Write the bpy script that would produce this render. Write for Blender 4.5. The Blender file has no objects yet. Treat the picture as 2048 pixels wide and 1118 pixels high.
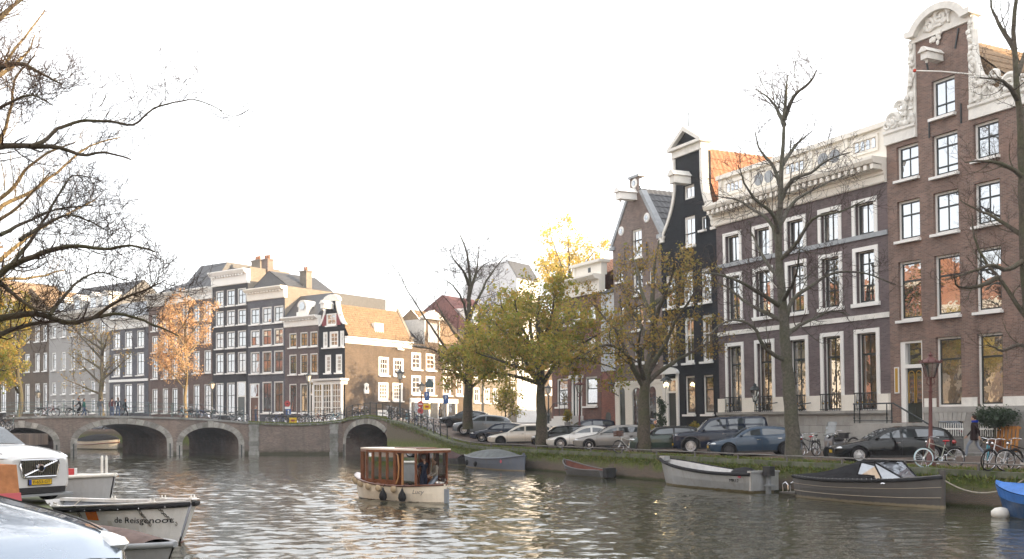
import bpy, bmesh, math, random
import numpy as np
from mathutils import Vector, Matrix
R = random.Random(7)
NR = np.random.default_rng(11)
SC = bpy.context.scene
COL = SC.collection
rad = math.radians
CZ = 2.95            # eye height above the water, water is z = 0

# ------------------------------------------------------------------ camera
cd = bpy.data.cameras.new('camera')
cam = bpy.data.objects.new('camera', cd); COL.objects.link(cam)
cam.location = (0, 0, CZ); cam.rotation_euler = (rad(90), 0, 0)
cd.sensor_width = 36; cd.lens = 36 * 2000 / 2048
cd.shift_y = (845 - 559) / 2048
cd.clip_start = 0.1; cd.clip_end = 6000
SC.camera = cam

# ------------------------------------------------------------------ light
SUN_EL, SUN_AZ = 14.0, -17.0      # azimuth measured from +X (camera right) towards +Y
W = bpy.data.worlds.new('World'); SC.world = W; W.use_nodes = True
nt = W.node_tree; nt.nodes.clear()
sky = nt.nodes.new('ShaderNodeTexSky'); sky.sky_type = 'NISHITA'; sky.sun_disc = False
sky.sun_elevation = rad(SUN_EL); sky.sun_rotation = rad(90 - SUN_AZ)
sky.air_density = 1.0; sky.dust_density = 2.5; sky.ozone_density = 1.0
veil = nt.nodes.new('ShaderNodeMix'); veil.data_type = 'RGBA'
veil.inputs[0].default_value = 0.80
veil.inputs[7].default_value = (6.25, 6.3, 6.4, 1)      # thin high cloud over the whole dome
# faint unevenness of that cloud
tc = nt.nodes.new('ShaderNodeTexCoord'); nz = nt.nodes.new('ShaderNodeTexNoise')
nz.inputs['Scale'].default_value = 2.2; nz.inputs['Detail'].default_value = 5
mr = nt.nodes.new('ShaderNodeMapRange'); mr.inputs[3].default_value = 0.72; mr.inputs[4].default_value = 0.90
nt.links.new(tc.outputs['Generated'], nz.inputs['Vector']); nt.links.new(nz.outputs[0], mr.inputs[0])
nt.links.new(mr.outputs[0], veil.inputs[0])
n2 = nt.nodes.new('ShaderNodeTexNoise'); n2.inputs['Scale'].default_value = 1.5; n2.inputs['Detail'].default_value = 6; n2.inputs['Roughness'].default_value = .5; n2.inputs['Distortion'].default_value = .6
m2 = nt.nodes.new('ShaderNodeMapRange'); m2.inputs[1].default_value = .33; m2.inputs[2].default_value = .67; m2.inputs[3].default_value = .56; m2.inputs[4].default_value = 1.25
v2 = nt.nodes.new('ShaderNodeVectorMath'); v2.operation = 'SCALE'; v2.inputs[0].default_value = (6.6, 6.6, 6.65)
nt.links.new(tc.outputs['Generated'], n2.inputs['Vector']); nt.links.new(n2.outputs[0], m2.inputs[0]); nt.links.new(m2.outputs[0], v2.inputs['Scale']); nt.links.new(v2.outputs[0], veil.inputs[7])
bg = nt.nodes.new('ShaderNodeBackground'); bg.inputs[1].default_value = 0.11
wo = nt.nodes.new('ShaderNodeOutputWorld')
nt.links.new(sky.outputs[0], veil.inputs[6]); nt.links.new(veil.outputs[2], bg.inputs[0]); nt.links.new(bg.outputs[0], wo.inputs[0])
sl = bpy.data.lights.new('sun', 'SUN'); sl.energy = 3.8; sl.angle = rad(0.6); sl.color = (1.0, 0.74, 0.46)
sun = bpy.data.objects.new('sun', sl); COL.objects.link(sun)
_s = Vector((math.cos(rad(SUN_EL)) * math.cos(rad(SUN_AZ)), math.cos(rad(SUN_EL)) * math.sin(rad(SUN_AZ)), math.sin(rad(SUN_EL))))
sun.rotation_euler = _s.to_track_quat('Z', 'Y').to_euler()
SC.view_settings.view_transform = 'Standard'; SC.view_settings.look = 'None'
SC.view_settings.gamma = 1; SC.view_settings.use_curve_mapping = False
SC.view_settings.exposure = 1.84
SC.render.engine = 'CYCLES'
SC.cycles.max_bounces = 6; SC.cycles.diffuse_bounces = 3; SC.cycles.glossy_bounces = 3
SC.cycles.transparent_max_bounces = 8; SC.cycles.volume_bounces = 0
SC.cycles.use_denoising = True; SC.cycles.caustics_reflective = False; SC.cycles.caustics_refractive = False

# ------------------------------------------------------------------ material helpers
MATS = {}
def _base(name):
    m = bpy.data.materials.new(name); m.use_nodes = True
    b = m.node_tree.nodes['Principled BSDF']; MATS[name] = m
    return m, m.node_tree, b
def _mix(t, fac, a, b, blend='MIX'):
    x = t.nodes.new('ShaderNodeMix'); x.data_type = 'RGBA'; x.blend_type = blend
    for i, v in ((0, fac), (6, a), (7, b)):
        if hasattr(v, 'is_linked'): t.links.new(v, x.inputs[i])
        elif isinstance(v, (int, float)): x.inputs[i].default_value = v
        else: x.inputs[i].default_value = (*v, 1)
    return x.outputs[2]
def _noise(t, scale, detail=4, rough=.6, vec=None, coord='Object'):
    n = t.nodes.new('ShaderNodeTexNoise'); n.inputs['Scale'].default_value = scale
    n.inputs['Detail'].default_value = detail; n.inputs['Roughness'].default_value = rough
    if vec is None:
        c = t.nodes.new('ShaderNodeTexCoord'); vec = c.outputs[coord]
    t.links.new(vec, n.inputs['Vector']); return n.outputs[0]
def _range(t, v, a, b, c=0., d=1.):
    x = t.nodes.new('ShaderNodeMapRange'); t.links.new(v, x.inputs[0])
    for i, q in enumerate((a, b, c, d)): x.inputs[i + 1].default_value = q
    return x.outputs[0]
def _bump(t, b, h, strength=.3, dist=.02):
    n = t.nodes.new('ShaderNodeBump'); n.inputs['Strength'].default_value = strength; n.inputs['Distance'].default_value = dist
    t.links.new(h, n.inputs['Height']); t.links.new(n.outputs[0], b.inputs['Normal'])
def mat(name, c, rough=.6, metal=0., var=.18, vs=3., bump=0., bs=25., coat=0., dirt=None, ds=.6, da=.5, rnd=0.):
    if name in MATS: return MATS[name]
    m, t, b = _base(name)
    b.inputs['Roughness'].default_value = rough; b.inputs['Metallic'].default_value = metal
    b.inputs['Coat Weight'].default_value = coat; b.inputs['Coat Roughness'].default_value = .03
    if rough > .55: b.inputs['Specular IOR Level'].default_value = .12
    if var > 0:
        f = _range(t, _noise(t, vs), .3, .7)
        col = _mix(t, f, tuple(x * (1 - var) for x in c), tuple(min(1, x * (1 + var)) for x in c))
        if dirt:
            f2 = _range(t, _noise(t, ds, 6, .7), .48, .72, 0, da)
            col = _mix(t, f2, col, dirt)
        if rnd:
            oi = t.nodes.new('ShaderNodeObjectInfo'); hs = t.nodes.new('ShaderNodeHueSaturation'); t.links.new(_range(t, oi.outputs['Random'], 0, 1, 1 - rnd, 1 + rnd), hs.inputs['Value']); t.links.new(col, hs.inputs['Color']); col = hs.outputs[0]
        t.links.new(col, b.inputs['Base Color'])
    else: b.inputs['Base Color'].default_value = (*c, 1)
    if bump: _bump(t, b, _noise(t, bs), bump, .02)
    return m
def wallvec(t):
    c = t.nodes.new('ShaderNodeTexCoord'); s = t.nodes.new('ShaderNodeSeparateXYZ'); t.links.new(c.outputs['Object'], s.inputs[0])
    a = t.nodes.new('ShaderNodeMath'); a.operation = 'ADD'; t.links.new(s.outputs[0], a.inputs[0]); t.links.new(s.outputs[1], a.inputs[1])
    k = t.nodes.new('ShaderNodeCombineXYZ'); t.links.new(a.outputs[0], k.inputs[0]); t.links.new(s.outputs[2], k.inputs[1])
    return k.outputs[0]
def brick(name, c1, c2, mortar, bw=.22, bh=.065, ms=.012, dirt=(.05, .045, .04), da=.35, ds=.35, bump=.35, tide=False):
    if name in MATS: return MATS[name]
    m, t, b = _base(name); v = wallvec(t)
    x = t.nodes.new('ShaderNodeTexBrick'); t.links.new(v, x.inputs['Vector'])
    x.inputs['Scale'].default_value = 1; x.inputs['Brick Width'].default_value = bw; x.inputs['Row Height'].default_value = bh
    x.inputs['Mortar Size'].default_value = ms; x.inputs['Mortar Smooth'].default_value = .2; x.inputs['Bias'].default_value = 0
    x.inputs[1].default_value = (*[q * 1.25 for q in c1], 1); x.inputs[2].default_value = (*[q * .68 for q in c2], 1); x.inputs[3].default_value = (*[q * 1.25 for q in mortar], 1)
    f = _range(t, _noise(t, 1.1, 5), .3, .7, 0, 1)
    col = _mix(t, f, x.outputs[0], tuple(.5 * (p + q) * .75 for p, q in zip(c1, c2)))
    mm = t.nodes.new('ShaderNodeMath'); mm.operation = 'MULTIPLY'; mm.inputs[1].default_value = .55; t.links.new(f, mm.inputs[0])
    col.node.inputs[0].default_value = .3; t.links.new(mm.outputs[0], col.node.inputs[0])
    f2 = _range(t, _noise(t, ds, 6, .7), .45, .75, 0, da)
    col = _mix(t, f2, col, dirt)
    mp = t.nodes.new('ShaderNodeMapping'); mp.inputs['Scale'].default_value = (1.7, .14, 1); t.links.new(v, mp.inputs[0])      # rain streaks
    f3 = _range(t, _noise(t, 1.0, 6, .7, mp.outputs[0]), .52, .74, 0, .5); col = _mix(t, f3, col, tuple(q * .55 for q in dirt))
    f4 = _range(t, _noise(t, .55, 3, .5, v), .56, .64, 0, .28); col = _mix(t, f4, col, tuple(min(1, q * 1.35 + .01) for q in c1))  # repaired patches
    if tide:
        sz = t.nodes.new('ShaderNodeSeparateXYZ'); t.links.new(v, sz.inputs[0]); ma = t.nodes.new('ShaderNodeMath'); ma.operation = 'MULTIPLY_ADD'; ma.inputs[1].default_value = .5
        t.links.new(_noise(t, 1.6, 6, .7), ma.inputs[0]); t.links.new(sz.outputs[1], ma.inputs[2]); col = _mix(t, _range(t, ma.outputs[0], .75, .45, 0, .85), col, (.05, .052, .03))
    t.links.new(col, b.inputs['Base Color']); b.inputs['Roughness'].default_value = .85; b.inputs['Specular IOR Level'].default_value = .15
    _bump(t, b, x.outputs[1], -bump, .01)
    return m
def glass_mat(name, refl=.5, body=(.012, .014, .016), warm=None):
    """window glass seen from outside in daylight: dark room behind, mirror-like sheen in front"""
    if name in MATS: return MATS[name]
    m, t, b = _base(name); b.inputs['Roughness'].default_value = .9
    f = _range(t, _noise(t, .9, 3, coord='Object'), .35, .7)
    col = _mix(t, f, body, tuple(x * 2.2 for x in (warm or body)))
    t.links.new(col, b.inputs['Base Color'])
    g = t.nodes.new('ShaderNodeBsdfGlossy'); g.inputs['Roughness'].default_value = .015; g.inputs[0].default_value = (.93, .96, 1, 1)
    lw = t.nodes.new('ShaderNodeLayerWeight'); lw.inputs[0].default_value = .3
    fr = _range(t, lw.outputs['Fresnel'], 0, 1, refl, 1)
    mx = t.nodes.new('ShaderNodeMixShader'); t.links.new(fr, mx.inputs[0])
    t.links.new(b.outputs[0], mx.inputs[1]); t.links.new(g.outputs[0], mx.inputs[2])
    nb = t.nodes.new('ShaderNodeBump'); nb.inputs['Strength'].default_value = .06; nb.inputs['Distance'].default_value = .05
    t.links.new(_noise(t, 1.6, 2), nb.inputs['Height']); t.links.new(nb.outputs[0], g.inputs['Normal'])
    t.links.new(mx.outputs[0], t.nodes['Material Output'].inputs[0])
    return m
def clear_glass(name, tint=(.9, .95, .95), refl=.12):
    if name in MATS: return MATS[name]
    m, t, b = _base(name); t.nodes.remove(b)
    tr = t.nodes.new('ShaderNodeBsdfTransparent'); tr.inputs[0].default_value = (*tint, 1)
    g = t.nodes.new('ShaderNodeBsdfGlossy'); g.inputs['Roughness'].default_value = .02
    lw = t.nodes.new('ShaderNodeLayerWeight'); lw.inputs[0].default_value = .3
    fr = _range(t, lw.outputs['Fresnel'], 0, 1, refl, 1)
    mx = t.nodes.new('ShaderNodeMixShader'); t.links.new(fr, mx.inputs[0])
    t.links.new(tr.outputs[0], mx.inputs[1]); t.links.new(g.outputs[0], mx.inputs[2])
    t.links.new(mx.outputs[0], t.nodes['Material Output'].inputs[0])
    return m
def leaf_mat(name, cols, trans=.35):
    if name in MATS: return MATS[name]
    m, t, b = _base(name)
    g = t.nodes.new('ShaderNodeNewGeometry'); r = t.nodes.new('ShaderNodeValToRGB')
    t.links.new(g.outputs['Random Per Island'], r.inputs[0])
    e = r.color_ramp.elements
    while len(e) < len(cols): e.new(.5)
    for i, c in enumerate(cols): e[i].position = i / (len(cols) - 1); e[i].color = (*c, 1)
    t.links.new(r.outputs[0], b.inputs['Base Color']); b.inputs['Roughness'].default_value = .6
    tl = t.nodes.new('ShaderNodeBsdfTranslucent'); t.links.new(r.outputs[0], tl.inputs[0])
    mx = t.nodes.new('ShaderNodeMixShader'); mx.inputs[0].default_value = trans
    t.links.new(b.outputs[0], mx.inputs[1]); t.links.new(tl.outputs[0], mx.inputs[2])
    t.links.new(mx.outputs[0], t.nodes['Material Output'].inputs[0])
    return m
def emit_mat(name, c, s):
    m, t, b = _base(name); b.inputs['Base Color'].default_value = (*c, 1)
    b.inputs['Emission Color'].default_value = (*c, 1); b.inputs['Emission Strength'].default_value = s; return m

# ------------------------------------------------------------------ mesh builder
class MB:
    def __init__(s): s.v = []; s.f = []; s.m = []; s.M = None; s.mi = 0
    def add(s, vs, fs, mi=None):
        o = len(s.v)
        if s.M is not None: vs = [tuple(s.M @ Vector(p)) for p in vs]
        s.v.extend([tuple(p) for p in vs]); s.f.extend([tuple(i + o for i in f) for f in fs]); s.m.extend([s.mi if mi is None else mi] * len(fs))
    def quad(s, a, b, c, d, mi=None): s.add([a, b, c, d], [(0, 1, 2, 3)], mi)
    def box(s, x0, y0, z0, x1, y1, z1, mi=None, bev=0):
        if bev:
            b = bev
            vs = []; 
            for z in (z0, z1):
                zi = z
                vs += [(x0 + b, y0, zi), (x1 - b, y0, zi), (x1, y0 + b, zi), (x1, y1 - b, zi), (x1 - b, y1, zi), (x0 + b, y1, zi), (x0, y1 - b, zi), (x0, y0 + b, zi)]
            fs = [tuple(range(7, -1, -1)), tuple(range(8, 16))] + [(i, (i + 1) % 8, 8 + (i + 1) % 8, 8 + i) for i in range(8)]
            s.add(vs, fs, mi); return
        s.add([(x0, y0, z0), (x1, y0, z0), (x1, y1, z0), (x0, y1, z0), (x0, y0, z1), (x1, y0, z1), (x1, y1, z1), (x0, y1, z1)],
              [(3, 2, 1, 0), (4, 5, 6, 7), (0, 1, 5, 4), (1, 2, 6, 5), (2, 3, 7, 6), (3, 0, 4, 7)], mi)
    def prism(s, pts, y0, y1, mi=None):                       # polygon in (x,z), extruded along y
        n = len(pts); vs = [(p[0], y0, p[1]) for p in pts] + [(p[0], y1, p[1]) for p in pts]
        s.add(vs, [tuple(range(n)), tuple(range(2 * n - 1, n - 1, -1))] + [((i + 1) % n, i, i + n, (i + 1) % n + n) for i in range(n)], mi)
    def extr(s, prof, x0, x1, mi=None):                        # profile in (y,z), extruded along x
        n = len(prof); vs = [(x0, p[0], p[1]) for p in prof] + [(x1, p[0], p[1]) for p in prof]
        s.add(vs, [tuple(range(n)), tuple(range(2 * n - 1, n - 1, -1))] + [((i + 1) % n, i, i + n, (i + 1) % n + n) for i in range(n)], mi)
    def plan(s, pts, z0, z1, mi=None):                         # polygon in (x,y), extruded along z
        n = len(pts); vs = [(p[0], p[1], z0) for p in pts] + [(p[0], p[1], z1) for p in pts]
        s.add(vs, [tuple(range(n - 1, -1, -1)), tuple(range(n, 2 * n))] + [(i, (i + 1) % n, (i + 1) % n + n, i + n) for i in range(n)], mi)
    def tube(s, pts, r, n=6, mi=None, cap=True):
        pts = [Vector(p) for p in pts]; k = len(pts)
        rs = r if hasattr(r, '__len__') else [r] * k
        vs = []; up = None
        for i, p in enumerate(pts):
            d = (pts[min(i + 1, k - 1)] - pts[max(i - 1, 0)])
            if d.length < 1e-9: d = Vector((0, 0, 1))
            d.normalize()
            if up is None: up = Vector((0, 0, 1)) if abs(d.z) < .9 else Vector((1, 0, 0))
            a = d.cross(up)
            if a.length < 1e-6: a = d.orthogonal()
            a.normalize(); b = d.cross(a); up = b.cross(d) if False else a.cross(d)
            for j in range(n):
                t = 2 * math.pi * j / n
                vs.append(p + (a * math.cos(t) + b * math.sin(t)) * rs[i])
        fs = [(i * n + j, i * n + (j + 1) % n, (i + 1) * n + (j + 1) % n, (i + 1) * n + j) for i in range(k - 1) for j in range(n)]
        if cap: fs += [tuple(range(n - 1, -1, -1)), tuple(range((k - 1) * n, k * n))]
        s.add(vs, fs, mi)
    def lathe(s, prof, n=12, c=(0, 0, 0), axis='z', mi=None, a0=0, a1=2 * math.pi):
        full = abs(a1 - a0 - 2 * math.pi) < 1e-6; N = n if full else n + 1
        vs = []
        for (r, h) in prof:
            for j in range(N):
                t = a0 + (a1 - a0) * j / n
                x, y = r * math.cos(t), r * math.sin(t)
                p = (x, y, h) if axis == 'z' else ((x, h, y) if axis == 'y' else (h, x, y))
                vs.append((p[0] + c[0], p[1] + c[1], p[2] + c[2]))
        fs = []
        for i in range(len(prof) - 1):
            for j in range(n):
                q = (j + 1) % N
                f = (i * N + j, i * N + q, (i + 1) * N + q, (i + 1) * N + j)
                fs.append(f if axis != 'y' else f[::-1])
        if abs(prof[0][0] - prof[-1][0]) + abs(prof[0][1] - prof[-1][1]) < 1e-6: full = False
        if full and prof[0][0] > 1e-4: fs.append(tuple(range(N))[::-1])
        if full and prof[-1][0] > 1e-4: fs.append(tuple((len(prof) - 1) * N + j for j in range(N)))
        s.add(vs, fs, mi)
    def blob(s, c, r, n=8, mi=None, jit=0):
        rx, ry, rz = r if hasattr(r, '__len__') else (r, r, r); vs = []; K = max(4, n // 2 + 1)
        for i in range(K):
            ph = math.pi * i / (K - 1)
            for j in range(n):
                t = 2 * math.pi * j / n; k = 1 + (R.uniform(-jit, jit) if 0 < i < K - 1 else 0)
                vs.append((c[0] + rx * k * math.sin(ph) * math.cos(t), c[1] + ry * k * math.sin(ph) * math.sin(t), c[2] + rz * k * math.cos(ph)))
        s.add(vs, [(i * n + j, (i + 1) * n + j, (i + 1) * n + (j + 1) % n, i * n + (j + 1) % n) for i in range(K - 1) for j in range(n)], mi)
    def mesh(s, name, mats, smooth=None, dz=0., weld=0):
        me = bpy.data.meshes.new(name)
        vs = s.v if not dz else [(p[0], p[1], p[2] + dz) for p in s.v]
        me.from_pydata(vs, [], s.f)
        for q in (mats if isinstance(mats, (list, tuple)) else [mats]): me.materials.append(q)
        if any(s.m): me.polygons.foreach_set('material_index', s.m)
        if weld:
            b = bmesh.new(); b.from_mesh(me); bmesh.ops.remove_doubles(b, verts=b.verts, dist=weld)
            bmesh.ops.recalc_face_normals(b, faces=b.faces); b.to_mesh(me); b.free()
        if smooth is not None:
            me.polygons.foreach_set('use_smooth', [True] * len(me.polygons)); me.set_sharp_from_angle(angle=rad(smooth))
        me.update(); return me
    def build(s, name, mats, parent=None, smooth=None, dz=0., loc=None, weld=0):
        return link(name, s.mesh(name, mats, smooth, dz, weld), parent, loc)
def link(name, me, parent=None, loc=None, rot=None):
    o = bpy.data.objects.new(name, me); COL.objects.link(o)
    if parent is not None: o.parent = parent
    if loc is not None: o.location = loc
    if rot is not None: o.rotation_euler = rot
    return o
def thing(name, label, cat, loc=(0, 0, 0), rz=0, group=None, rx=0):
    o = bpy.data.objects.new(name, None); COL.objects.link(o)
    o.location = loc; o.rotation_euler = (rx, 0, rz); o.empty_display_size = .2
    return tag(o, label, cat, group)
def tag(o, label, cat, group=None, kind=None):
    if label: o['label'] = label
    if cat: o['category'] = cat
    if group: o['group'] = group
    if kind: o['kind'] = kind
    return o
def struct(o): o['kind'] = 'structure'; return o
KIDS = {}
def dup(root, loc, rz=0, label=None, group=None, sc=None, rx=None):
    def cp(o, par):
        c = o.copy(); COL.objects.link(c)
        if par is not None: c.parent = par
        for q in o.children: cp(q, c)
        return c
    r = cp(root, None); r.location = loc
    r.rotation_euler = (rx if rx is not None else root.rotation_euler[0], root.rotation_euler[1], rz)
    if sc: r.scale = (sc, sc, sc)
    if label: r['label'] = label
    if group: r['group'] = group
    return r
def big_mesh(name, V, F, mats, smooth=False):                 # numpy arrays, faces all quads or all tris
    me = bpy.data.meshes.new(name); k = F.shape[1]
    me.vertices.add(len(V)); me.vertices.foreach_set('co', V.astype(np.float32).ravel())
    me.loops.add(F.size); me.loops.foreach_set('vertex_index', F.astype(np.int32).ravel())
    me.polygons.add(len(F)); me.polygons.foreach_set('loop_start', np.arange(0, F.size, k, dtype=np.int32))
    me.polygons.foreach_set('loop_total', np.full(len(F), k, dtype=np.int32))
    if smooth: me.polygons.foreach_set('use_smooth', np.ones(len(F), dtype=bool))
    for q in (mats if isinstance(mats, (list, tuple)) else [mats]): me.materials.append(q)
    me.update(calc_edges=True); return me
def text_mesh(name, s, size, m, parent, M, ext=.004, font_shear=0., space=1., sx=1.):
    cu = bpy.data.curves.new(name, 'FONT'); cu.body = s; cu.size = size; cu.align_x = 'CENTER'; cu.align_y = 'CENTER'
    cu.extrude = ext; cu.shear = font_shear; cu.space_character = space; cu.resolution_u = 3
    o = bpy.data.objects.new(name, cu); COL.objects.link(o)
    me = bpy.data.meshes.new_from_object(o.evaluated_get(bpy.context.evaluated_depsgraph_get()))
    bpy.data.objects.remove(o); me.materials.clear(); me.materials.append(m)
    me.transform(M @ Matrix.Diagonal((sx, 1, 1, 1)))
    return link(name, me, parent)

# ------------------------------------------------------------------ site frames
class Frame:
    """a vertical plane in plan: origin, unit direction to the right as seen from the canal"""
    def __init__(s, o, e):
        s.o = Vector(o); s.e = Vector(e).normalized(); s.n = Vector((-s.e.y, s.e.x)); s.rz = math.atan2(s.e.y, s.e.x)
    def pt(s, u, off=0.): p = s.o + s.e * u + s.n * off; return (p.x, p.y)
    def s(s, px, off=0.):
        k = (px - 1024) / 2000; o = s.o + s.n * off
        return (k * o.y - o.x) / (s.e.x - k * s.e.y)
    def depth(s, px, off=0.): return s.pt(s.s(px, off), off)[1]
    def z(s, px, py, off=0.): return CZ + (845 - py) / 2000 * s.depth(px, off)
CAN = Vector((-.473, .881)).normalized()      # along the canal, away from the camera
NOR = Vector((CAN.y, -CAN.x))                 # across the canal, towards the right quay
FR = Frame(NOR * 40.5, -CAN)                  # right-hand facades
FL = Frame((-17.2, 103), (.795, -.606))       # far facades left of the corner house
FC = Frame((-17.2, 103), (.6, .8))            # corner house side wall and on along the side canal
def CN(d, n): p = CAN * d + NOR * n; return (p.x, p.y)      # d along canal, n across
# ================================================================== setting: water, quays, bridge
M_PAVER = brick('clinker_paving', (.20, .15, .12), (.15, .115, .10), (.09, .08, .07), .22, .11, .012, dirt=(.10, .09, .08), bump=.2)
def _flatpave():
    # paving seen from above: same bricks laid in plan
    m = MATS['clinker_paving']; t = m.node_tree
    for n in list(t.nodes):
        if n.type == 'SEPXYZ':
            k = [q for q in t.nodes if q.type == 'COMBXYZ'][0]
            t.links.new(n.outputs[0], k.inputs[0]); t.links.new(n.outputs[1], k.inputs[1])
_flatpave()
M_SIDEWALK = mat('grey_slabs', (.23, .22, .21), .8, var=.15, vs=1.5, dirt=(.12, .11, .10), bump=.2)
M_STONE = mat('grey_stone', (.31, .30, .28), .8, var=.22, vs=2.2, dirt=(.11, .11, .09), ds=1.5, da=.8, bump=.35, rnd=.28)
M_STONE2 = mat('old_stone', (.27, .27, .26), .85, var=.25, vs=1.8, dirt=(.09, .10, .07), ds=1.1, da=.8, bump=.4, rnd=.2)
M_CAP = mat('mossy_coping', (.13, .135, .10), .9, var=.3, vs=2.5, dirt=(.07, .10, .025), ds=1.6, da=.9, bump=.4, rnd=.25)
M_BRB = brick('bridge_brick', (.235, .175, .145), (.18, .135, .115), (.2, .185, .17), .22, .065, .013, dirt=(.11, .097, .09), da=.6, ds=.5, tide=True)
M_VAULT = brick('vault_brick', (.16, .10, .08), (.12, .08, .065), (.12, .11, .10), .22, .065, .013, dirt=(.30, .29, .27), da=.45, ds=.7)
M_GRASS = mat('moss_and_grass', (.075, .11, .025), .95, var=.5, vs=1.3, bump=.8, bs=30)
M_BED = mat('canal_bed', (.03, .035, .02), .9)
def wall_mat():
    m, t, b = _base('quay_wall_brick'); v = wallvec(t)
    x = t.nodes.new('ShaderNodeTexBrick'); t.links.new(v, x.inputs['Vector'])
    x.inputs['Scale'].default_value = 1; x.inputs['Brick Width'].default_value = .24; x.inputs['Row Height'].default_value = .07
    x.inputs['Mortar Size'].default_value = .012
    x.inputs[1].default_value = (.17, .12, .09, 1); x.inputs[2].default_value = (.13, .10, .075, 1); x.inputs[3].default_value = (.12, .11, .09, 1)
    g = t.nodes.new('ShaderNodeTexCoord'); s = t.nodes.new('ShaderNodeSeparateXYZ'); t.links.new(g.outputs['Object'], s.inputs[0])
    n1 = _noise(t, 1.2, 6, .7)
    a = t.nodes.new('ShaderNodeMath'); a.operation = 'MULTIPLY_ADD'; a.inputs[1].default_value = 1.5; t.links.new(n1, a.inputs[0]); t.links.new(s.outputs[2], a.inputs[2])
    f = _range(t, a.outputs[0], 1.2, 1.6); f_ = _range(t, s.outputs[2], 1.25, 1.7, 1, .12); mu = t.nodes.new('ShaderNodeMath'); mu.operation = 'MULTIPLY'; t.links.new(f, mu.inputs[0]); t.links.new(f_, mu.inputs[1]); f = mu.outputs[0]                  # moss grows on the damp upper courses
    moss = _mix(t, _range(t, _noise(t, 5, 5), .3, .7), (.05, .085, .015), (.17, .19, .04))
    c = _mix(t, f, x.outputs[0], moss)
    a2 = t.nodes.new('ShaderNodeMath'); a2.operation = 'MULTIPLY_ADD'; a2.inputs[1].default_value = .3; t.links.new(n1, a2.inputs[0]); t.links.new(s.outputs[2], a2.inputs[2])
    f2 = _range(t, a2.outputs[0], .32, .2)                   # algae band at the waterline
    c = _mix(t, f2, c, (.045, .05, .015))
    t.links.new(c, b.inputs['Base Color']); b.inputs['Roughness'].default_value = .95
    _bump(t, b, _noise(t, 18, 6), .6, .04); return m
M_QWALL = wall_mat()
M_IRON = mat('green_black_iron', (.015, .022, .024), .45, var=0)
M_RAILB = mat('blue_green_railing_paint', (.05, .085, .095), .5, var=.2)
M_RUST = mat('galvanised_rail', (.19, .18, .17), .6, .3, var=.3, vs=8)

def water_mat():
    m, t, b = _base('canal_water')
    b.inputs['Base Color'].default_value = (.046, .045, .029, 1); b.inputs['Roughness'].default_value = .04
    b.inputs['IOR'].default_value = 1.6
    c = t.nodes.new('ShaderNodeTexCoord'); mp = t.nodes.new('ShaderNodeMapping'); t.links.new(c.outputs['Object'], mp.inputs[0])
    mp.inputs['Scale'].default_value = (1, 1.6, 1)
    n = _noise(t, 3.4, 3, .55, mp.outputs[0]); _bump(t, b, n, .35, .04); return m
M_WATER = water_mat()
def water():
    # modelled ripples in front of the bridge; long flat sheets elsewhere
    xs = []; x = 0
    X0, X1 = -34., 34.
    ys = [14.]
    while ys[-1] < 96: ys.append(ys[-1] + .11 + .0016 * max(0, ys[-1] - 20))
    ys = np.array(ys); xs = np.linspace(X0, X1, 440)
    Y, X = np.meshgrid(ys, xs, indexing='ij')
    XX = X * (Y / 55.).clip(.42, 1.5)                          # rows fan out with distance like the canal does
    Z = np.zeros_like(Y); g = np.random.default_rng(3)
    for k in range(56):
        lam = 10 ** g.uniform(math.log10(.32), math.log10(1.7)); th = g.normal(math.pi / 2, .6)
        a = .0050 * lam ** .9 * g.uniform(.5, 1.2); kk = 2 * math.pi / lam
        ph = (XX * math.cos(th) + Y * math.sin(th)) * kk + g.uniform(0, 7)
        Z += a * (np.sin(ph) + .3 * np.sin(2 * ph + 1))
    # gusts: calmer patch under the right quay
    nn = NOR.x * XX + NOR.y * Y
    gust = .62 + .38 * np.sin(XX * .13 + Y * .09 + 1) * np.sin(Y * .11 - XX * .05)
    Z *= gust * (1.0 - .55 * np.clip((nn - 21) / 8, 0, 1)) * np.clip((97 - Y) / 22, .35, 1)
    bx, by, hx, hy = -2.3, 36.3, -.716, .698                        # wash of the saloon boat: stern at (bx, by), heading (hx, hy)
    al, ac = -((XX - bx) * hx + (Y - by) * hy), -(XX - bx) * hy + (Y - by) * hx
    arm = np.abs(np.abs(ac) - .8 - .34 * (al + 4.5)); w_ = np.exp(-(arm / .45) ** 2) * np.clip((al + 5.5) / 1.5, 0, 1) * np.exp(-np.clip(al + 4.5, 0, 99) / 9)
    Z += .055 * w_ * np.cos(4.2 * (np.abs(ac) - .34 * al)) + .03 * np.exp(-(ac / .7) ** 2) * np.clip(al, 0, 1) * np.exp(-np.clip(al, 0, 99) / 5) * np.sin(7 * al + 5 * ac)
    V = np.stack([XX, Y, Z], -1).reshape(-1, 3); nx, ny = len(xs), len(ys)
    i = np.arange(ny - 1)[:, None] * nx + np.arange(nx - 1)[None]
    F = np.stack([i, i + 1, i + nx + 1, i + nx], -1).reshape(-1, 4)
    o = link('canal_water', big_mesh('canal_water', V, F, M_WATER, True)); struct(o)
    b = MB()
    xa = lambda y: -34 * min(1.5, max(.42, y / 55.))
    b.add([(-400, -300, -.03), (400, -300, -.03), (400, 500, -.03), (-400, 500, -.03)], [(0, 1, 2, 3)])
    struct(b.build('side_canal_water', M_WATER))
water()
_b = MB(); _b.quad((-1200, -1200, -1.6), (1200, -1200, -1.6), (1200, 1200, -1.6), (-1200, 1200, -1.6)); struct(_b.build('ground', M_BED))

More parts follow.
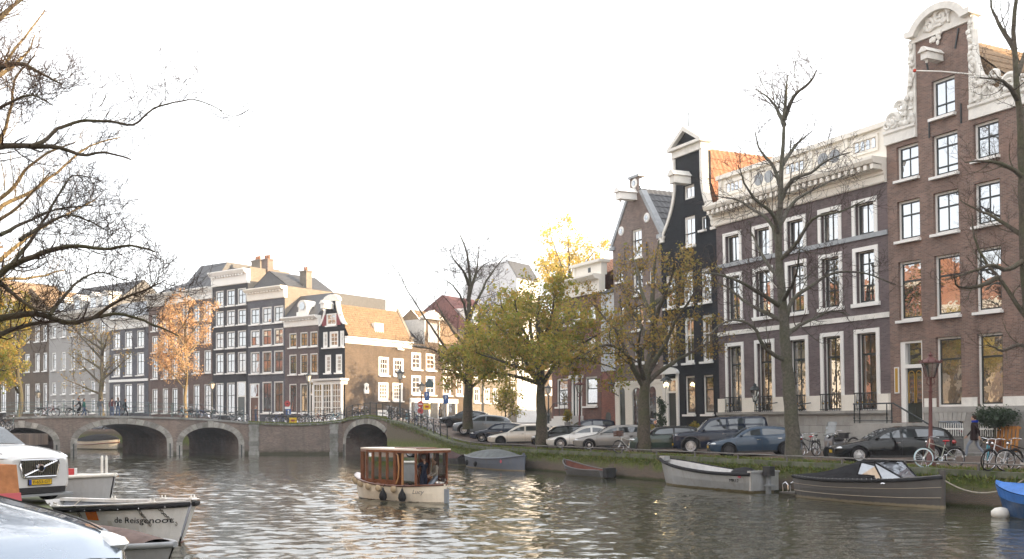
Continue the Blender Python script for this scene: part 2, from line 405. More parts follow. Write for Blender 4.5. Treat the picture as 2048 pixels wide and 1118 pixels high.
def ss(a, b, x):
    t = min(1, max(0, (x - a) / (b - a))); return t * t * (3 - 2 * t)
def lerpt(tab, x):
    if x <= tab[0][0]: return tab[0][1]
    for (a, p), (b, q) in zip(tab, tab[1:]):
        if x <= b: return p + (q - p) * (x - a) / (b - a)
    return tab[-1][1]
EDGE_N = 30.5
EDGE = [(-40, 1.28), (60, 1.28), (64, 1.36), (67.5, 1.72), (70.5, 2.2), (73.5, 2.68), (76.5, 3.0), (79.0, 3.2)]
def gz(d, n):
    e = lerpt(EDGE, d) - (.12 if d > 66 else .0) * min(1, (d - 66) / 3 if d > 66 else 0)
    f = min(1, max(0, (n - EDGE_N - 1.2) / 8.5)); base = e + .27 * f
    k = ss(58, 84, d)
    return (e * (1 - f) + (1.55 + 1.45 * k) * f)
def sheet(name, ds, ns, zf, m, cn=CN):
    b = MB(); nn = len(ns)
    vs = []
    for d in ds:
        for n in ns: x, y = cn(d, n); vs.append((x, y, zf(d, n)))
    fs = [(i * nn + j, (i + 1) * nn + j, (i + 1) * nn + j + 1, i * nn + j + 1) for i in range(len(ds) - 1) for j in range(nn - 1)]
    b.add(vs, [f[::-1] for f in fs]); return struct(b.build(name, m))
DS = [-40, -20, 0, 20, 40, 58, 60, 62, 64, 66, 67.5, 69, 70.5, 72, 73.5, 75, 76.5, 78, 79]
sheet('quay_road', DS, [EDGE_N + .25, 31.7, 33, 35, 37, 38.4], gz, M_PAVER)
sheet('pavement', DS, [38.4, 39, 40, 41.5, 44], lambda d, n: gz(d, n) + .11, M_SIDEWALK)
_b = MB()
for a, c in zip(DS, DS[1:]):
    p, q = CN(a, 38.4), CN(c, 38.4); _b.quad((*p, gz(a, 38.4) - .05), (*p, gz(a, 38.4) + .11), (*q, gz(c, 38.4) + .11), (*q, gz(c, 38.4) - .05))
struct(_b.build('pavement_kerb', M_STONE))
# right quay wall with its own brick body, mossy coping stones and low guard rail
FQ = Frame(NOR * EDGE_N, -CAN)                      # s = -d
qw = thing('quay_wall', 'long mossy brick quay wall below the row of parked cars', 'quay wall', (*FQ.pt(-79), 0), FQ.rz)
_b = MB()
for a, c in zip(DS, DS[1:]):                         # local x = s + 79 = 79 - d
    x0, x1 = 79 - a, 79 - c
    za, zc = lerpt(EDGE, a) - .2, lerpt(EDGE, c) - .2
    _b.add([(x0, 0, -1.2), (x1, 0, -1.2), (x1, 0, zc), (x0, 0, za), (x0, .5, za), (x1, .5, zc)], [(1, 0, 3, 2)[::-1], (2, 3, 4, 5)[::-1]])
_b.build('wall', M_QWALL, qw)
def stone_mesh(L, D, H, j=0.):
    b = MB(); b.box(0.008, -.05, 0, L - .008, D, H, bev=.0); me = b.mesh('cap_stone', M_CAP); return me
_cs = [stone_mesh(1.2, .46, .2), stone_mesh(1.2, .45, .215)]
_grass = MB(); d = -14.
while d < 78.5:
    c = link('cap_stone', _cs[R.random() < .5], qw)
    za, zc = lerpt(EDGE, d), lerpt(EDGE, d + 1.2)
    c.location = (79 - d - 1.2, R.uniform(-.015, .015), min(za, zc) - .2 + abs(za - zc) * .5 * 0 + (zc - za if zc > za else 0)); c.rotation_euler = (R.uniform(-.01, .01), -math.atan2(za - zc, 1.2) if abs(za - zc) > .01 else 0, 0)
    d += 1.2
def tufts(name, n, fn, h, m, label=None, kind='stuff', w=.02):
    g = np.random.default_rng(5); V = np.zeros((n, 3, 3)); P = np.array([fn(g) for _ in range(n)])
    a = g.uniform(0, 6.28, n); hh = g.uniform(.4, 1, n) * h; ww = g.uniform(.6, 1.4, n) * w
    dx, dy = np.cos(a) * ww, np.sin(a) * ww
    V[:, 0] = P + np.stack([-dx, -dy, 0 * a], -1); V[:, 1] = P + np.stack([dx, dy, 0 * a], -1)
    V[:, 2] = P + np.stack([g.normal(0, .4, n) * hh, g.normal(0, .4, n) * hh, hh], -1)
    o = link(name, big_mesh(name, V.reshape(-1, 3), np.arange(3 * n).reshape(-1, 3), m)); o['kind'] = kind
    return o
M_BLADE = leaf_mat('grass_blades', [(.07, .13, .02), (.13, .19, .03), (.20, .22, .05), (.20, .16, .06)], .3)
def _gp(g):
    d = g.uniform(-8, 78); over = g.random()
    if over < .35: n = EDGE_N - .05 - abs(g.normal(0, .03)); z = lerpt(EDGE, d) - .2 - abs(g.normal(0, .16))
    else: n = EDGE_N + .38 + abs(g.normal(0, .35)); z = gz(d, n) - .01
    x, y = CN(d, n); return (x, y, z)
tufts('quay_edge_grass', 16000, _gp, .17, M_BLADE, w=.03)
M_LITTER = leaf_mat('fallen_leaves', [(.16, .07, .03), (.22, .11, .04), (.12, .06, .035), (.28, .17, .05)], .1)
def litter(name, n, fn, s=.05):
    g = np.random.default_rng(9); P = np.array([fn(g) for _ in range(n)]); a = g.uniform(0, 6.28, n); r = s * g.uniform(.6, 1.4, n)
    V = np.zeros((n, 4, 3))
    for k in range(4):
        V[:, k] = P + np.stack([np.cos(a + k * 1.5708) * r * (1 if k % 2 else .6), np.sin(a + k * 1.5708) * r * (1 if k % 2 else .6), g.uniform(.004, .03, n)], -1)
    o = link(name, big_mesh(name, V.reshape(-1, 3), np.arange(4 * n).reshape(-1, 4), M_LITTER)); o['kind'] = 'stuff'
def _lp(g):
    d = g.uniform(-5, 66); n = EDGE_N + .5 + abs(g.normal(0, 1.3)); x, y = CN(d, n); return (x, y, gz(d, n))
litter('fallen_leaves', 9000, _lp)
rl = thing('guard_rail', 'low rusty guard rail running along the mossy quay edge', 'guard rail', (*FQ.pt(-79), 0), FQ.rz)
_b = MB(); pts = []
for i in range(0, 93): 
    d = 66.5 - i * .87; pts.append((79 - d, .16, lerpt(EDGE, d) + .25))
_b.tube(pts, .032, 6); _b.build('rail', M_RUST, rl, 40)
_b = MB(); _b.box(-.03, -.03, -.1, .03, .03, .235); _pm = _b.mesh('post', M_RUST)
for i in range(26):
    d = 66.3 - i * 3.1
    if d < -12: break
    link('post', _pm, rl, (79 - d, .16, lerpt(EDGE, d)))

# left quay
sheet('left_quay_road', [-40, -10, 6, 10, 14, 20, 50, 80, 100], [-40, -12, -4, .95], lambda d, n: 1.12 + .26 * (1 - ss(6, 14, d)), M_PAVER)
FQL = Frame(NOR * 1.38, CAN)
lw = thing('left_quay_wall', 'old stone quay wall behind the white rowing launch', 'quay wall', (*FQL.pt(-40), 0), FQL.rz)
_b = MB(); _b.box(0, 0, -1.2, 130, .45, .93); _b.build('wall', M_QWALL, lw)
for i in range(40): link('cap_stone', _cs[i % 2], lw, (40 + i * 1.2, 0, .93))

# ------------------------------------------------------------------ the canal bridge
def bridge_part(name, label, cat, F, s0, s1, arches, top, depth, quoins=(), cap=True, face_m=None, skew=0.):
    dx = skew * depth
    """arches: (centre s, half span, spring z, rise); top: table s -> z; local x = s - s0, y inward"""
    r = thing(name, label, cat, (*F.pt(s0), 0), F.rz); zt = lambda s: lerpt(top, s)
    def zi(s):
        for c, a, zs, h in arches:
            if abs(s - c) < a: return zs + h * math.sqrt(max(0, 1 - ((s - c) / a) ** 2)) ** .85
        return None
    br = {s0, s1}
    for c, a, zs, h in arches:
        for k in range(21): br.add(min(s1, max(s0, c - a * math.cos(math.pi * k / 20))))
    x = s0
    while x < s1: br.add(x); x += .8
    br = sorted(br); b = MB()
    for a, c in zip(br, br[1:]):
        if c - a < 1e-5: continue
        m = .5 * (a + c); inside = any(abs(m - q[0]) < q[1] for q in arches)
        def zb(s):
            if not inside: return -1.2
            v = zi(s)
            return v if v is not None else [q for q in arches if abs(m - q[0]) < q[1]][0][2]
        for y, fl in ((0, 1), (depth, 0)):
            o_ = dx if y else 0
            v = [(a - s0 + o_, y, zb(a)), (c - s0 + o_, y, zb(c)), (c - s0 + o_, y, zt(c) - .18), (a - s0 + o_, y, zt(a) - .18)]
            b.add(v, [(0, 1, 2, 3) if fl else (3, 2, 1, 0)], 0)
        b.quad((a - s0, 0, zt(a) - .18), (c - s0, 0, zt(c) - .18), (c - s0 + dx, depth, zt(c) - .18), (a - s0 + dx, depth, zt(a) - .18), 2)
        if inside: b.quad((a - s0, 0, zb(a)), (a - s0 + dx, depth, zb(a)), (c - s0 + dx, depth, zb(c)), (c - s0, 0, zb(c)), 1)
    for c, a, zs, h in arches:
        for sg in (-1, 1):
            x = c + sg * a - s0
            if 0 < x < s1 - s0:
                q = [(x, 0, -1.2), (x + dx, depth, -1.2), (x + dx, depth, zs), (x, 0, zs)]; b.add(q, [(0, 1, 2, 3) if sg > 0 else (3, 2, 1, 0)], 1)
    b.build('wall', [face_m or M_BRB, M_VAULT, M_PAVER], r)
    for c, a, zs, h in arches:                                  # ring of voussoirs
        N = 17
        P = lambda t, o: (c - s0 - (a + o) * math.cos(t), zs + (h + o) * math.sin(t) ** .85)
        for k in range(N):
            t0, t1 = math.pi * k / N + .006, math.pi * (k + 1) / N - .006; o = .50 if k != N // 2 else .60
            t0 = max(t0, .001); t1 = min(t1, math.pi - .001)
            pts = [P(t0, 0.01), P(t1, 0.01), P(t1, o), P(t0, o)]
            if pts[0][0] < 0 or pts[2][0] > s1 - s0 or min(p[0] for p in pts) < 0: continue
            v = MB(); v.prism(pts[::-1], -.05 - R.uniform(0, .02), .3); v.build('voussoir', M_STONE, r)
        for sg in (-1, 1):                                      # stone jambs of the piers with an iron fender strip
            x = c + sg * (a + .26) - s0
            if .3 < x < s1 - s0 - .3:
                for k in range(3):
                    v = MB(); v.box(x - .25, -.06, -.5 + k * .57 + .004, x + .25, .3, -.5 + (k + 1) * .57 - .004); v.build('pier_stone', M_STONE, r)
                v = MB(); v.box(x - .05, -.12, -.1, x + .05, -.062, zs - .05); v.build('fender_strip', M_IRON, r)
    for (qs, qw_) in quoins:
        z = -.6; k = 0
        while z < zt(qs) - .3:
            h = R.uniform(.38, .5); w = qw_ * (1 if k % 2 else .86)
            v = MB(); v.box(qs - s0 - w / 2, -.07, z + .005, qs - s0 + w / 2, .2, min(z + h, zt(qs) - .2) - .005); v.build('quoin_stone', M_STONE2, r); z += h; k += 1
    if cap:
        x = s0
        while x < s1 - .05:
            L = min(1.1, s1 - x); za, zc = zt(x) - .18, zt(x + L) - .18
            v = MB(); v.add([(x - s0 + .005, -.1, za), (x + L - s0 - .005, -.1, zc), (x + L - s0 - .005, .35, zc), (x - s0 + .005, .35, za),
                             (x - s0 + .005, -.1, za + .18), (x + L - s0 - .005, -.1, zc + .18), (x + L - s0 - .005, .35, zc + .18), (x - s0 + .005, .35, za + .18)],
                            [(3, 2, 1, 0), (4, 5, 6, 7), (0, 1, 5, 4), (1, 2, 6, 5), (2, 3, 7, 6), (3, 0, 4, 7)])
            v.build('cap_stone', M_STONE2, r); x += L
    return r
def railing(name, label, F, s0, s1, top, off, m, step=2.0, hgt=1.2, rails=(1., .62, .3)):
    r = thing(name, label, 'railing', (*F.pt(s0, off), 0), F.rz)
    n = max(2, int(round((s1 - s0) / step))); b = MB(); b.box(-.03, -.03, -.05, .03, .03, hgt); b.blob((0, 0, hgt + .02), .05, 6); pm = b.mesh('post', m)
    for i in range(n + 1):
        s = s0 + (s1 - s0) * i / n; link('post', pm, r, (s - s0, 0, lerpt(top, s)))
    for k in rails:
        b = MB(); pts = []
        for i in range(4 * n + 1):
            s = s0 + (s1 - s0) * i / (4 * n); pts.append((s - s0, 0, lerpt(top, s) + hgt * k))
        b.tube(pts, .022, 5); b.build('rail', m, r, 40)
    return r
FB = Frame((-42.2, 84.), (18.2, 6.8))
_T = lambda F, tab: [(F.s(px), F.z(px, py)) for px, py in tab]
TOPB = [(-6., 3.2)] + _T(FB, [(20, 834), (90, 832), (150, 831), (210, 831), (290, 832.5), (360, 834.5), (430, 838), (497, 844)])
ar = []
for x0, x1, ys, yc in ((-22, 107, 889, 855.5), (154, 334, 886, 848), (365, 477, 889, 855)):
    a, c = FB.s(x0), FB.s(x1); m = .5 * (a + c); zs = FB.z(.5 * (x0 + x1), ys); ar.append((m, .5 * (c - a), zs, FB.z(.5 * (x0 + x1), yc) - zs))
S1B = FB.s(497)
BR = bridge_part('canal_bridge', 'old brick canal bridge with three stone rimmed arches', 'bridge', FB, -6., S1B, ar, TOPB, 10., skew=-.38)
railing('bridge_railing', 'blue green steel railing on top of the three arch bridge', FB, -1.2, S1B - .4, TOPB, .3, M_RAILB)
railing('bridge_railing', 'railing along the far side of the three arch bridge deck', FB, -4.2, S1B - 4.4, TOPB, 9.6, M_RAILB)
C0 = Vector(FB.pt(S1B)); D0 = Vector((-15.4, 91.0)); E0 = Vector(CN(79.0, EDGE_N))
FW = Frame(C0, D0 - C0); LW_ = (D0 - C0).length
TOPW = _T(FW, [(497, 844), (560, 847), (600, 848), (650, 845), (684, 841)])
bridge_part('corner_quay_wall', 'brick quay wall with grey quoins between the two bridges', 'quay wall', FW, 0, LW_, [], TOPW, 3., quoins=[(FW.s(508), .95), (FW.s(668), .8)])
FE = Frame(D0, E0 - D0); LE = (E0 - D0).length
TOPE = [(0, 2.95 + (845 - 841) / 2000 * 91)] + _T(FE, [(700, 836.5), (736, 832), (762, 835)]) + [(LE, 3.2)]
a_, c_ = FE.s(692), FE.s(776); zs_ = FE.z(734, 889)
bridge_part('side_canal_bridge', 'small single arch brick bridge at the corner under the black railing', 'bridge', FE, 0, LE, [(.5 * (a_ + c_), .5 * (c_ - a_), zs_, FE.z(734, 848) - zs_)], TOPE, 10.)
railing('bridge_railing', 'dark railing curving over the small single arch bridge', FE, .3, LE - .1, TOPE, .25, M_IRON, 1.1, 1.15)
railing('quay_railing', 'black railing with leaning bicycles along the corner quay', FW, .2, LW_ - .2, TOPW, .25, M_IRON, 1.6, 1.1)
_te = [(-79.0 + 0, 3.2)] + [(-d, lerpt(EDGE, d)) for d in (76.5, 73.5, 70.5, 67.5)]
railing('quay_railing', 'black railing stepping down from the single arch bridge to the quay', FQ, -78.6, -67.4, _te, .25, M_IRON, 1.3, 1.1)
# moss along coping of corner wall and small bridge
def _gp2(g):
    if g.random() < .5: s = g.uniform(0, LW_); F, T = FW, TOPW
    else: s = g.uniform(0, LE); F, T = FE, TOPE
    x, y = F.pt(s, g.uniform(-.14, .02) if g.random() < .5 else g.uniform(-.1, .5)); return (x, y, lerpt(T, s) - (.16 if F.n.dot(Vector((x, y)) - F.o) < -.1 else .01))
tufts('coping_grass', 5000, _gp2, .16, M_BLADE, w=.04)
# land behind the corner quay and along the side canal (local plan: along FC, off = inward)
_b = MB()
P_ = lambda p, z: (p[0], p[1], z)
e10 = FE.pt(LE, 10); d10 = FE.pt(0, 10)
_b.add([P_(FW.pt(0, .3), 2.72), P_(FW.pt(LW_, .3), 2.72), P_(FE.pt(0, 9), 2.9), P_(FC.pt(8, -1), 2.9), P_(FC.pt(0, .5), 2.9), P_(FL.pt(-26, .5), 2.5), P_(FB.pt(S1B, 10), 2.6)], [tuple(range(7))])
_b.add([P_(FL.pt(-6.5, -8.6), 2.4), P_(FL.pt(-20, -8.8), 2.0), P_(FL.pt(-95, -9), 1.6), P_(FL.pt(-95, .5), 1.8), P_(FL.pt(-26, .5), 2.2), P_(FL.pt(-6.5, .5), 2.6)], [tuple(range(6))[::-1]])
struct(_b.build('far_quay_paving', M_PAVER))
_b = MB()
_b.add([P_(FE.pt(0, 9), 2.90), P_(FE.pt(LE, 9), 2.90), P_(CN(78, 44), 2.95), P_(CN(100, 60), 2.9), P_(FC.pt(60, 0), 2.7), P_(FC.pt(8, -1), 2.9)], [tuple(range(6))])
struct(_b.build('side_street_paving', M_PAVER))
_b = MB()
_b.add([P_(FL.pt(-6.5, -8.6), 2.4), P_(FL.pt(-20, -8.8), 2.0), P_(FL.pt(-95, -9), 1.6), P_(FL.pt(-95, -9), -1), P_(FL.pt(-20, -8.8), -1), P_(FL.pt(-6.5, -8.6), -1)], [(0, 1, 4, 5), (1, 2, 3, 4)])
_o = _b.build('far_quay_wall', M_QWALL); tag(_o, 'distant mossy quay wall seen through the middle arch of the bridge', 'quay wall')
# ================================================================== houses
M_WHITE = mat('white_paint', (.84, .83, .80), .45, var=.04, vs=1.2, dirt=(.6, .58, .54), da=.25)
M_CREAM = mat('cream_paint', (.84, .80, .72), .5, var=.04, vs=1.2, dirt=(.58, .54, .47), da=.3)
M_OFFW = mat('weathered_white_stone', (.78, .76, .71), .7, var=.1, vs=2.5, dirt=(.48, .47, .44), ds=1.4, da=.45, bump=.3)
M_SASH = mat('dark_green_sash', (.018, .025, .024), .4, var=0)
M_SASHB = mat('black_sash', (.02, .02, .022), .4, var=0)
M_GLASS = glass_mat('window_glass', .42, (.012, .013, .014), (.03, .026, .02))
M_GLASS2 = glass_mat('window_glass_curtain', .34, (.10, .095, .085), (.16, .145, .12))
M_GLASS3 = glass_mat('window_glass_warm_room', .38, (.05, .032, .018), (.12, .075, .035))
M_BLACKW = brick('black_painted_brick', (.020, .022, .027), (.017, .019, .023), (.018, .02, .022), dirt=(.05, .05, .05), da=.3, bump=.5)
M_BRHR = brick('warm_brown_brick', (.25, .155, .12), (.195, .125, .10), (.22, .19, .17), dirt=(.145, .105, .09), da=.4)
M_BRH5 = brick('purple_brown_brick', (.162, .12, .122), (.134, .102, .106), (.15, .135, .132), dirt=(.11, .09, .088), da=.4)
M_BRHB = brick('faded_brown_brick', (.24, .175, .148), (.19, .14, .123), (.2, .18, .165), dirt=(.14, .11, .1), da=.4)
M_BRRED = brick('red_brick', (.30, .10, .065), (.24, .085, .06), (.2, .15, .13), dirt=(.14, .08, .06), da=.4)
M_PLINTH = mat('grey_plinth_stone', (.36, .35, .33), .75, var=.15, vs=1.4, dirt=(.2, .19, .175), da=.6, bump=.25, rnd=.12)
M_LEAD = mat('lead_grey', (.30, .32, .34), .5, .2, var=.15)
M_TILE = mat('dark_roof_tile', (.055, .058, .064), .5, var=.3, vs=6)
M_TILER = mat('orange_roof_tile', (.33, .16, .095), .7, var=.3, vs=5, dirt=(.15, .09, .06), ds=1.5, da=.6)
M_TILEB = mat('brown_roof_tile', (.30, .21, .13), .7, var=.3, vs=5, dirt=(.12, .09, .06), ds=1.5, da=.5)
M_DOORG = mat('dark_green_door', (.012, .022, .018), .3, var=0, coat=.5)
M_GOLD = mat('gilt_letters', (.55, .36, .08), .35, .8, var=0)
M_LAMPG = clear_glass('lamp_glass', (.92, .93, .9), .15)
M_WARM = emit_mat('warm_lamp', (1, .72, .36), 6)

def facade(b, outline, ops, rev, z0=None, mi=0):
    """front wall at y=0 from an outline [(z, uL, uR)...] with openings (u0,u1,z0,z1) and their reveals"""
    def lr(z, side):
        tab = [(o[0], o[1 + side]) for o in outline]; return lerpt(tab, z)
    zs = sorted({o[0] for o in outline} | {q for o in ops for q in (o[2], o[3])})
    zs = [z for z in zs if outline[0][0] - 1e-6 <= z <= outline[-1][0] + 1e-6]
    for a, c in zip(zs, zs[1:]):
        if c - a < 1e-5: continue
        m = .5 * (a + c); act = sorted([o for o in ops if o[2] < m < o[3]])
        la, lc, ra, rc = lr(a + 1e-7, 0), lr(c - 1e-7, 0), lr(a + 1e-7, 1), lr(c - 1e-7, 1)
        cur = (la, lc)
        for o in act:
            b.quad((cur[0], 0, a), (o[0], 0, a), (o[0], 0, c), (cur[1], 0, c), mi); cur = (o[1], o[1])
        b.quad((cur[0], 0, a), (ra, 0, a), (rc, 0, c), (cur[1], 0, c), mi)
    for u0, u1, a, c in ops:
        b.quad((u0, 0, a), (u0, rev, a), (u0, rev, c), (u0, 0, c), mi); b.quad((u1, rev, a), (u1, 0, a), (u1, 0, c), (u1, rev, c), mi)
        b.quad((u0, 0, c), (u0, rev, c), (u1, rev, c), (u1, 0, c), mi); b.quad((u0, rev, a), (u0, 0, a), (u1, 0, a), (u1, rev, a), mi)
WCACHE = {}
def window_meshes(w, h, cols, rows, fw, sw, mf, msash, sill, sillm, panes, thick):
    key = (round(w, 2), round(h, 2), cols, tuple(rows), fw, sw, mf.name, msash.name, sill, panes)
    if key in WCACHE: return WCACHE[key]
    b = MB(); D = .10
    b.box(0, -D, 0, fw, 0, h, 0); b.box(w - fw, -D, 0, w, 0, h, 0); b.box(fw, -D, 0, w - fw, 0, fw, 0); b.box(fw, -D, h - fw, w - fw, 0, h, 0)
    iw, ih = w - 2 * fw, h - 2 * fw; cells = []
    y1 = -D * .62; zc = fw
    b.box(fw, y1, fw, fw + sw, -.01, h - fw, 1); b.box(w - fw - sw, y1, fw, w - fw, -.01, h - fw, 1)
    tot = sum(rows); zz = [fw]
    for r in rows: zz.append(zz[-1] + ih * r / tot)
    for i, z in enumerate(zz):
        t = sw * (1.1 if i in (0, len(zz) - 1) else thick)
        za, zb_ = (z, z + t) if i == 0 else ((z - t, z) if i == len(zz) - 1 else (z - t / 2, z + t / 2))
        b.box(fw + sw, y1 - .006, za, w - fw - sw, -.012, zb_, 1)
    uu = [fw + iw * k / cols for k in range(cols + 1)]
    for u in uu[1:-1]: b.box(u - sw * .36, y1 - .002, fw + .002, u + sw * .36, -.014, h - fw - .002, 1)
    for i in range(len(rows)):
        for k in range(cols): cells.append((uu[k], uu[k + 1], zz[i], zz[i + 1]))
    fm = b.mesh('window', [mf, msash]); pms = []
    if panes:
        for (a, c, z0, z1) in cells:
            p = MB(); p.box(-(c - a) / 2, -.004, -(z1 - z0) / 2, (c - a) / 2, .004, (z1 - z0) / 2); pms.append((p.mesh('pane', M_GLASS), ((a + c) / 2, -.03, (z0 + z1) / 2)))
    else:
        p = MB(); p.box(-iw / 2, -.004, -ih / 2, iw / 2, .004, ih / 2); pms.append((p.mesh('pane', M_GLASS), (w / 2, -.03, h / 2)))
    sm = None
    if sill:
        s = MB(); s.box(-.07, -.34, -.13, w + .07, -.001, -.001); sm = s.mesh('sill', sillm)
    WCACHE[key] = (fm, pms, sm); return WCACHE[key]
def window(root, u0, u1, z0, z1, dz, y=.2, cols=2, rows=(1, 1), fw=.08, sw=.05, mf=None, ms=None, sill=True, sillm=None, panes=True, thick=1., gl=None, sy=0.):
    mf = mf or M_WHITE; ms = ms or M_SASH
    fm, pms, sm = window_meshes(u1 - u0, z1 - z0, cols, rows, fw, sw, mf, ms, sill, sillm or M_WHITE, panes, thick)
    f = link('window', fm, root, (u0, y, z0 + dz))
    g = gl or R.choice([M_GLASS, M_GLASS, M_GLASS, M_GLASS2, M_GLASS3])
    for pm, loc in pms:
        p = link('pane', pm, f, loc, (R.gauss(0, .006), 0, R.gauss(0, .008)))
        if g is not M_GLASS: p.material_slots[0].link = 'OBJECT'; p.material_slots[0].material = g
    if sm: link('sill', sm, f, (0, -y + .12 + sy, 0))
    return f
def surround(b, u0, u1, z0, z1, w, p=.05, bottom=False):
    b.box(u0 - w, -p, z0, u0, .03, z1 + w); b.box(u1, -p, z0, u1 + w, .03, z1 + w); b.box(u0, -p, z1, u1, .03, z1 + w)
    if bottom: b.box(u0 - w, -p, z0 - w * .6, u1 + w, .03, z0)
class House:
    def __init__(s, name, label, F, s0, s1, zb, depth, wall, lean=0., cat='house', group=None):
        s.F, s.s0, s.w, s.zb, s.dep, s.wall = F, s0, s1 - s0, zb, depth, wall
        s.root = thing(name, label, cat, (*F.pt(s0), zb), F.rz, group, rx=rad(lean)); s.dz = -zb; s.ops = []
    def u(s, px): return s.F.s(px) - s.s0
    def z(s, px, py): return s.F.z(px, py)
    def add(s, b, name, mats, smooth=None): return b.build(name, mats, s.root, smooth, s.dz)
    def win(s, u0, u1, z0, z1, **k):
        s.ops.append((u0, u1, z0, z1)); return window(s.root, u0, u1, z0, z1, s.dz, **k)
    def shell(s, outline, ztop, rev=.2, flat=True, extra=None):
        b = MB(); facade(b, outline, s.ops, rev)
        w, d, z0 = s.w, s.dep, outline[0][0]
        b.quad((0, d, z0), (0, 0, z0), (0, 0, ztop), (0, d, ztop)); b.quad((w, 0, z0), (w, d, z0), (w, d, ztop), (w, 0, ztop))
        b.quad((w, d, z0), (0, d, z0), (0, d, ztop), (w, d, ztop))
        if flat: b.quad((0, 0, ztop - .02), (w, 0, ztop - .02), (w, d, ztop - .02), (0, d, ztop - .02))
        if extra: extra(b)
        s.wallob = s.add(b, 'wall', s.wall); return s.wallob
    def cornice(s, prof, m=None, name='cornice', u0=None, u1=None):
        b = MB(); b.extr(prof, -.06 if u0 is None else u0, s.w + .06 if u1 is None else u1); return s.add(b, name, m or M_WHITE)
    def dentils(s, z0, z1, y0, y1, step, wd, m=None, u0=0, u1=None):
        b = MB(); u = u0 + step / 2; u1 = s.w if u1 is None else u1
        while u < u1 - wd: b.box(u, y0, z0, u + wd, y1, z1); u += step
        o = s.add(b, 'modillions', m or M_WHITE); o['kind'] = 'stuff'; return o
def tiled_slope(b, p0, p1, p2, p3, n, amp=.05, rows=8, mi=0):
    """corrugated pantile slope: p0-p1 eave, p3-p2 ridge; n tile columns"""
    p0, p1, p2, p3 = map(Vector, (p0, p1, p2, p3)); nrm = (p1 - p0).cross(p3 - p0).normalized()
    if nrm.z < 0: nrm = -nrm
    C = n * 4; vs = []
    for r in range(rows + 1):
        for sub in ((0,) if r == 0 else (0, 1)):
            t = r / rows; lift = .03 if sub else 0
            if r == rows and sub: continue
            for k in range(C + 1):
                u = k / C; a = p0.lerp(p1, u); c = p3.lerp(p2, u)
                vs.append(a.lerp(c, t) + nrm * (amp * (.5 + .5 * math.cos(2 * math.pi * k / 4)) + lift))
    K = C + 1; L = len(vs) // K
    b.add(vs, [(i * K + k, i * K + k + 1, (i + 1) * K + k + 1, (i + 1) * K + k) for i in range(L - 1) for k in range(C)], mi)
def gable_roof(h, z0, zr, m, y0=.25, n=24, ridge=None, ends=True, name='roof', u0=0, u1=None, wallm=None):
    """ridge running inwards (perpendicular to the facade)"""
    u1 = h.w if u1 is None else u1; c = .5 * (u0 + u1) if ridge is None else ridge; b = MB(); d = h.dep
    tiled_slope(b, (u0, d, z0), (u0, y0, z0), (c, y0, zr), (c, d, zr), n)
    tiled_slope(b, (u1, y0, z0), (u1, d, z0), (c, d, zr), (c, y0, zr), n)
    b.add([(u0, d, z0), (u1, d, z0), (c, d, zr)], [(1, 0, 2)]); b.add([(u0, y0, z0), (u1, y0, z0), (c, y0, zr)], [(0, 1, 2)])
    return h.add(b, name, m, 50)
def cross_roof(h, z0, zr, m, y0=0., n=30, over=.2, name='roof', u0=0, u1=None, yr=None):
    """ridge parallel to the facade"""
    b = MB(); d = h.dep; yr = d / 2 if yr is None else yr; u1 = h.w if u1 is None else u1
    tiled_slope(b, (u0, y0 - over, z0), (u1, y0 - over, z0), (u1, yr, zr), (u0, yr, zr), n)
    tiled_slope(b, (u1, d + over, z0), (u0, d + over, z0), (u0, yr, zr), (u1, yr, zr), n)
    b.add([(u0, y0, z0), (u0, d, z0), (u0, yr, zr)], [(0, 1, 2)]); b.add([(u1, y0, z0), (u1, d, z0), (u1, yr, zr)], [(0, 1, 2)])
    return h.add(b, name, m, 50)
def chimney(h, u, y, z0, z1, w=.9, d=.6, m=None, pots=2):
    b = MB(); b.box(u - w / 2, y - d / 2, z0, u + w / 2, y + d / 2, z1); b.box(u - w / 2 - .08, y - d / 2 - .08, z1, u + w / 2 + .08, y + d / 2 + .08, z1 + .14)
    c = h.add(b, 'chimney', m or M_BRHB)
    for i in range(pots):
        b = MB(); x = u + (i - (pots - 1) / 2) * .34; b.lathe([(.12, z1 + .14), (.10, z1 + .6), (.12, z1 + .62)], 8, (x, y, 0)); o = b.build('chimney_pot', M_TILER, c, 40, h.dz)
    return c
def hoist(h, u, z, m=None, L=1.3, k=1.):
    b = MB(); b.M = Matrix.Translation((u, 0, z)) @ Matrix.Diagonal((k, 1, k, 1)) @ Matrix.Translation((-u, 0, -z)); b.box(u - .28, -L, z - .28, u + .28, .1, z + .2)
    b.prism([(u - .4, z + .2), (u + .4, z + .2), (u + .1, z + .55), (u - .1, z + .55)], -L - .12, .15)
    b.box(u - .05, -L + .12, z - .5, u + .05, -L + .22, z - .28)
    return h.add(b, 'hoist_beam', m or M_OFFW)
def anchors(h, pts, m=None):
    for (u, z, t) in pts:
        b = MB(); b.M = Matrix.Translation((u, -.04, z)) @ Matrix.Rotation(t, 4, 'Y'); b.box(-.03, -.02, -.45, .03, .05, .45); h.add(b, 'wall_anchor', m or M_IRON)
def spiral(b, c, r, turns, a0, sgn, wd, y, mi=None, n=26):
    pts = []; 
    for i in range(n + 1):
        t = i / n; a = a0 + sgn * turns * 2 * math.pi * t; q = r * (1 - .86 * t); pts.append((c[0] + q * math.cos(a), y, c[1] + q * math.sin(a)))
    b.tube(pts, [wd * (1 - .55 * i / n) for i in range(n + 1)], 6, mi)
# ------------------------------------------------------------------ right row, nearest first
LEAN = 1.5
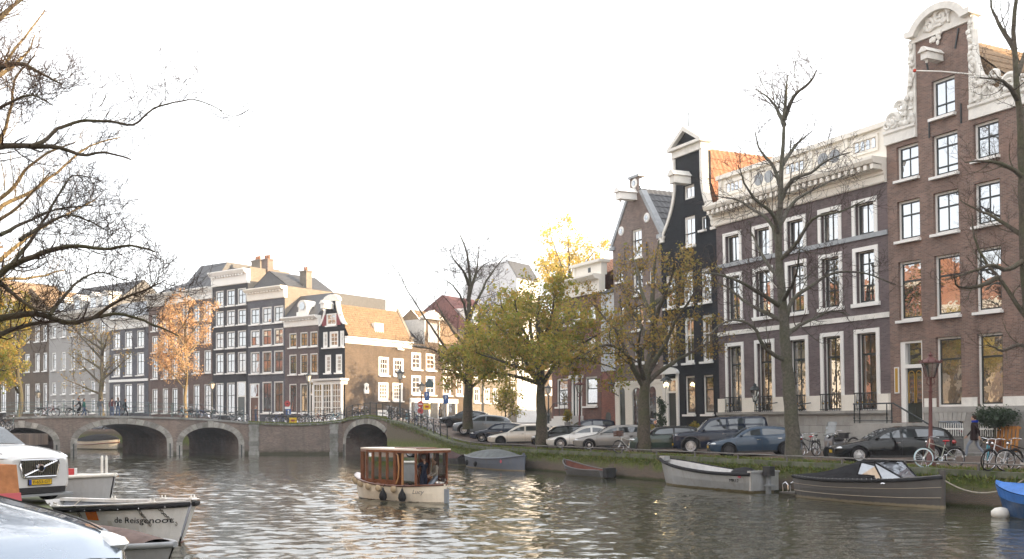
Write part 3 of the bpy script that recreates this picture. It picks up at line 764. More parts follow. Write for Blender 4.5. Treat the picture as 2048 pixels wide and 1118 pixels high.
# warm brown house with a raised neck gable
h = House('neck_gable_house', 'tall warm brown brick house with a white scrolled neck gable', FR, FR.s(1784), FR.s(2072), 1.6, 13, M_BRHR, LEAN)
B1, B2, B3 = (h.u(1803), h.u(1848)), (h.u(1875), h.u(1926)), (h.u(1957), h.u(2009))
def zz(px, a, c): return h.z(px, c), h.z(px, a)
zr4, zr3, zr2 = zz(1998, 240, 314), zz(2002, 359, 446), zz(2006, 491, 620)
zc4, za = zz(1916, 263, 347), zz(1912, 154, 230)
kw = dict(y=.26, fw=.10, sw=.06, ms=M_SASH)
for (a, c) in (B1, B3): h.win(a + .02, c - .02, *zr4, cols=2, rows=(3, 2), thick=1.3, gl=M_GLASS, **kw)
h.win(*B2, *zc4, cols=2, rows=(.8, 2.2, 1.2), thick=1.3, gl=M_GLASS, **kw); h.win(B2[0] + .02, B2[1] - .1, *za, cols=2, rows=(1, 2.2), thick=1.2, gl=M_GLASS, **kw)
for q in (B1, B2, B3):
    h.win(*q, *zr3, cols=2, rows=(3, 1.6), thick=1.3, gl=M_GLASS, **kw)
    h.win(*q, *zr2, cols=1, rows=(2.6, 1.25), thick=1.6, gl=M_GLASS, **kw)
zg = (h.z(1926, 813), h.z(1926, 671))
for q in (B2, B3): h.win(q[0], q[1], *zg, cols=1, rows=(2.25, 1), thick=1.5, fw=.1, sw=.06, y=.26, gl=M_GLASS3, sill=False)
# door with fanlight, gilt grille and bell plate
zd0, zd1 = 1.6 + 1.35, h.z(1848, 680); du0, du1 = B1
h.ops.append((du0, du1, zd0, zd1)); zf = zd0 + (zd1 - zd0) * .69
b = MB(); fr = .28
b.box(du0, .05, zd0, du0 + fr, .3, zd1, 0); b.box(du1 - .09, .05, zd0, du1, .3, zd1, 0); b.box(du0 + fr, .05, zd1 - .1, du1 - .09, .3, zd1, 0); b.box(du0 + fr, .03, zf - .09, du1 - .09, .3, zf + .09, 0)
dfr = h.add(b, 'door_frame', M_WHITE)
b = MB(); b.box(du0 + fr, .2, zd0, du1 - .09, .27, zf - .09, 0)
for k in (0, 1):
    x0 = du0 + fr + .08 + k * (du1 - .09 - du0 - fr - .08) / 2; x1 = x0 + (du1 - .09 - du0 - fr - .24) / 2
    b.box(x0, .18, zd0 + .15, x1, .201, zd0 + .75, 0); b.box(x0, .19, zd0 + .95, x1, .201, zf - .35, 1)
    pts = [(x0, .17, zd0 + .95), (x0, .17, zf - .45)] + [((x0 + x1) / 2 - math.cos(t) * (x1 - x0) / 2, .17, zf - .45 + math.sin(t) * .22) for t in np.linspace(.2, 2.9, 7)] + [(x1, .17, zf - .45), (x1, .17, zd0 + .95)]
    b.tube(pts, .022, 5, 2)
    for z in np.linspace(zd0 + 1.05, zf - .6, 5): spiral(b, ((x0 + x1) / 2, z), .1, 1.2, 0, 1, .016, .165, 0)
dr = h.add(b, 'front_door', [M_DOORG, M_GLASS3, M_GOLD])
b = MB(); b.box(du0 + fr + .05, .23, zf + .09, du1 - .14, .25, zd1 - .1); h.add(b, 'fanlight', M_GLASS)
b = MB(); b.box(du0 - .02 - .30, -.05, zd0 + 1.45, du0 - .05, -.005, zd0 + 2.75, 0); b.box(du0 - .27, -.06, zd0 + 1.5, du0 - .10, -.045, zd0 + 2.7, 1); h.add(b, 'name_plate', [M_WHITE, M_GOLD])
zsh0, zsh1 = h.z(1778, 240), h.z(2040, 192)          # shoulder heights (equal in the building)
zsh = .5 * (h.z(1778, 274) + h.z(1938, 224)); un0, un1 = h.u(1846), h.u(1952)
ztop = .5 * (h.z(1846, 84) + h.z(1950, 40)); c = .5 * (un0 + un1)
h.shell([(1.6, 0, h.w), (zsh, 0, h.w), (zsh + .001, un0, un1), (ztop, un0, un1)], zsh - .3, .26)
zpl = h.z(1926, 823)
b = MB()
for a, q in ((B1[1] + .1, B2[0]), (B2[1], B3[0]), (B3[1], h.w + .02)): b.box(a, -.05, zg[0], q, -.002, zpl + (zg[0] - zpl) * 0 + .0 if False else zg[0] + .42)
h.add(b, 'plinth_band', M_OFFW)
b = MB(); b.box(B1[1] + .06, -.11, zg[0] - .28, h.w + .02, -.003, zg[0] - .002); h.add(b, 'plinth_ledge', M_PLINTH)
b = MB(); bw0, bw1 = h.u(1880), h.u(1930); bz0, bz1 = h.z(1926, 900), h.z(1926, 842); b3 = (h.u(1962), h.u(2012))
ub = B1[1] + .1
for seg in ((ub, bw0), (bw1, b3[0]), (b3[1], h.w)): b.box(seg[0], -.08, 1.6, seg[1], -.002, zg[0] - .28)
for seg in ((bw0, bw1), b3): b.box(seg[0], -.08, bz1, seg[1], -.002, zg[0] - .28); b.box(seg[0], -.08, 1.6, seg[1], -.002, bz0)
h.add(b, 'basement_stone', M_PLINTH)
for seg in ((bw0, bw1), b3):
    b = MB(); b.box(seg[0], -.05, bz0, seg[1], -.003, bz1, 0); 
    for k in range(11): x = seg[0] + (k + .5) * (seg[1] - seg[0]) / 11; b.box(x - .012, -.07, bz0 + .65, x + .012, -.05, bz1 - .1, 1)
    b.box(seg[0], -.075, bz0 + .95, seg[1], -.052, bz0 + 1.02, 1); h.add(b, 'basement_window', [M_GLASS, M_WHITE])
    b = MB()
    for k in range(7): x = seg[0] - .12 + k * (seg[1] - seg[0] + .24) / 7; b.prism([(x + .01, bz1 + .01), (x + (seg[1] - seg[0] + .24) / 7 - .01, bz1 + .01), (x + (seg[1] - seg[0] + .24) / 7 - .01 + (k - 3) * .03, bz1 + .42), (x + .01 + (k - 3) * .03, bz1 + .42)], -.11, -.081)
    h.add(b, 'keystones', M_PLINTH)
# white stone dressing of the gable
b = MB(); b.extr([(-.14, zsh - .55), (.05, zsh - .55), (.05, zsh + .12), (-.2, zsh + .12), (-.2, zsh), (-.12, zsh - .08)], -.05, un0 - .005); h.add(b, 'shoulder_cornice', M_OFFW); b = MB(); b.extr([(-.14, zsh - .55), (.05, zsh - .55), (.05, zsh + .12), (-.2, zsh + .12), (-.2, zsh), (-.12, zsh - .08)], un1 + .005, h.w + .05)
h.add(b, 'shoulder_cornice', M_OFFW)
hn = ztop - zsh
for sg, un in ((-1, un0), (1, un1)):
    b = MB(); E = un if sg < 0 else h.w - un; zb_ = zsh + .12
    cur = []
    for t in np.linspace(0, 1, 15):
        uu_ = un + sg * (.26 + (E - .45) * (1 - t) ** 3.6 * .55); cur.append((uu_, zb_ + hn * .97 * t))
    out = [(un + sg * .004, zb_)] + [(un + sg * (.26 + (E - .45) * .55), zb_)] + cur[1:] + [(un + sg * .004, zb_ + hn * .97)]
    if sg < 0: out = out[::-1]
    b.prism(out, -.08, .3)
    L = E
    spiral(b, (un + sg * L * .73, zb_ + .45), .40, 1.7, rad(200 if sg > 0 else -20), -sg, .15, -.12); spiral(b, (un + sg * L * .45, zb_ + 1.0), .32, 1.5, rad(180), sg, .13, -.13)
    spiral(b, (un + sg * .2, zb_ + hn * .55), .17, 1.3, 1.5, sg, .07, -.1); spiral(b, (un + sg * .18, zb_ + hn * .8), .15, 1.3, 1.5, -sg, .06, -.1)
    b.tube([(q[0] + sg * .02, -.06, q[1]) for q in cur], [.13 - .05 * i / 14 for i in range(15)], 7)
    for k in range(46):
        t = R.random() ** 1.6; lim = .16 + (E - .45) * (1 - t) ** 3 * .5; b.blob((un + sg * R.uniform(.1, lim + .12), R.uniform(-.2, -.08), zb_ + .1 + hn * .9 * t), (R.uniform(.06, .17), .09, R.uniform(.07, .2)), 6, jit=.2)
    for k in range(14): b.blob((un + sg * R.uniform(L * .4, L * .96), R.uniform(-.15, 0), zb_ + R.uniform(.05, .45)), (R.uniform(.1, .24), .12, R.uniform(.1, .25)), 6, jit=.2)
    for k in range(2): spiral(b, (un + sg * L * (.9 - .2 * k), zb_ + .3), .28, 1.4, 1.0, sg, .09, -.14)
    h.add(b, 'scroll_ornament', M_OFFW, 50)
ph = .27 * (un1 - un0); pw = (un1 - un0) / 2 + .34
def arcp(r0, z0, n=14): return [(c + r0 * math.sin(-1 + 2 * i / n if False else rad(-62 + 124 * i / n)) / math.sin(rad(62)), z0 + ph * ((math.cos(rad(-62 + 124 * i / n)) - math.cos(rad(62))) / (1 - math.cos(rad(62))))) for i in range(n + 1)]
o_ = arcp(pw - .28, ztop + .35); i_ = arcp(pw - .5, ztop + .04)
b = MB(); b.prism(([(c - pw, ztop + .35)] + o_ + [(c + pw, ztop + .35), (c + pw, ztop + .1)] + i_[::-1] + [(c - pw, ztop + .1)])[::-1], -.42, .5)
b.prism(([(c - pw + .15, ztop - .18), (c - pw + .15, ztop + .1)] + i_[:] + [(c + pw - .15, ztop + .1), (c + pw - .15, ztop - .18)])[::-1], -.12, .4)
spiral(b, (c + .1, ztop + .55), .45, 1.4, 0, 1, .13, -.16); spiral(b, (c - .55, ztop + .3), .33, 1.4, 2, -1, .1, -.16)
for k in range(30): b.blob((c + R.gauss(0, .5), -.15, ztop + .15 + abs(R.gauss(0, .25))), (R.uniform(.06, .2), .1, R.uniform(.06, .17)), 6, jit=.2)
for k in range(8): b.blob((c - .2 + R.gauss(0, .16), -.12, ztop - .35 + R.gauss(0, .15)), (.1, .08, .14), 6, jit=.2)
h.add(b, 'gable_pediment', M_OFFW, 40)
b = MB(); b.box(un1 + .01, -.06, zsh + .1, un1 + .2, .32, ztop + .05); b.box(un0 - .2, -.06, zsh + .1, un0 - .01, .32, ztop + .05); h.add(b, 'neck_edging', M_WHITE)
b = MB(); b.box(un0 + .02, .5, zsh - .3, un1 - .02, .62, ztop - .02); b.quad((un0, .02, ztop - .01), (un1, .02, ztop - .01), (un1, .6, ztop - .01), (un0, .6, ztop - .01)); b.quad((un1 - .001, 0, zsh), (un1 - .001, .6, zsh), (un1 - .001, .6, ztop), (un1 - .001, 0, ztop)); b.quad((un0 + .001, .6, zsh), (un0 + .001, 0, zsh), (un0 + .001, 0, ztop), (un0 + .001, .6, ztop)); h.add(b, 'gable_backing', M_BRHR)
hoist(h, c - .1, h.z(1872, 128), M_OFFW, 1.1, .68)
anchors(h, [(c - .85, zsh + 2.9, -.2), (c + .85, zsh + 3.4, .22), (c - .75, zsh - .35, 0), (c + 1.0, zsh - .1, 0)])
gable_roof(h, zsh - .35, ztop - .25, M_TILEB, y0=.66, n=40, ridge=c)
b = MB(); b.tube([(h.w - 1.2, -.1, zsh + .9), (c + 1.2, -1.6, zsh + 1.55), (c + .35, -2.3, zsh + 1.75)], .03, 6, 0); b.blob((c + .35, -2.3, zsh + 1.75), .09, 6, 1); h.add(b, 'flag_pole', [M_OFFW, mat('red_paint', (.5, .06, .03))])
# stoop with balustrade
b = MB()
for k in range(7): b.box(du1 + .1 + k * .28, -1.25, 1.45, du1 + .38 + k * .28 + .02, -.1, 1.6 + 1.35 - .19 * k - .02 * (k > 0))
b.box(du0 - 1.9, -1.3, 1.45, du1 + .1, -.1, zd0 - .02); h.add(b, 'stoop', M_PLINTH)
b = MB()
for x in (du0 - 1.85, du0 - 1.5, du0 + .2, du0 + .5): b.tube([(x, -1.22, zd0), (x, -1.22, zd0 + .95)], .028, 6); b.blob((x, -1.22, zd0 + .25), .06, 6)
b.tube([(du0 - 1.9, -1.22, zd0 + .97), (du0 + .6, -1.22, zd0 + .97), (du1 + 1.9, -1.22, 1.6 + 1.0)], .04, 6); b.tube([(du0 - 1.9, -1.22, zd0 + .12), (du0 + .55, -1.22, zd0 + .12)], .025, 5)
b.tube([(du1 + 1.9, -1.22, 1.55), (du1 + 1.9, -1.22, 2.62)], .03, 6)
h.add(b, 'stoop_railing', M_IRON, 40)
HR = h
# five bay mansion
h = House('five_bay_house', 'wide purple brown house with five bays and a cream cornice', FR, FR.s(1441), FR.s(1784), 1.6, 14, M_BRH5, LEAN)
cs = [h.u(x) for x in (1473, 1533, 1599, 1668, 1738)]; wo = .5 * (h.u(1763) - h.u(1713)) - .2
zt3, zt2, ztg = (h.z(1745, 468), h.z(1745, 405)), (h.z(1750, 604), h.z(1750, 500)), (h.z(1755, 820), h.z(1755, 664))
bs = MB()
for i, cu in enumerate(cs):
    kw = dict(y=.3, fw=.05, sw=.07, ms=M_SASH, sill=False)
    h.win(cu - wo, cu + wo, *zt3, cols=2, rows=(1,), gl=R.choice([M_GLASS, M_GLASS, M_GLASS2]), **kw)
    h.win(cu - wo, cu + wo, *zt2, cols=2, rows=(1, 1.3, .7), gl=R.choice([M_GLASS, M_GLASS3]), **kw)
    h.win(cu - wo, cu + wo, *ztg, cols=2, rows=(2.7, 1), thick=1.4, gl=[M_GLASS2, M_GLASS3, M_GLASS2, M_GLASS3, M_GLASS3][i], **kw)
    for za_, zb_ in (zt3, zt2, ztg): surround(bs, cu - wo, cu + wo, za_, zb_, .21, .06)
    bs.box(cu - wo - .3, -.14, zt2[0] - .2, cu + wo + .3, .02, zt2[0] - .002); 
h.add(bs, 'window_surrounds', M_WHITE)
b = MB(); b.box(0, -.1, zt3[0] - .24, h.w, -.001, zt3[0] - .003); h.add(b, 'sill_band', M_LEAD)
zbd = h.z(1783, 629); b = MB(); b.box(0, -.07, zbd - .13, h.w, -.001, zbd + .13); h.add(b, 'string_course', M_OFFW)
zfb, zct, zpt = h.z(1777, 367), h.z(1777, 318), h.z(1771, 246); zcb = zfb + (zct - zfb) * .55
h.shell([(1.6, 0, h.w), (zfb, 0, h.w)], zfb, .3)
H_ = zct - zfb
h.cornice([(-.06, zfb), (.3, zfb), (.3, zct), (-1.0, zct), (-1.0, zct - .14), (-.9, zct - .32), (-.34, zct - .36), (-.34, zct - .62), (-.22, zct - .68), (-.22, zfb + .42), (-.16, zfb + .38), (-.16, zfb + .06), (-.12, zfb)], M_CREAM, u0=-.05, u1=h.w - .03)
h.dentils(zct - .6, zct - .37, -.88, -.34, .42, .2, M_CREAM)
# attic storey: panelled parapet with grouped arched lights
b = MB(); w = h.w - .05; b.box(.05, .25, zct, w, .6, zpt - .25); b.box(-.02, .05, zpt - .25, w + .05, .8, zpt); b.box(0.0, .12, zct + .001, w + .02, .24, zct + .4)
for k in range(6):
    x = .1 + k * (w - .5) / 5; b.box(x, .15, zct + .4, x + .3, .25, zpt - .25)
h.add(b, 'attic_parapet', M_CREAM)
for k in range(5):
    x = .1 + (k + .5) * (w - .5) / 5 + .15
    if k in (0, 2, 4):
        for j in range(4):
            xx = x + (j - 1.5) * .36; b = MB()
            arch = [(xx - .11, zct + .75), (xx + .11, zct + .75), (xx + .11, zpt - .75)] + [(xx + .11 * math.cos(t), zpt - .75 + .11 * math.sin(t)) for t in np.linspace(.4, 2.75, 5)] + [(xx - .11, zpt - .75)]
            b.prism(arch, .22, .262); h.add(b, 'attic_light', M_GLASS)
        b = MB(); b.box(x - .85, .17, zct + .55, x + .85, .249, zct + .7); b.box(x - .85, .17, zpt - .6, x + .85, .249, zpt - .45); b.box(x - .86, .17, zct + .7, x - .75, .249, zpt - .6); b.box(x + .75, .17, zct + .7, x + .86, .249, zpt - .6); h.add(b, 'attic_frame', M_CREAM)
    else:
        for j in (-1, 1):
            b = MB(); b.lathe([(.0, .20), (.34, .20), (.36, .24), (.36, .26)], 16, (x + j * .42, 0, .5 * (zct + zpt)), 'y'); o = h.add(b, 'attic_disc', M_LEAD)
        b = MB(); b.box(x - .95, .19, zct + .5, x + .95, .245, zct + .56); b.box(x - .95, .19, zpt - .5, x + .95, .245, zpt - .44); h.add(b, 'attic_panel', M_CREAM)
b = MB(); b.box(.1, .6, zfb, h.w - .1, 9, zpt - .4); h.add(b, 'attic', M_CREAM)
# plinth: cream piers between balconies, ledge, rusticated basement
zp1, zp0 = h.z(1780, 787), h.z(1780, 820); zl = h.z(1780, 829)
e = [0] + [q for cu in cs for q in (cu - wo - .12, cu + wo + .12)] + [h.w - .02]
for k in range(0, len(e), 2):
    b = MB(); b.box(e[k] + .01, -.16, zp0, e[k + 1], -.001, zp1); h.add(b, 'plinth_panel', M_CREAM)
b = MB(); b.extr([(-.3, zp0 - .14), (-.2, zl), (.0, zl), (.0, zp0 - .003), (-.3, zp0 - .003)], 0, h.w); h.add(b, 'ledge', M_PLINTH)
nb = 5; bwz0, bwz1 = h.z(1750, 880), h.z(1750, 850)
for i, cu in enumerate(cs):
    b = MB()
    for k in range(9): x = cu - wo - .04 + k * (2 * wo + .08) / 8; b.tube([(x, -.24, zp0), (x, -.24 - (.06 if k % 2 else 0), zp0 + .35), (x, -.24, zp1 + .05)], .018, 5, 0)
    b.box(cu - wo - .1, -.27, zp1 + .03, cu + wo + .1, -.21, zp1 + .09, 0); b.box(cu - wo - .1, -.26, zp0 + .06, cu + wo + .1, -.22, zp0 + .1, 0)
    for k in range(4): spiral(b, (cu - wo * .75 + k * wo * .5, zp0 + .42), .14, 1.3, k, (-1) ** k, .018, -.25, 0); b.blob((cu - wo * .75 + k * wo * .5, -.26, zp0 + .42), (.05, .03, .05), 5, 1)
    h.add(b, 'balcony_grille', [M_IRON, M_GOLD], 40)
# rusticated stone courses
rows = [1.6, 2.0, 2.4, 2.8, zl - .002]
bops = [(cu - .42, cu + .42, 1.75, 2.38) for cu in cs]
k = 0
for a, q in zip(rows, rows[1:]):
    x = 0 - (.4 if k % 2 else 0); k += 1
    while x < h.w:
        L = .95; x0, x1 = max(x, 0) + .008, min(x + L, h.w) - .008
        segs = [(x0, x1)]
        for o in bops:
            if o[2] < q - .1 and o[3] > a + .05:
                ns = []
                for s_ in segs:
                    if o[1] <= s_[0] or o[0] >= s_[1]: ns.append(s_)
                    else:
                        if o[0] - s_[0] > .05: ns.append((s_[0], o[0]))
                        if s_[1] - o[1] > .05: ns.append((o[1], s_[1]))
                segs = ns
        for s_ in segs:
            if s_[1] - s_[0] > .04: b = MB(); b.box(s_[0], -.11 - R.uniform(0, .01), a + .008, s_[1], -.002, q - .008); h.add(b, 'basement_block', M_PLINTH)
        x += L
for i, o in enumerate(bops):
    b = MB(); b.box(o[0], -.05, o[2], o[1], -.003, o[3] - .01, 0); b.box(o[0], -.07, o[2], o[1], -.051, o[2] + .1, 1); b.box((o[0] + o[1]) / 2 - .03, -.07, o[2], (o[0] + o[1]) / 2 + .03, -.051, o[3] - .02, 1); h.add(b, 'basement_window', [M_GLASS, M_WHITE if i == 2 else M_SASH])
    b = MB(); m_ = .5 * (o[0] + o[1])
    ar_ = [(m_ + .62 * math.cos(t), 2.1 + .42 * math.sin(t)) for t in np.linspace(.05, math.pi - .05, 9)]; ir_ = [(m_ + .5 * math.cos(t), 2.1 + .3 * math.sin(t)) for t in np.linspace(.05, math.pi - .05, 9)]
    b.prism((ar_ + ir_[::-1])[::-1], -.16, -.12); h.add(b, 'basement_arch', M_PLINTH)
for px in (1541, 1606):                                   # wall lanterns on scrolled brackets
    u = h.u(px); z = h.z(px, 790); L = thing('wall_lantern', 'black wall lantern on a scrolled bracket %s the bare tree trunk' % ('left of' if px < 1570 else 'right of'), 'lantern', (0, 0, 0), 0, 'lanterns on the five bay house')
    L.matrix_world = h.root.matrix_basis @ Matrix.Translation((u - .1, -1.0, z + h.dz))
    b = MB(); b.lathe([(.12, -.32), (.24, .28)], 6, mi=1); b.lathe([(.3, .28), (.32, .31), (.2, .48), (.08, .55), (.1, .62), (.0, .7)], 6, mi=0); b.lathe([(.0, -.42), (.14, -.36), (.13, -.31)], 6, mi=0)
    for q in range(6): t = q * math.pi / 3; b.tube([(.12 * math.cos(t), .12 * math.sin(t), -.32), (.24 * math.cos(t), .24 * math.sin(t), .28)], .014, 4, 0)
    b.build('lantern', [M_IRON, M_LAMPG], L)
    b = MB(); b.tube([(0, 0, -.4), (.1, 0, -.7), (.45, 0, -.75), (.75, .3, -.5), (1.0, .75, -.45)], .03, 6); spiral(b, (.75, -.62), .3, 1.5, 0, -1, .03, .2); b.build('bracket', M_IRON, L, 40)
b = MB(); b.tube([(h.u(1568), -.1, zt2[0] + 1.3), (h.u(1583) - .2, -1.9, zt2[0] + 2.5)], .03, 6, 0); h.add(b, 'flag_staff', M_OFFW)
chimney(h, 1.2, 6, zpt - .4, zpt + .9, 1.6, .8)
H5 = h
# black neck-gabled house
h = House('black_gable_house', 'tall black painted house with a white bell shaped gable', FR, FR.s(1330), FR.s(1440.5), 1.6, 14, M_BLACKW, LEAN)
cols_ = [(h.u(1337), h.u(1357)), (h.u(1372), h.u(1392)), (h.u(1408), h.u(1429))]
z1 = (h.z(1428, 722), h.z(1428, 628)); z2 = (h.z(1420, 604), h.z(1420, 536)); zg = (h.z(1430, 828), h.z(1430, 749))
for q in cols_:
    h.win(*q, *z1, cols=2, rows=(1.6, 1), y=.22, fw=.12, ms=M_WHITE, sw=.05); h.win(*q, *z2, cols=2, rows=(1, 1), y=.22, fw=.12, ms=M_WHITE, sw=.05)
for q in cols_[1:]: h.win(*q, *zg, cols=1, rows=(1.8, 1), y=.22, fw=.1, sw=.06, gl=M_GLASS3)
zsh = h.z(1433, 455); zn = h.z(1406, 356); zp = .5 * (h.z(1352, 320) + h.z(1402, 308)); un0, un1 = h.u(1363), h.u(1413); c = .5 * (un0 + un1)
za2 = (h.z(1392, 492), h.z(1392, 432)); za3 = (h.z(1389, 399), h.z(1389, 371))
h.win(h.u(1377), h.u(1399), *za2, cols=2, rows=(1,), y=.2, fw=.12, ms=M_WHITE, gl=M_GLASS); h.win(h.u(1378), h.u(1399), *za3, cols=2, rows=(1,), y=.2, fw=.1, ms=M_WHITE, gl=M_GLASS, sill=False)
h.win(h.u(1411), h.u(1421), h.z(1408, 463), h.z(1408, 436), cols=1, rows=(1,), y=.2, fw=.08, gl=M_GLASS)
du = (h.u(1333), h.u(1356)); zdt = h.z(1350, 757); h.ops.append((du[0], du[1], 2.2, zdt))
prof = [(zsh, 0, h.w)]
for t in np.linspace(.08, 1, 9): k = (1 - t) ** 1.9; prof.append((zsh + (zn - zsh) * t, un0 - un0 * k * .93, un1 + (h.w - un1) * k * .93))
h.shell([(1.6, 0, h.w)] + prof + [(zp, un0, un1)], zsh, .22, extra=lambda b: b.box(un0 + .05, .45, zsh - .3, un1 - .05, .85, zp))
b = MB()
for sg in (0, 1):                                          # white edging that follows the bell curve
    pl = [(p[1 + sg], p[0]) for p in prof] + [((un0, un1)[sg], zp)]; o = .24 * (1 if sg else -1)
    for (a, z_), (c2, z2_) in zip(pl, pl[1:]):
        q = [(a, z_), (a + o, z_), (c2 + o, z2_), (c2, z2_)]; b.prism(q if not sg else q[::-1], -.1, .4)
h.add(b, 'gable_edging', M_OFFW)
b = MB(); pw = (un1 - un0) / 2 + .35
b.box(c - pw + .12, -.15, zp, c + pw - .12, .6, zp + .45, 0); b.box(c - pw - .1, -.38, zp + .45, c + pw + .1, .7, zp + .62, 0)
b.prism([(c - pw - .1, zp + .62), (c - pw + .3, zp + .62), (c, zp + 1.45), (c + pw - .3, zp + .62), (c + pw + .1, zp + .62), (c, zp + 1.75)][::1], -.38, .7, 0)
b.prism([(c - pw + .3, zp + .62), (c + pw - .3, zp + .62), (c, zp + 1.45)], -.1, .6, 1); h.add(b, 'gable_pediment', [M_OFFW, M_BLACKW])
b = MB(); b.tube([(c, .1, zp + 1.7), (c, .1, zp + 2.5), (c + .08, .1, zp + 2.65)], .035, 5); h.add(b, 'finial', M_IRON)
hoist(h, c, zn - .0, M_OFFW, 1.3); 
for sg, uu_ in ((-1, .15), (1, h.w - .15)):
    b = MB(); spiral(b, (uu_, zsh + .25), .28, 1.4, 0, sg, .1, -.05); b.box(uu_ - .25, -.14, zsh - .18, uu_ + .25, .3, zsh); h.add(b, 'shoulder_scroll', M_OFFW, 50)
gable_roof(h, zsh - .3, zp + .5, M_TILER, y0=.9, n=34, ridge=c)
b = MB(); b.box(du[0], .02, 2.2, du[0] + .2, .2, zdt); b.box(du[1] - .14, .02, 2.2, du[1], .2, zdt); b.box(du[0] + .2, .02, zdt - .12, du[1] - .14, .2, zdt); b.box(du[0] + .2, .02, zdt - .95, du[1] - .14, .2, zdt - .83); b.box(du[0] - .22, -.1, 2.2, du[0] - .003, -.002, zdt + .3); b.box(du[1] + .003, -.1, 2.2, du[1] + .25, -.002, zdt + .3)
b.prism([(du[0] - .3, zdt + .3), (du[1] + .33, zdt + .3)] + [(.5 * (du[0] + du[1]) + .95 * math.cos(t), zdt + .3 + .45 * math.sin(t)) for t in np.linspace(.3, 2.84, 8)], -.25, -.005); h.add(b, 'door_case', M_WHITE)
b = MB(); b.box(du[0] + .2, .14, 2.2, du[1] - .14, .19, zdt - .95); h.add(b, 'front_door', M_DOORG); b = MB(); b.box(du[0] + .2, .15, zdt - .83, du[1] - .14, .17, zdt - .12); h.add(b, 'fanlight', M_GLASS)
b = MB(); b.box(-.1, -1.0, 1.45, du[1] + .4, -.01, 2.18); b.box(-.3, -1.3, 1.45, du[1] + .6, -1.0, 1.8); h.add(b, 'stoop', M_PLINTH)
L = thing('wall_lantern', 'lit hanging lantern in front of the black house doorway', 'lantern'); L.matrix_world = h.root.matrix_basis @ Matrix.Translation((h.u(1357), -.9, h.z(1357, 768) + h.dz))
b = MB(); b.lathe([(.14, -.3), (.2, .2)], 6, mi=1); b.lathe([(.42, .2), (.2, .42), (.05, .5)], 8, mi=0); b.blob((0, 0, 0), .12, 8, 2); b.tube([(0, 0, .5), (0, .9, .6)], .03, 5, 0); b.build('lantern', [M_IRON, M_LAMPG, M_WARM], L)
HD = h
# faded brown spout gable
h = House('spout_gable_house', 'faded brown brick house with a pointed spout gable', FR, FR.s(1234), FR.s(1329.5), 1.6, 13, M_BRHB, LEAN)
zsh = h.z(1240, 492); zap = h.z(1280, 386); c = h.w * .5; wc = (h.u(1272), h.u(1292))
for a, q in ((515, 458), (590, 538), (660, 612), (726, 690)): h.win(wc[0], wc[1], h.z(1285, a), h.z(1285, q), cols=2, rows=(1,), y=.22, fw=.1, ms=M_WHITE if a < 600 else M_SASH)
for a, q in ((564, 542), (640, 612), (725, 688)):
    for x in (1248, 1311): h.win(h.u(x) - .35, h.u(x) + .35, h.z(x, a), h.z(x, q), cols=1, rows=(1, 1), y=.2, fw=.07)
hw = .55
h.shell([(1.6, 0, h.w), (zsh, 0, h.w), (zap, c - hw, c + hw), (zap + 1.0, c - hw, c + hw)], zsh, .22, extra=lambda b: b.add([(0, .35, zsh), (h.w, .35, zsh), (c + hw, .35, zap), (c - hw, .35, zap)], [(3, 2, 1, 0)]))
b = MB()
for sg in (-1, 1):
    a = (c + sg * c, zsh - .05); q = (c + sg * hw, zap); q2 = (c + sg * (hw + .28), zap + .02); a2 = (c + sg * (c + .28), zsh + .02)
    pl = [a, q, q2, a2]; b.prism(pl if sg < 0 else pl[::-1], -.08, .4)
    b.box(c + sg * c - .3, -.12, zsh - .3, c + sg * c + .3, .4, zsh - .05)
b.box(c - hw - .1, -.1, zap + 1.0, c + hw + .1, .5, zap + 1.16)
h.add(b, 'gable_edging', M_LEAD)
hoist(h, c, zap - .3, M_WHITE, 1.4)
for du_, dzz in ((-1.9, 1.2), (1.5, 1.6), (0, 3.9)):
    b = MB(); b.lathe([(.0, -.06), (.3, -.06), (.34, -.02), (.34, .02)], 12, (c + du_ * .9, 0, zsh + dzz - (.3 if du_ else 0)), 'y'); b.lathe([(0, -.07), (.2, -.07)], 12, (c + du_ * .9, 0, zsh + dzz - (.3 if du_ else 0)), 'y', 1); h.add(b, 'round_window', [M_WHITE, M_GLASS])
anchors(h, [(c - .8, zsh + 3.2, .45), (c + .8, zsh + 3.2, -.45), (c - 1.3, zsh - .8, 0), (c + 1.3, zsh - .8, 0), (c - 2, zsh - 4, 0)])
gable_roof(h, zsh - .2, zap + .3, M_TILE, y0=.45, n=30, ridge=c)
zgt = h.z(1300, 760); b = MB(); b.box(-.02, -.14, zgt - .25, h.w, -.002, zgt, 0)
pts = [0, .9, 1.5, 2.4, 3.5, 4.4, 5.1]; op = [(.55, 1.25), (2.1, 3.3), (4.0, 4.9)]
for a, q in ((0, op[0][0]), (op[0][1], op[1][0]), (op[1][1], op[2][0]), (op[2][1], h.w)): b.box(a, -.1, 1.6, q, -.003, zgt - .25, 0)
for a, q in op:
    m_, r_ = (a + q) / 2, (q - a) / 2; zt_ = zgt - .35 - r_
    cv = [(m_ - r_ * math.cos(t), zt_ + r_ * .8 * math.sin(t)) for t in np.linspace(0, math.pi, 9)]
    b.prism([(a, zgt - .25)] + cv + [(q, zgt - .25)], -.1, -.003, 0)
h.add(b, 'ground_floor_cladding', M_CREAM)
for i, (a, q) in enumerate(op):
    b = MB(); b.box(a, -.03, 1.6 if i != 2 else 2.5, q, -.004, zgt - .3); h.add(b, 'front_door' if i != 2 else 'ground_window', M_DOORG if i == 0 else M_GLASS)
L = thing('wall_lantern', 'black wall lantern beside the pale arched ground floor', 'lantern'); L.matrix_world = h.root.matrix_basis @ Matrix.Translation((.5, -.7, h.z(1246, 775) + h.dz))
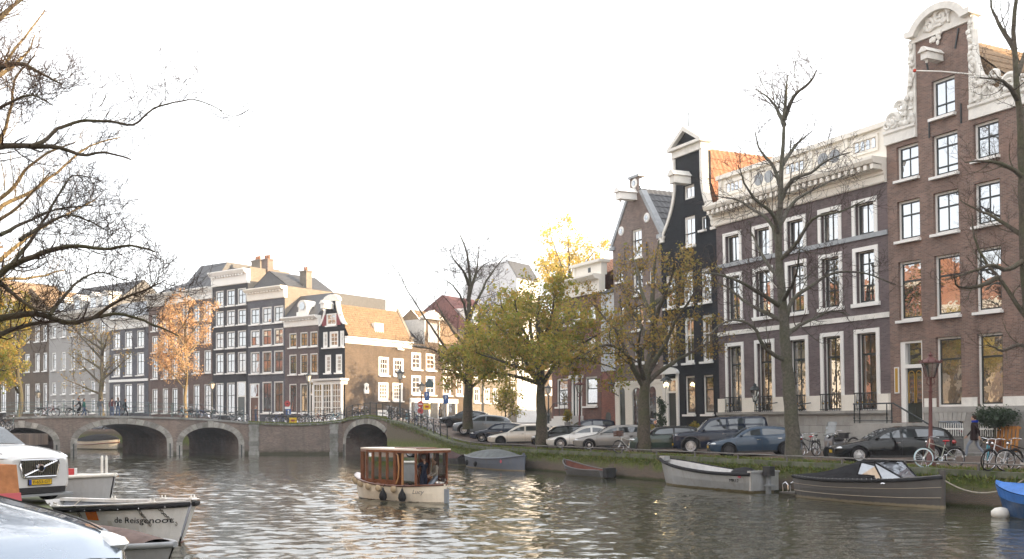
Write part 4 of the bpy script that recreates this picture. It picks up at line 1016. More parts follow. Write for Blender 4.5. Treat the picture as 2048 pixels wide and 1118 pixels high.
b = MB(); b.lathe([(.13, -.3), (.24, .25)], 6, mi=1); b.lathe([(.3, .25), (.2, .45), (.06, .5), (.0, .65)], 6, mi=0); b.tube([(0, 0, -.3), (0, .6, -.6)], .03, 5, 0); b.build('lantern', [M_IRON, M_LAMPG], L)
# corner house with stoop, and its lower neighbour
h = House('low_eaves_house', 'narrow grey house with a steep dark tiled roof beside the gable house', FR, FR.s(1203), FR.s(1233.5), 2., 14, M_BRRED, 0)
ze = h.z(1220, 586); h.shell([(2., 0, h.w), (ze, 0, h.w)], ze)
zpl_ = h.z(1220, 742); b = MB(); b.box(.02, -.06, zpl_, h.w, -.002, ze); h.add(b, 'plaster', mat('pale_plaster', (.50, .51, .52), .8, var=.1))
cross_roof(h, ze, h.z(1220, 532) + .3, M_TILE, n=14, yr=4.5)
b = MB(); a, q = h.u(1212), h.u(1222); zt_ = h.z(1218, 824); b.box(a, -.03, 2., q, -.002, zt_ - .3); b.prism([(a, zt_ - .3), (q, zt_ - .3)] + [((a + q) / 2 + (q - a) / 2 * math.cos(t), zt_ - .3 + .3 * math.sin(t)) for t in np.linspace(.2, 2.94, 6)], -.03, -.002); h.add(b, 'arched_door', M_DOORG)
h = House('red_brick_corner_house', 'red brown brick house with white cornice and a railed stoop', FR, FR.s(1104), FR.s(1202.5), 2., 14, brick('brown_red_brick', (.22, .10, .075), (.17, .085, .07), (.17, .14, .125), dirt=(.11, .07, .06), da=.4), 0)
zc0, zc1 = h.z(1150, 595), h.z(1150, 560)
rows = [(h.z(1190, 823), h.z(1190, 757) + .3), (h.z(1190, 710), h.z(1190, 672)), (h.z(1190, 642), h.z(1190, 610))]
for i, px in enumerate((1124, 1152, 1182)):
    u = h.u(px)
    for j, (a, q) in enumerate(rows):
        if j == 0 and i == 1: continue
        if j == 0: h.win(u - .85, u + .85, h.z(1190, 812), h.z(1190, 752), cols=1, rows=(1.5, 1), y=.2, fw=.14, sw=.07, gl=M_GLASS)
        else: h.win(u - .6, u + .6, a, q, cols=2, rows=(1, 1), y=.2, fw=.1, ms=M_WHITE)
u = h.u(1153); zdt = h.z(1153, 757); zdb = h.z(1153, 832); h.ops.append((u - .8, u + .8, zdb, zdt))
h.shell([(2., 0, h.w), (zc0, 0, h.w)], zc0)
b = MB()
for a, q in ((-.8, -.62), (-.25, -.12), (.12, .25), (.62, .8)): b.box(u + a, .05, zdb, u + q, .2, zdt)
b.box(u - 1., -.16, zdt, u + 1., -.002, zdt + .25); b.box(u - .25, .06, zdt - .3, u + .25, .2, zdt); h.add(b, 'door_case', M_WHITE)
b = MB(); b.box(u - .8, .14, zdb, u + .8, .19, zdt); h.add(b, 'front_door', M_DOORG)
b = MB(); b.box(u - 1.6, -1.1, 2., u + 1., -.01, zdb)
for k in range(5): b.box(u - 1.6 - .3 * (k + 1), -1.1, 2., u - 1.6 - .3 * k, -.01, zdb - .19 * (k + 1))
h.add(b, 'stoop', M_WHITE)
b = MB(); 
for x in (u - 1.6, u - .8, u, u + .95): b.tube([(x, -1.05, zdb), (x, -1.05, zdb + 1)], .03, 5)
b.tube([(u - 3.1, -1.05, zdb - .1), (u - 1.6, -1.05, zdb + 1), (u + .95, -1.05, zdb + 1)], .035, 5); b.tube([(u - 3.0, -1.05, 2.2), (u - 3.1, -1.05, zdb - .1)], .03, 5); h.add(b, 'stoop_railing', M_IRON)
h.cornice([(-.1, zc0), (.3, zc0), (.3, zc1), (-.8, zc1), (-.8, zc1 - .12), (-.6, zc1 - .35), (-.25, zc1 - .4), (-.2, zc0)], M_CREAM)
b = MB(); b.box(h.w * .45, .0, zc1, h.w, .5, zc1 + .9); b.box(h.w * .43, -.3, zc1 + .9, h.w + .1, .7, zc1 + 1.1); b.box(h.w * .43 + .2, -.1, zc1, h.w * .43 + .5, 0, zc1 + .9); b.box(h.w * .75, -.02, zc1 + .3, h.w * .75 + .35, .001, zc1 + .65, 1); h.add(b, 'attic_parapet', [M_CREAM, M_SASH])
cross_roof(h, zc1, zc1 + 2.3, M_TILER, y0=.6, n=22, yr=5); chimney(h, h.w - .6, 4.5, zc1, zc1 + 3.0, .9, .7)
b = MB(); bz = 2.1; b.box(h.u(1184), -.03, bz, h.u(1199), -.002, bz + .9, 0); b.box(h.u(1184) - .1, -.08, bz + .9, h.u(1199) + .1, -.002, bz + 1.05, 1); h.add(b, 'basement_window', [M_GLASS, M_WHITE])
# ================================================================== far houses
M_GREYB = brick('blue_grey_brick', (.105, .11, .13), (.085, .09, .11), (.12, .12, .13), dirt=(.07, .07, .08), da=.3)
M_DKB = brick('near_black_brick', (.05, .05, .058), (.04, .04, .048), (.05, .05, .055), dirt=(.05, .05, .05), da=.3)
M_MAUVE = brick('mauve_brick', (.145, .11, .107), (.12, .092, .092), (.14, .122, .118), dirt=(.088, .07, .07), da=.3)
M_BRN = brick('plum_brick', (.16, .105, .09), (.13, .085, .077), (.14, .122, .11), dirt=(.09, .067, .063), da=.3)
M_BOUNCE = brick('bounce_buff_brick', (.50, .41, .30), (.46, .38, .28), (.45, .4, .34), dirt=(.36, .30, .22), da=.3)  # made pale so the unseen rows bounce more light onto the facades
M_PALE = mat('pale_grey_sandstone', (.37, .36, .35), .85, var=.12, vs=.6, dirt=(.25, .24, .235), ds=.3, da=.5)
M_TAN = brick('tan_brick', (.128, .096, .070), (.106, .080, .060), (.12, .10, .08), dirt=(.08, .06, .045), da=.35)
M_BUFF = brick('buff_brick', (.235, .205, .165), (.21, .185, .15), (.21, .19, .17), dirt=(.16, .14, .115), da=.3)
M_PLAST = mat('white_plaster', (.74, .75, .76), .8, var=.05, vs=.5, dirt=(.5, .5, .5), ds=.3, da=.4)
M_ROOFR = mat('maroon_roof_tile', (.22, .11, .10), .7, var=.25, vs=4)
M_FGL = [M_GLASS, M_GLASS2, M_GLASS3]
def far(name, label, F, px0, px1, zb, wall, cols, rows, ref, top, dep=10, skip=(), cor=None, cm=None, lp=None, pane=True, rev=.16, fw=.12, ms=None, wrow=None, gl=None, **k):
    """cols in px at the facade, rows (ytop, ybottom) measured at px=ref; top (px,py) is the wall head"""
    h = House(name, label, F, F.s(px0), F.s(px1), zb, dep, wall, 0)
    zt = h.z(*top)
    for j, (yt, yb) in enumerate(rows):
        for i, (x0, x1) in enumerate(cols):
            if (j, i) in skip: continue
            h.win(h.u(x0), h.u(x1), h.z(ref, yb), h.z(ref, yt), cols=2, rows=(wrow or (1.5, 1)), y=rev, fw=fw, ms=ms or M_SASH, sw=.07, panes=pane, gl=gl or R.choice([M_GLASS, M_GLASS2, M_GLASS3, M_GLASS3, M_GLASS]))
    h.zt = zt
    if not k.get('hold'): h.shell([(zb, 0, h.w), (zt, 0, h.w)], zt, rev)
    if cor is not None:
        zc = h.z(*cor); H = zc - zt
        h.cornice([(-.08, zt), (.3, zt), (.3, zc), (-.7, zc), (-.7, zc - .12), (-.5, zc - H * .28), (-.2, zc - H * .34), (-.14, zt + .05)], cm or M_WHITE)
        h.dentils(zc - H * .42, zc - H * .3, -.45, -.2, .5, .22, cm or M_WHITE)
    return h
def door(h, u0, u1, z0, z1, frac=.68, m=None):
    b = MB(); zf = z0 + (z1 - z0) * frac
    b.box(u0, -.06, z0, u0 + .14, -.002, z1); b.box(u1 - .14, -.06, z0, u1, -.002, z1); b.box(u0 + .14, -.06, z1 - .12, u1 - .14, -.002, z1); b.box(u0 + .14, -.07, zf - .07, u1 - .14, -.002, zf + .07)
    h.add(b, 'door_frame', M_WHITE); b = MB(); b.box(u0 + .14, -.03, z0, u1 - .14, -.004, zf - .07); h.add(b, 'front_door', m or M_DOORG)
    b = MB(); b.box(u0 + .14, -.03, zf + .07, u1 - .14, -.004, z1 - .12); h.add(b, 'fanlight', M_GLASS)
# --- row facing the canal bend
hF5 = far('mauve_house', 'narrow mauve brick house with oval dormer beside the black gable house', FL, 570, 637.5, 1.6, M_MAUVE, [(578, 593), (600, 615), (620, 635)], [(662, 692), (706, 747), (766, 825)], 635, (637, 650), cor=(637, 630), skip=((2, 2),))
door(hF5, hF5.u(620), hF5.u(635), 2.9, hF5.z(635, 762))
zc = hF5.z(637, 630); b = MB(); b.prism([(0, zc), (hF5.w, zc), (hF5.w, zc + 2.4), (0, zc + 2.4)], .4, .5); 
b = MB(); b.add([(0, -.2, zc - .05), (hF5.w, -.2, zc - .05), (hF5.w, 2.2, zc + 2.6), (0, 2.2, zc + 2.6), (0, hF5.dep, zc + 2.6), (hF5.w, hF5.dep, zc + 2.6), (0, hF5.dep, zc), (hF5.w, hF5.dep, zc)], [(0, 1, 2, 3), (3, 2, 5, 4), (1, 7, 5, 2), (0, 3, 4, 6)]); hF5.add(b, 'roof', M_TILE)
u = hF5.u(607); b = MB(); b.box(u - .65, -.15, zc, u + .65, 1.5, zc + 1.05, 0); b.prism([(u + .78 * math.cos(t), zc + 1.05 + .7 * math.sin(t)) for t in np.linspace(math.pi, 0, 9)], -.2, 1.5, 0); b.box(u - .9, -.2, zc, u - .65, 0, zc + .5, 0); b.box(u + .65, -.2, zc, u + .9, 0, zc + .5, 0)
dm = hF5.add(b, 'dormer', M_OFFW); b = MB(); b.lathe([(0, -.24), (.42, -.24), (.42, -.2)], 12, (u, 0, zc + 1.1), 'y'); b.build('dormer_window', M_GLASS, dm, None, hF5.dz)
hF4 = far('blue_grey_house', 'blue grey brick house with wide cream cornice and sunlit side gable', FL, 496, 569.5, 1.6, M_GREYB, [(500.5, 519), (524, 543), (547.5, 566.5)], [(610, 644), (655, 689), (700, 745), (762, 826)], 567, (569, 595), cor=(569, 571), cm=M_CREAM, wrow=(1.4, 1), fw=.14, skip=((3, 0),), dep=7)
door(hF4, hF4.u(500.5), hF4.u(519), 2.6, hF4.z(567, 765), m=mat('brown_door', (.12, .055, .03), .4, var=0))
zc = hF4.z(569, 571); gable_roof(hF4, zc, zc + 1.9, M_TILE, y0=.4, n=18)
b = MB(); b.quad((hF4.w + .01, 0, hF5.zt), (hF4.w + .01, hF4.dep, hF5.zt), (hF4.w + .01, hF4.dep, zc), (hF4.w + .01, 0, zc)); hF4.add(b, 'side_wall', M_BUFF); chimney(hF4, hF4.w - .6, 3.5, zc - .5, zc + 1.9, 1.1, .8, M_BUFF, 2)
hF3 = far('dark_tall_house', 'tallest near black brick house of the far row with white windows', FL, 425, 495.5, 1.6, M_DKB, [(431, 447), (453, 469.5), (475, 492)], [(575, 608), (617, 648), (660, 694), (703, 745), (764, 828)], 492, (494, 566), cor=(494, 537), skip=((4, 2),), ms=M_SASHB, dep=6)
door(hF3, hF3.u(475), hF3.u(492), 2.4, hF3.z(492, 763))
zc = hF3.z(494, 537); b = MB(); b.box(0, .3, zc - .2, hF3.w, hF3.dep, zc + .25); b.quad((hF3.w + .01, 0, hF4.zt), (hF3.w + .01, hF3.dep, hF4.zt), (hF3.w + .01, hF3.dep, zc), (hF3.w + .01, 0, zc)); hF3.add(b, 'attic', M_BUFF); chimney(hF3, hF3.w * .5, 4, zc, zc + 1.6, 1.6, .7, M_BUFF, 3); chimney(hF3, hF3.w - .3, 3.0, zc - 3, zc + 1.3, 1.1, .8, M_BRHB, 3)
hF2 = far('plum_house', 'plum brown brick house with a white bracketed cornice right of the orange tree', FL, 358, 424.5, 1.5, M_BRN, [(365, 376.5), (386.5, 399), (408, 422)], [(605, 638), (648, 686), (700, 745), (768, 826)], 422, (424, 597), cor=(424, 574))
zc = hF2.z(424, 574); b = MB(); b.add([(.2, 0, zc), (hF2.w - .1, 0, zc), (hF2.w - .1, 2.2, zc + 3.2), (1.2, 2.2, zc + 3.2), (1.2, hF2.dep, zc + 3.2), (hF2.w - .1, hF2.dep, zc + 3.2), (.2, hF2.dep, zc), (hF2.w - .1, hF2.dep, zc)], [(0, 1, 2, 3), (3, 2, 5, 4), (1, 7, 5, 2), (0, 3, 4, 6)]); hF2.add(b, 'roof', M_TILE)
hF2b = far('ornate_cornice_house', 'plum brown house with ornate white cornice behind the orange tree', FL, 297, 357.5, 1.5, M_BRN, [(304, 315), (325, 336), (344, 355)], [(625, 658), (668, 702), (714, 756), (776, 826)], 355, (357, 608), cor=(357, 583), cm=M_OFFW)
zc = hF2b.z(357, 583); cross_roof(hF2b, zc, zc + 2., M_TILE, y0=.5, n=18); chimney(hF2b, hF2b.w * .8, 4, zc + 1, zc + 2.8, 1., .6)
hF1 = far('slate_blue_house', 'slate grey painted house with three white sash window columns', FL, 219, 296.5, 1.4, M_GREYB, [(226.5, 240), (249.5, 264), (273.5, 288)], [(660, 694), (704, 750), (767, 824)], 288, (296, 654), cor=(296, 631))
zc = hF1.z(296, 631); b = MB(); b.box(0, -.12, hF1.z(288, 762), hF1.w, -.002, hF1.z(288, 757)); hF1.add(b, 'string_course', M_WHITE)
b = MB(); b.add([(0, -.1, zc), (hF1.w, -.1, zc), (hF1.w, 1.6, zc + 2.2), (0, 1.6, zc + 2.2), (0, hF1.dep, zc + 2.4), (hF1.w, hF1.dep, zc + 2.4), (0, hF1.dep, zc), (hF1.w, hF1.dep, zc)], [(0, 1, 2, 3), (3, 2, 5, 4), (1, 7, 5, 2), (0, 3, 4, 6)]); hF1.add(b, 'roof', M_LEAD)
hF0 = far('pale_stone_house', 'long pale grey stone building behind the bare bridge trees', FL, 98, 218.5, 1.4, M_PALE, [(104, 112), (123, 131), (142, 150), (161, 169), (181, 190), (200, 211)], [(640, 666), (697, 735), (760, 786), (796, 826)], 210, (218, 628), wrow=(1.6, 1), fw=.16)
zc = hF0.zt; hF0.cornice([(-.1, zc), (.3, zc), (.3, zc + .9), (-.8, zc + .9), (-.7, zc + .5), (-.2, zc + .35)], M_OFFW)
cross_roof(hF0, zc + .9, zc + 5.0, M_TILE, n=50, yr=5)
for px in (120, 152, 184, 208):
    u = hF0.u(px); b = MB(); b.box(u - .9, .2, zc + .9, u + .9, 3, zc + 2.6, 0); b.prism([(u - 1.05, zc + 2.6), (u + 1.05, zc + 2.6), (u, zc + 3.2)], .05, 3, 0); dm = hF0.add(b, 'dormer', M_WHITE); b = MB(); b.box(u - .6, .16, zc + 1.2, u + .6, .199, zc + 2.4); b.build('dormer_window', M_GLASS, dm, None, hF0.dz)
hFm = far('end_house', 'pale house half hidden by the yellow green tree at the left edge', FL, 22, 97.5, 1.4, M_TAN, [(30, 39), (50, 59), (70, 79), (86, 94)], [(650, 682), (705, 742), (766, 824)], 90, (97, 640), cor=(97, 622), fw=.16)
gable_roof(hFm, hFm.z(97, 622), hFm.z(97, 570), M_TILEB, n=26)
hFn = far('tan_house', 'tan brick house at the far left edge behind foliage', FL, -60, 21.5, 1.4, M_TAN, [(-46, -36), (-20, -10), (2, 12)], [(645, 678), (700, 738), (762, 824)], 10, (20, 630), cor=(20, 608), fw=.16)
gable_roof(hFn, hFn.z(20, 608), hFn.z(20, 550), M_TILEB, n=26)
# black corner house with neck gable, sunlit tarred side wall
h = House('black_corner_house', 'black corner house with white neck gable and sunlit tiled side roof', FL, FL.s(637.5), 0., 1.8, 9.9, M_BLACKW)
zsh = h.z(689, 648); zn = h.z(675, 600); un0, un1 = h.u(655), h.u(680); c = h.w * .5; un0, un1 = c - (un1 - un0) / 2, c + (un1 - un0) / 2
kw = dict(y=.12, fw=.18, ms=M_WHITE, sw=.05)
for x0, x1, n in ((646, 655, 1), (659, 676.5, 2), (680, 688, 1)): h.win(h.u(x0), h.u(x1), h.z(688, 693), h.z(688, 661), cols=2, rows=(1, 1, 1), gl=M_GLASS2, **kw)
for x0, x1 in ((650, 662), (671.5, 684)): h.win(h.u(x0), h.u(x1), h.z(685, 745), h.z(685, 708), cols=3, rows=(1, 1, 1, 1), **kw)
h.win(c - .75, c + .75, h.z(675, 650), h.z(675, 626), cols=2, rows=(1, 1), y=.06, fw=.12, ms=M_WHITE, gl=M_GLASS2)
prof = [(zsh, 0, h.w)]
for t in np.linspace(.12, 1, 8): k = (1 - t) ** 1.9; prof.append((zsh + (zn - zsh) * t, un0 - un0 * k * .9, un1 + (h.w - un1) * k * .9))
b = MB(); z0 = 1.8; facade(b, [(z0, 0, h.w)] + prof, h.ops, .12)
zev = FC.z(698, 672); d = h.dep
side = House.__new__(House); ops = []
MS = Matrix.Translation((h.w, 0, 0)) @ Matrix.Rotation(math.pi / 2, 4, 'Z')
def swin(x0, x1, yt, yb, cols, rows, gl=None, sill=True):
    u0, u1, za, zb_ = FC.s(x0), FC.s(x1), FC.z(.5 * (x0 + x1), yb), FC.z(.5 * (x0 + x1), yt); ops.append((u0, u1, za, zb_))
    f = window(h.root, u0, u1, za, zb_, h.dz, y=.1, cols=cols, rows=rows, fw=.2, sw=.06, ms=M_WHITE, gl=gl, sill=sill); f.matrix_local = MS @ Matrix.Translation((u0, .1, za + h.dz))
for x0, x1, a, q in ((757, 777, 714, 751), (786, 806, 717, 752)): swin(x0, x1, a, q, 3, (1, 1, 1), M_GLASS)
for x0, x1, a, q in ((756, 776, 765, 801), (784.5, 804.5, 766, 802)): swin(x0, x1, a, q, 3, (1, 1, 1, 1), M_GLASS2)
swin(794, 804, 684, 698, 1, (1,)); swin(755, 775, 820, 832, 1, (1,), M_GLASS2, False)
b.build('front_wall', M_BLACKW, h.root, None, h.dz)
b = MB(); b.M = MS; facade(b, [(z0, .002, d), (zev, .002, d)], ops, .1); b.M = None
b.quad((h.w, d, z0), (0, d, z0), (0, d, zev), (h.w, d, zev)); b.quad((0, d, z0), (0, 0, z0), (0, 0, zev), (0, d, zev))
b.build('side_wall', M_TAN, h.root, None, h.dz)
b = MB(); b.M = MS
for t in np.linspace(0, 1, 1): pass
b.prism([(3.0 + dx, FC.z(715, 776) + dz_) for dx, dz_ in ((-.32, -.55), (.32, -.55), (.36, -.2), (.26, .1), (.34, .45), (0, .58), (-.34, .45), (-.26, .1), (-.36, -.2))], -.1, -.002, 0); b.prism([(3.0 + .14 * math.cos(t), FC.z(715, 776) + .2 * math.sin(t)) for t in np.linspace(0, 5.5, 8)], -.12, -.101, 1)
b.M = None; b.build('wall_tablet', [M_WHITE, M_GLASS], h.root, None, h.dz)
b = MB(); b.M = MS; b.extr([(-.35, zev - .05), (.1, zev - .05), (.1, zev - .75), (-.06, zev - .75), (-.1, zev - .3), (-.35, zev - .2)][::-1], 0, d + .1); b.M = None; b.build('eaves_cornice', M_WHITE, h.root, None, h.dz)
b = MB(); zr = zn - .3
tiled_slope(b, (h.w + .25, .2, zev), (h.w + .25, d, zev), (c, d, zr), (c, .2, zr), 34, amp=.09, rows=14); tiled_slope(b, (-.05, d, zev), (-.05, .2, zev), (c, .2, zr), (c, d, zr), 24)
b.add([(0, d, zev), (h.w, d, zev), (c, d, zr)], [(1, 0, 2)]); b.build('roof', M_TILEB, h.root, 50, h.dz)
b = MB(); b.M = MS; b.box(4.5, .2, zev + .5, 5.8, 1.6, zev + 1.7); b.M = None; b.build('dormer', M_WHITE, h.root, None, h.dz)
b = MB(); b.box(c + .2, d - .3, zr - 3, h.w + .35, d + .05, zev + .3); b.add([(h.w + .35, d - .25, zev), (c, d - .25, zr + .35), (c, d + .1, zr + .35), (h.w + .35, d + .1, zev), (h.w + .35, d - .25, zev - .3), (c, d - .25, zr), (c, d + .1, zr), (h.w + .35, d + .1, zev - .3)], [(0, 1, 2, 3), (4, 7, 6, 5), (0, 4, 5, 1), (3, 2, 6, 7)]); b.build('gable_end', M_BUFF, h.root, None, h.dz)
b = MB()
for sg in (0, 1):
    pl = [(p[1 + sg], p[0]) for p in prof]; o = .28 * (1 if not sg else -1)
    for (a, z_), (c2, z2_) in zip(pl, pl[1:]):
        q = [(a, z_), (a + o, z_), (c2 + o, z2_), (c2, z2_)]; b.prism(q[::-1] if sg else q, -.1, .35)
b.build('gable_edging', M_WHITE, h.root, None, h.dz)
b = MB(); b.prism([(c - 1.2, zn - .05), (c + 1.2, zn - .05), (c + 1.2, zn + .1)] + [(c + 1.15 * math.cos(t), zn + .1 + .55 * math.sin(t)) for t in np.linspace(.1, 3.04, 9)] + [(c - 1.2, zn + .1)], -.15, .3); b.build('gable_pediment', M_OFFW, h.root, None, h.dz)
hoist(h, c, h.z(665, 613), M_WHITE, 1.3)
b = MB(); b.box(c - 1.4, -.08, h.z(675, 650), c - .78, -.003, h.z(675, 628)); b.build('shutter', mat('red_shutter', (.20, .02, .03), .5, var=0), h.root, None, h.dz); b = MB(); b.box(c + .78, -.08, h.z(675, 650), c + 1.4, -.003, h.z(675, 628)); b.build('shutter', MATS['red_shutter'], h.root, None, h.dz)
# white glazed shop bay
bz0, bz1 = 2.6, h.z(690, 757); bu0, bu1 = h.u(638) + .1, h.w + .35
b = MB(); b.box(bu0, -.9, bz0, bu1, -.001, bz0 + .7); b.box(bu0, -.9, bz1 - .6, bu1, -.001, bz1 - .25); b.extr([(-1.2, bz1 - .2), (0.0, bz1 - .2), (0.0, bz1), (-1.25, bz1)], bu0 - .1, bu1 + .25)
us = np.linspace(bu0, bu1, 4)
for u in us: b.box(u - .13, -.92, bz0 + .7, u + .13, -.7, bz1 - .6)
for a, q in zip(us, us[1:]):
    for k in range(1, 3): x = a + .13 + (q - a - .26) * k / 3; b.box(x - .03, -.86, bz0 + .7, x + .03, -.80, bz1 - .6)
    for k in range(1, 6): z = bz0 + .7 + (bz1 - bz0 - 1.3) * k / 6; b.box(a + .13, -.855, z - .03, q - .13, -.805, z + .03)
h.add(b, 'shop_bay', M_WHITE)
for a, q in zip(us, us[1:]): b = MB(); b.box(a + .13, -.82, bz0 + .7, q - .13, -.81, bz1 - .6); h.add(b, 'shop_window', M_GLASS3)
HK = h
# --- row along the side canal, sunlit
h1 = far('shop_house', 'brown sunlit house above a white shop front beside the black corner house', FC, 818, 879.5, 2.4, M_TAN, [(823, 843), (852, 871)], [(707, 741), (752, 790)], 860, (860, 690), ms=M_WHITE, wrow=(1, 1, 1), fw=.2, hold=True, dep=12)
h1.shell([(2.4, 0, h1.w), (h1.zt, 0, h1.w), (h1.zt + .01, h1.w * .5, h1.w), (h1.z(870, 640), h1.w * .55, h1.w * .98)], h1.zt - .05, .16)
b = MB(); b.add([(0, -.2, h1.zt - .3), (h1.w * .55, -.2, h1.zt - .3), (h1.w * .55, 4, h1.zt + 3.), (0, 4, h1.zt + 3.), (0, 12, h1.zt - .3), (h1.w * .55, 12, h1.zt - .3)], [(0, 1, 2, 3), (3, 2, 5, 4), (0, 3, 4)]); h1.add(b, 'roof', M_TILE)
b = MB(); q = h1.z(870, 640); c = h1.w * .76; b.prism([(c - 1.6, q), (c + 1.6, q), (c + 1.6, q + .2), (c, q + 1.1), (c - 1.6, q + .2)], -.3, .5); b.box(c - 1.3, .02, h1.zt, c + 1.3, 5, q, 0); h1.add(b, 'dormer_gable', M_OFFW); b = MB(); b.box(c - .8, -.05, h1.zt + .3, c + .8, -.002, q - .4); h1.add(b, 'dormer_window', M_GLASS2)
zs = h1.z(860, 797); b = MB(); b.box(0, -.25, zs - .5, h1.w + 3, -.002, zs, 0)
for u in np.linspace(.1, h1.w + 2.8, 6): b.box(u - .12, -.15, 2.4, u + .12, -.003, zs - .5, 0)
b.box(0, -.14, 2.4, h1.w + 3, -.003, 2.9, 0); h1.add(b, 'shop_front', M_WHITE); b = MB(); b.box(.1, -.08, 2.9, h1.w + 2.9, -.004, zs - .5); h1.add(b, 'shop_window', M_GLASS)
h2 = far('steep_roof_house', 'sunlit house with a steep brown tiled roof behind the half bare tree', FC, 880, 941, 2.4, M_TAN, [(886, 903), (912, 927)], [(712, 744), (753, 791)], 900, (900, 690), ms=M_WHITE, wrow=(1, 1, 1), fw=.2, dep=11, skip=())
gable = h2.z(905, 618); cross_roof(h2, h2.zt, gable, M_TILEB, n=30, yr=4.5); b = MB(); b.add([(-.02, -.3, h2.zt - .1), (-.02, 4.5, gable + .25), (-.25, 4.5, gable + .25), (-.25, -.3, h2.zt - .1)], [(0, 1, 2, 3)]); b.prism([(0, 0), (0, 0), (0, 0)], 0, 0) if False else None; h2.add(b, 'verge', M_WHITE)
h3 = far('maroon_roof_house', 'sunlit house with a maroon tiled roof and white dormers', FC, 942, 1003, 2.4, M_BUFF, [(948, 960), (968, 980), (986, 997)], [(690, 716), (732, 760), (776, 806)], 980, (980, 662), ms=M_WHITE, fw=.18, dep=12)
cross_roof(h3, h3.zt, h3.z(975, 590), M_ROOFR, n=30, yr=4.5)
for px in (953, 985):
    u = h3.u(px); b = MB(); b.box(u - .8, .4, h3.zt + .6, u + .8, 3, h3.zt + 2.6, 0); dm = h3.add(b, 'dormer', M_WHITE); b = MB(); b.box(u - .5, .35, h3.zt + .9, u + .5, .399, h3.zt + 2.3); b.build('dormer_window', M_GLASS, dm, None, h3.dz)
h4 = far('white_gable_end_house', 'big white plastered gable end towering behind the green tree', FC, 1034, 1078, 2.4, M_PLAST, [(1042, 1050), (1060, 1068)], [(600, 625), (645, 672), (692, 720), (745, 780)], 1060, (1055, 560), ms=M_WHITE, fw=.16, dep=8.5)
b = MB(); q, w, d = h4.zt, h4.w, h4.dep; zt = FC.z(1034, 519); b.add([(0, 0, q), (0, 1.6, zt), (0, d, zt - .4), (0, d, q), (w, 0, q), (w, 1.6, zt), (w, d, zt - .4), (w, d, q)], [(3, 2, 1, 0), (4, 5, 6, 7), (1, 2, 6, 5)]); h4.add(b, 'gable_wall', M_PLAST)
b = MB(); b.add([(0.02, -.1, q), (w, -.1, q), (w, 1.55, zt + .05), (.02, 1.55, zt + .05)], [(0, 1, 2, 3)]); h4.add(b, 'roof', M_TILE)
h5 = far('pale_low_house', 'lower sunlit house between the maroon roof and the white gable end', FC, 1004, 1033.5, 2.4, M_BUFF, [(1010, 1018), (1022, 1030)], [(705, 730), (750, 780)], 1018, (1018, 690), ms=M_WHITE, fw=.16, cor=(1018, 680), dep=12)
h6 = far('deep_street_house', 'sunlit brown house in the side street between the tree crowns', FC, 1079, 1122, 2.4, M_TAN, [(1084, 1091), (1098, 1105), (1111, 1118)], [(660, 690), (710, 740), (760, 790)], 1100, (1100, 640), ms=M_WHITE, fw=.16, cor=(1100, 628), dep=12)
# --- near bank, behind and left of the camera: seen only as reflections in panes and water
FN = Frame(NOR * -13 + CAN * -40, CAN)
_c = [M_BOUNCE, M_BRHB, M_BOUNCE, M_BRRED, M_OFFW, M_BOUNCE]
def plain_row(F_, N_, zb_, h0_, h1_, nm_, lb_, gp_):
    _x = 0
    for i in range(N_):
        w = R.uniform(6, 9.5); H = R.uniform(h0_, h1_)
        h = House(nm_, lb_, F_, _x, _x + w, zb_, 10, _c[i % 6], 0, group=gp_)
        b = MB(); n = 3
        for j in range(4):
            for k in range(n):
                u = (k + .5) * w / n; z = 2.2 + j * (H - 2) / 4; h.ops.append((u - .55, u + .55, z, z + 1.9)); b.box(u - .55, .1, z, u + .55, .12, z + 1.9)
        h.shell([(zb_, 0, w), (1.1 + H, 0, w)], 1.1 + H, .1); o = h.add(b, 'windows', M_GLASS); o['kind'] = 'stuff'
        h.cornice([(-.1, .7 + H), (.2, .7 + H), (.2, 1.3 + H), (-.5, 1.3 + H)], M_WHITE); b = MB(); b.add([(0, 0, 1.3 + H), (w, 0, 1.3 + H), (w, 5, 4 + H), (0, 5, 4 + H), (0, 10, 1.3 + H), (w, 10, 1.3 + H)], [(0, 1, 2, 3), (3, 2, 5, 4), (0, 3, 4), (1, 5, 2)]); h.add(b, 'roof', M_TILER)
        _x += w + .003
plain_row(FN, 22, 1.1, 11.5, 15.5, 'near_bank_house', 'sunlit brick house standing on the near bank opposite the mansion', 'houses of the near bank')
plain_row(Frame(FC.pt(76, -40), (-.6, -.8)), 9, 2.6, 11.2, 12.8, 'added_side_canal_house', 'brick house along the side canal hidden behind the parked row of gables', 'houses along the side canal')  # unseen row added to cast shadow on the foot of the sunlit walls
plain_row(Frame(FR.pt(FR.s(2072) + .01), -CAN), 11, 1.5, 18., 20., 'added_right_row_house', 'next brick house of the right hand row beyond the picture edge', 'right hand houses beyond the picture edge')  # unseen houses, added and made tall to shade the near bank
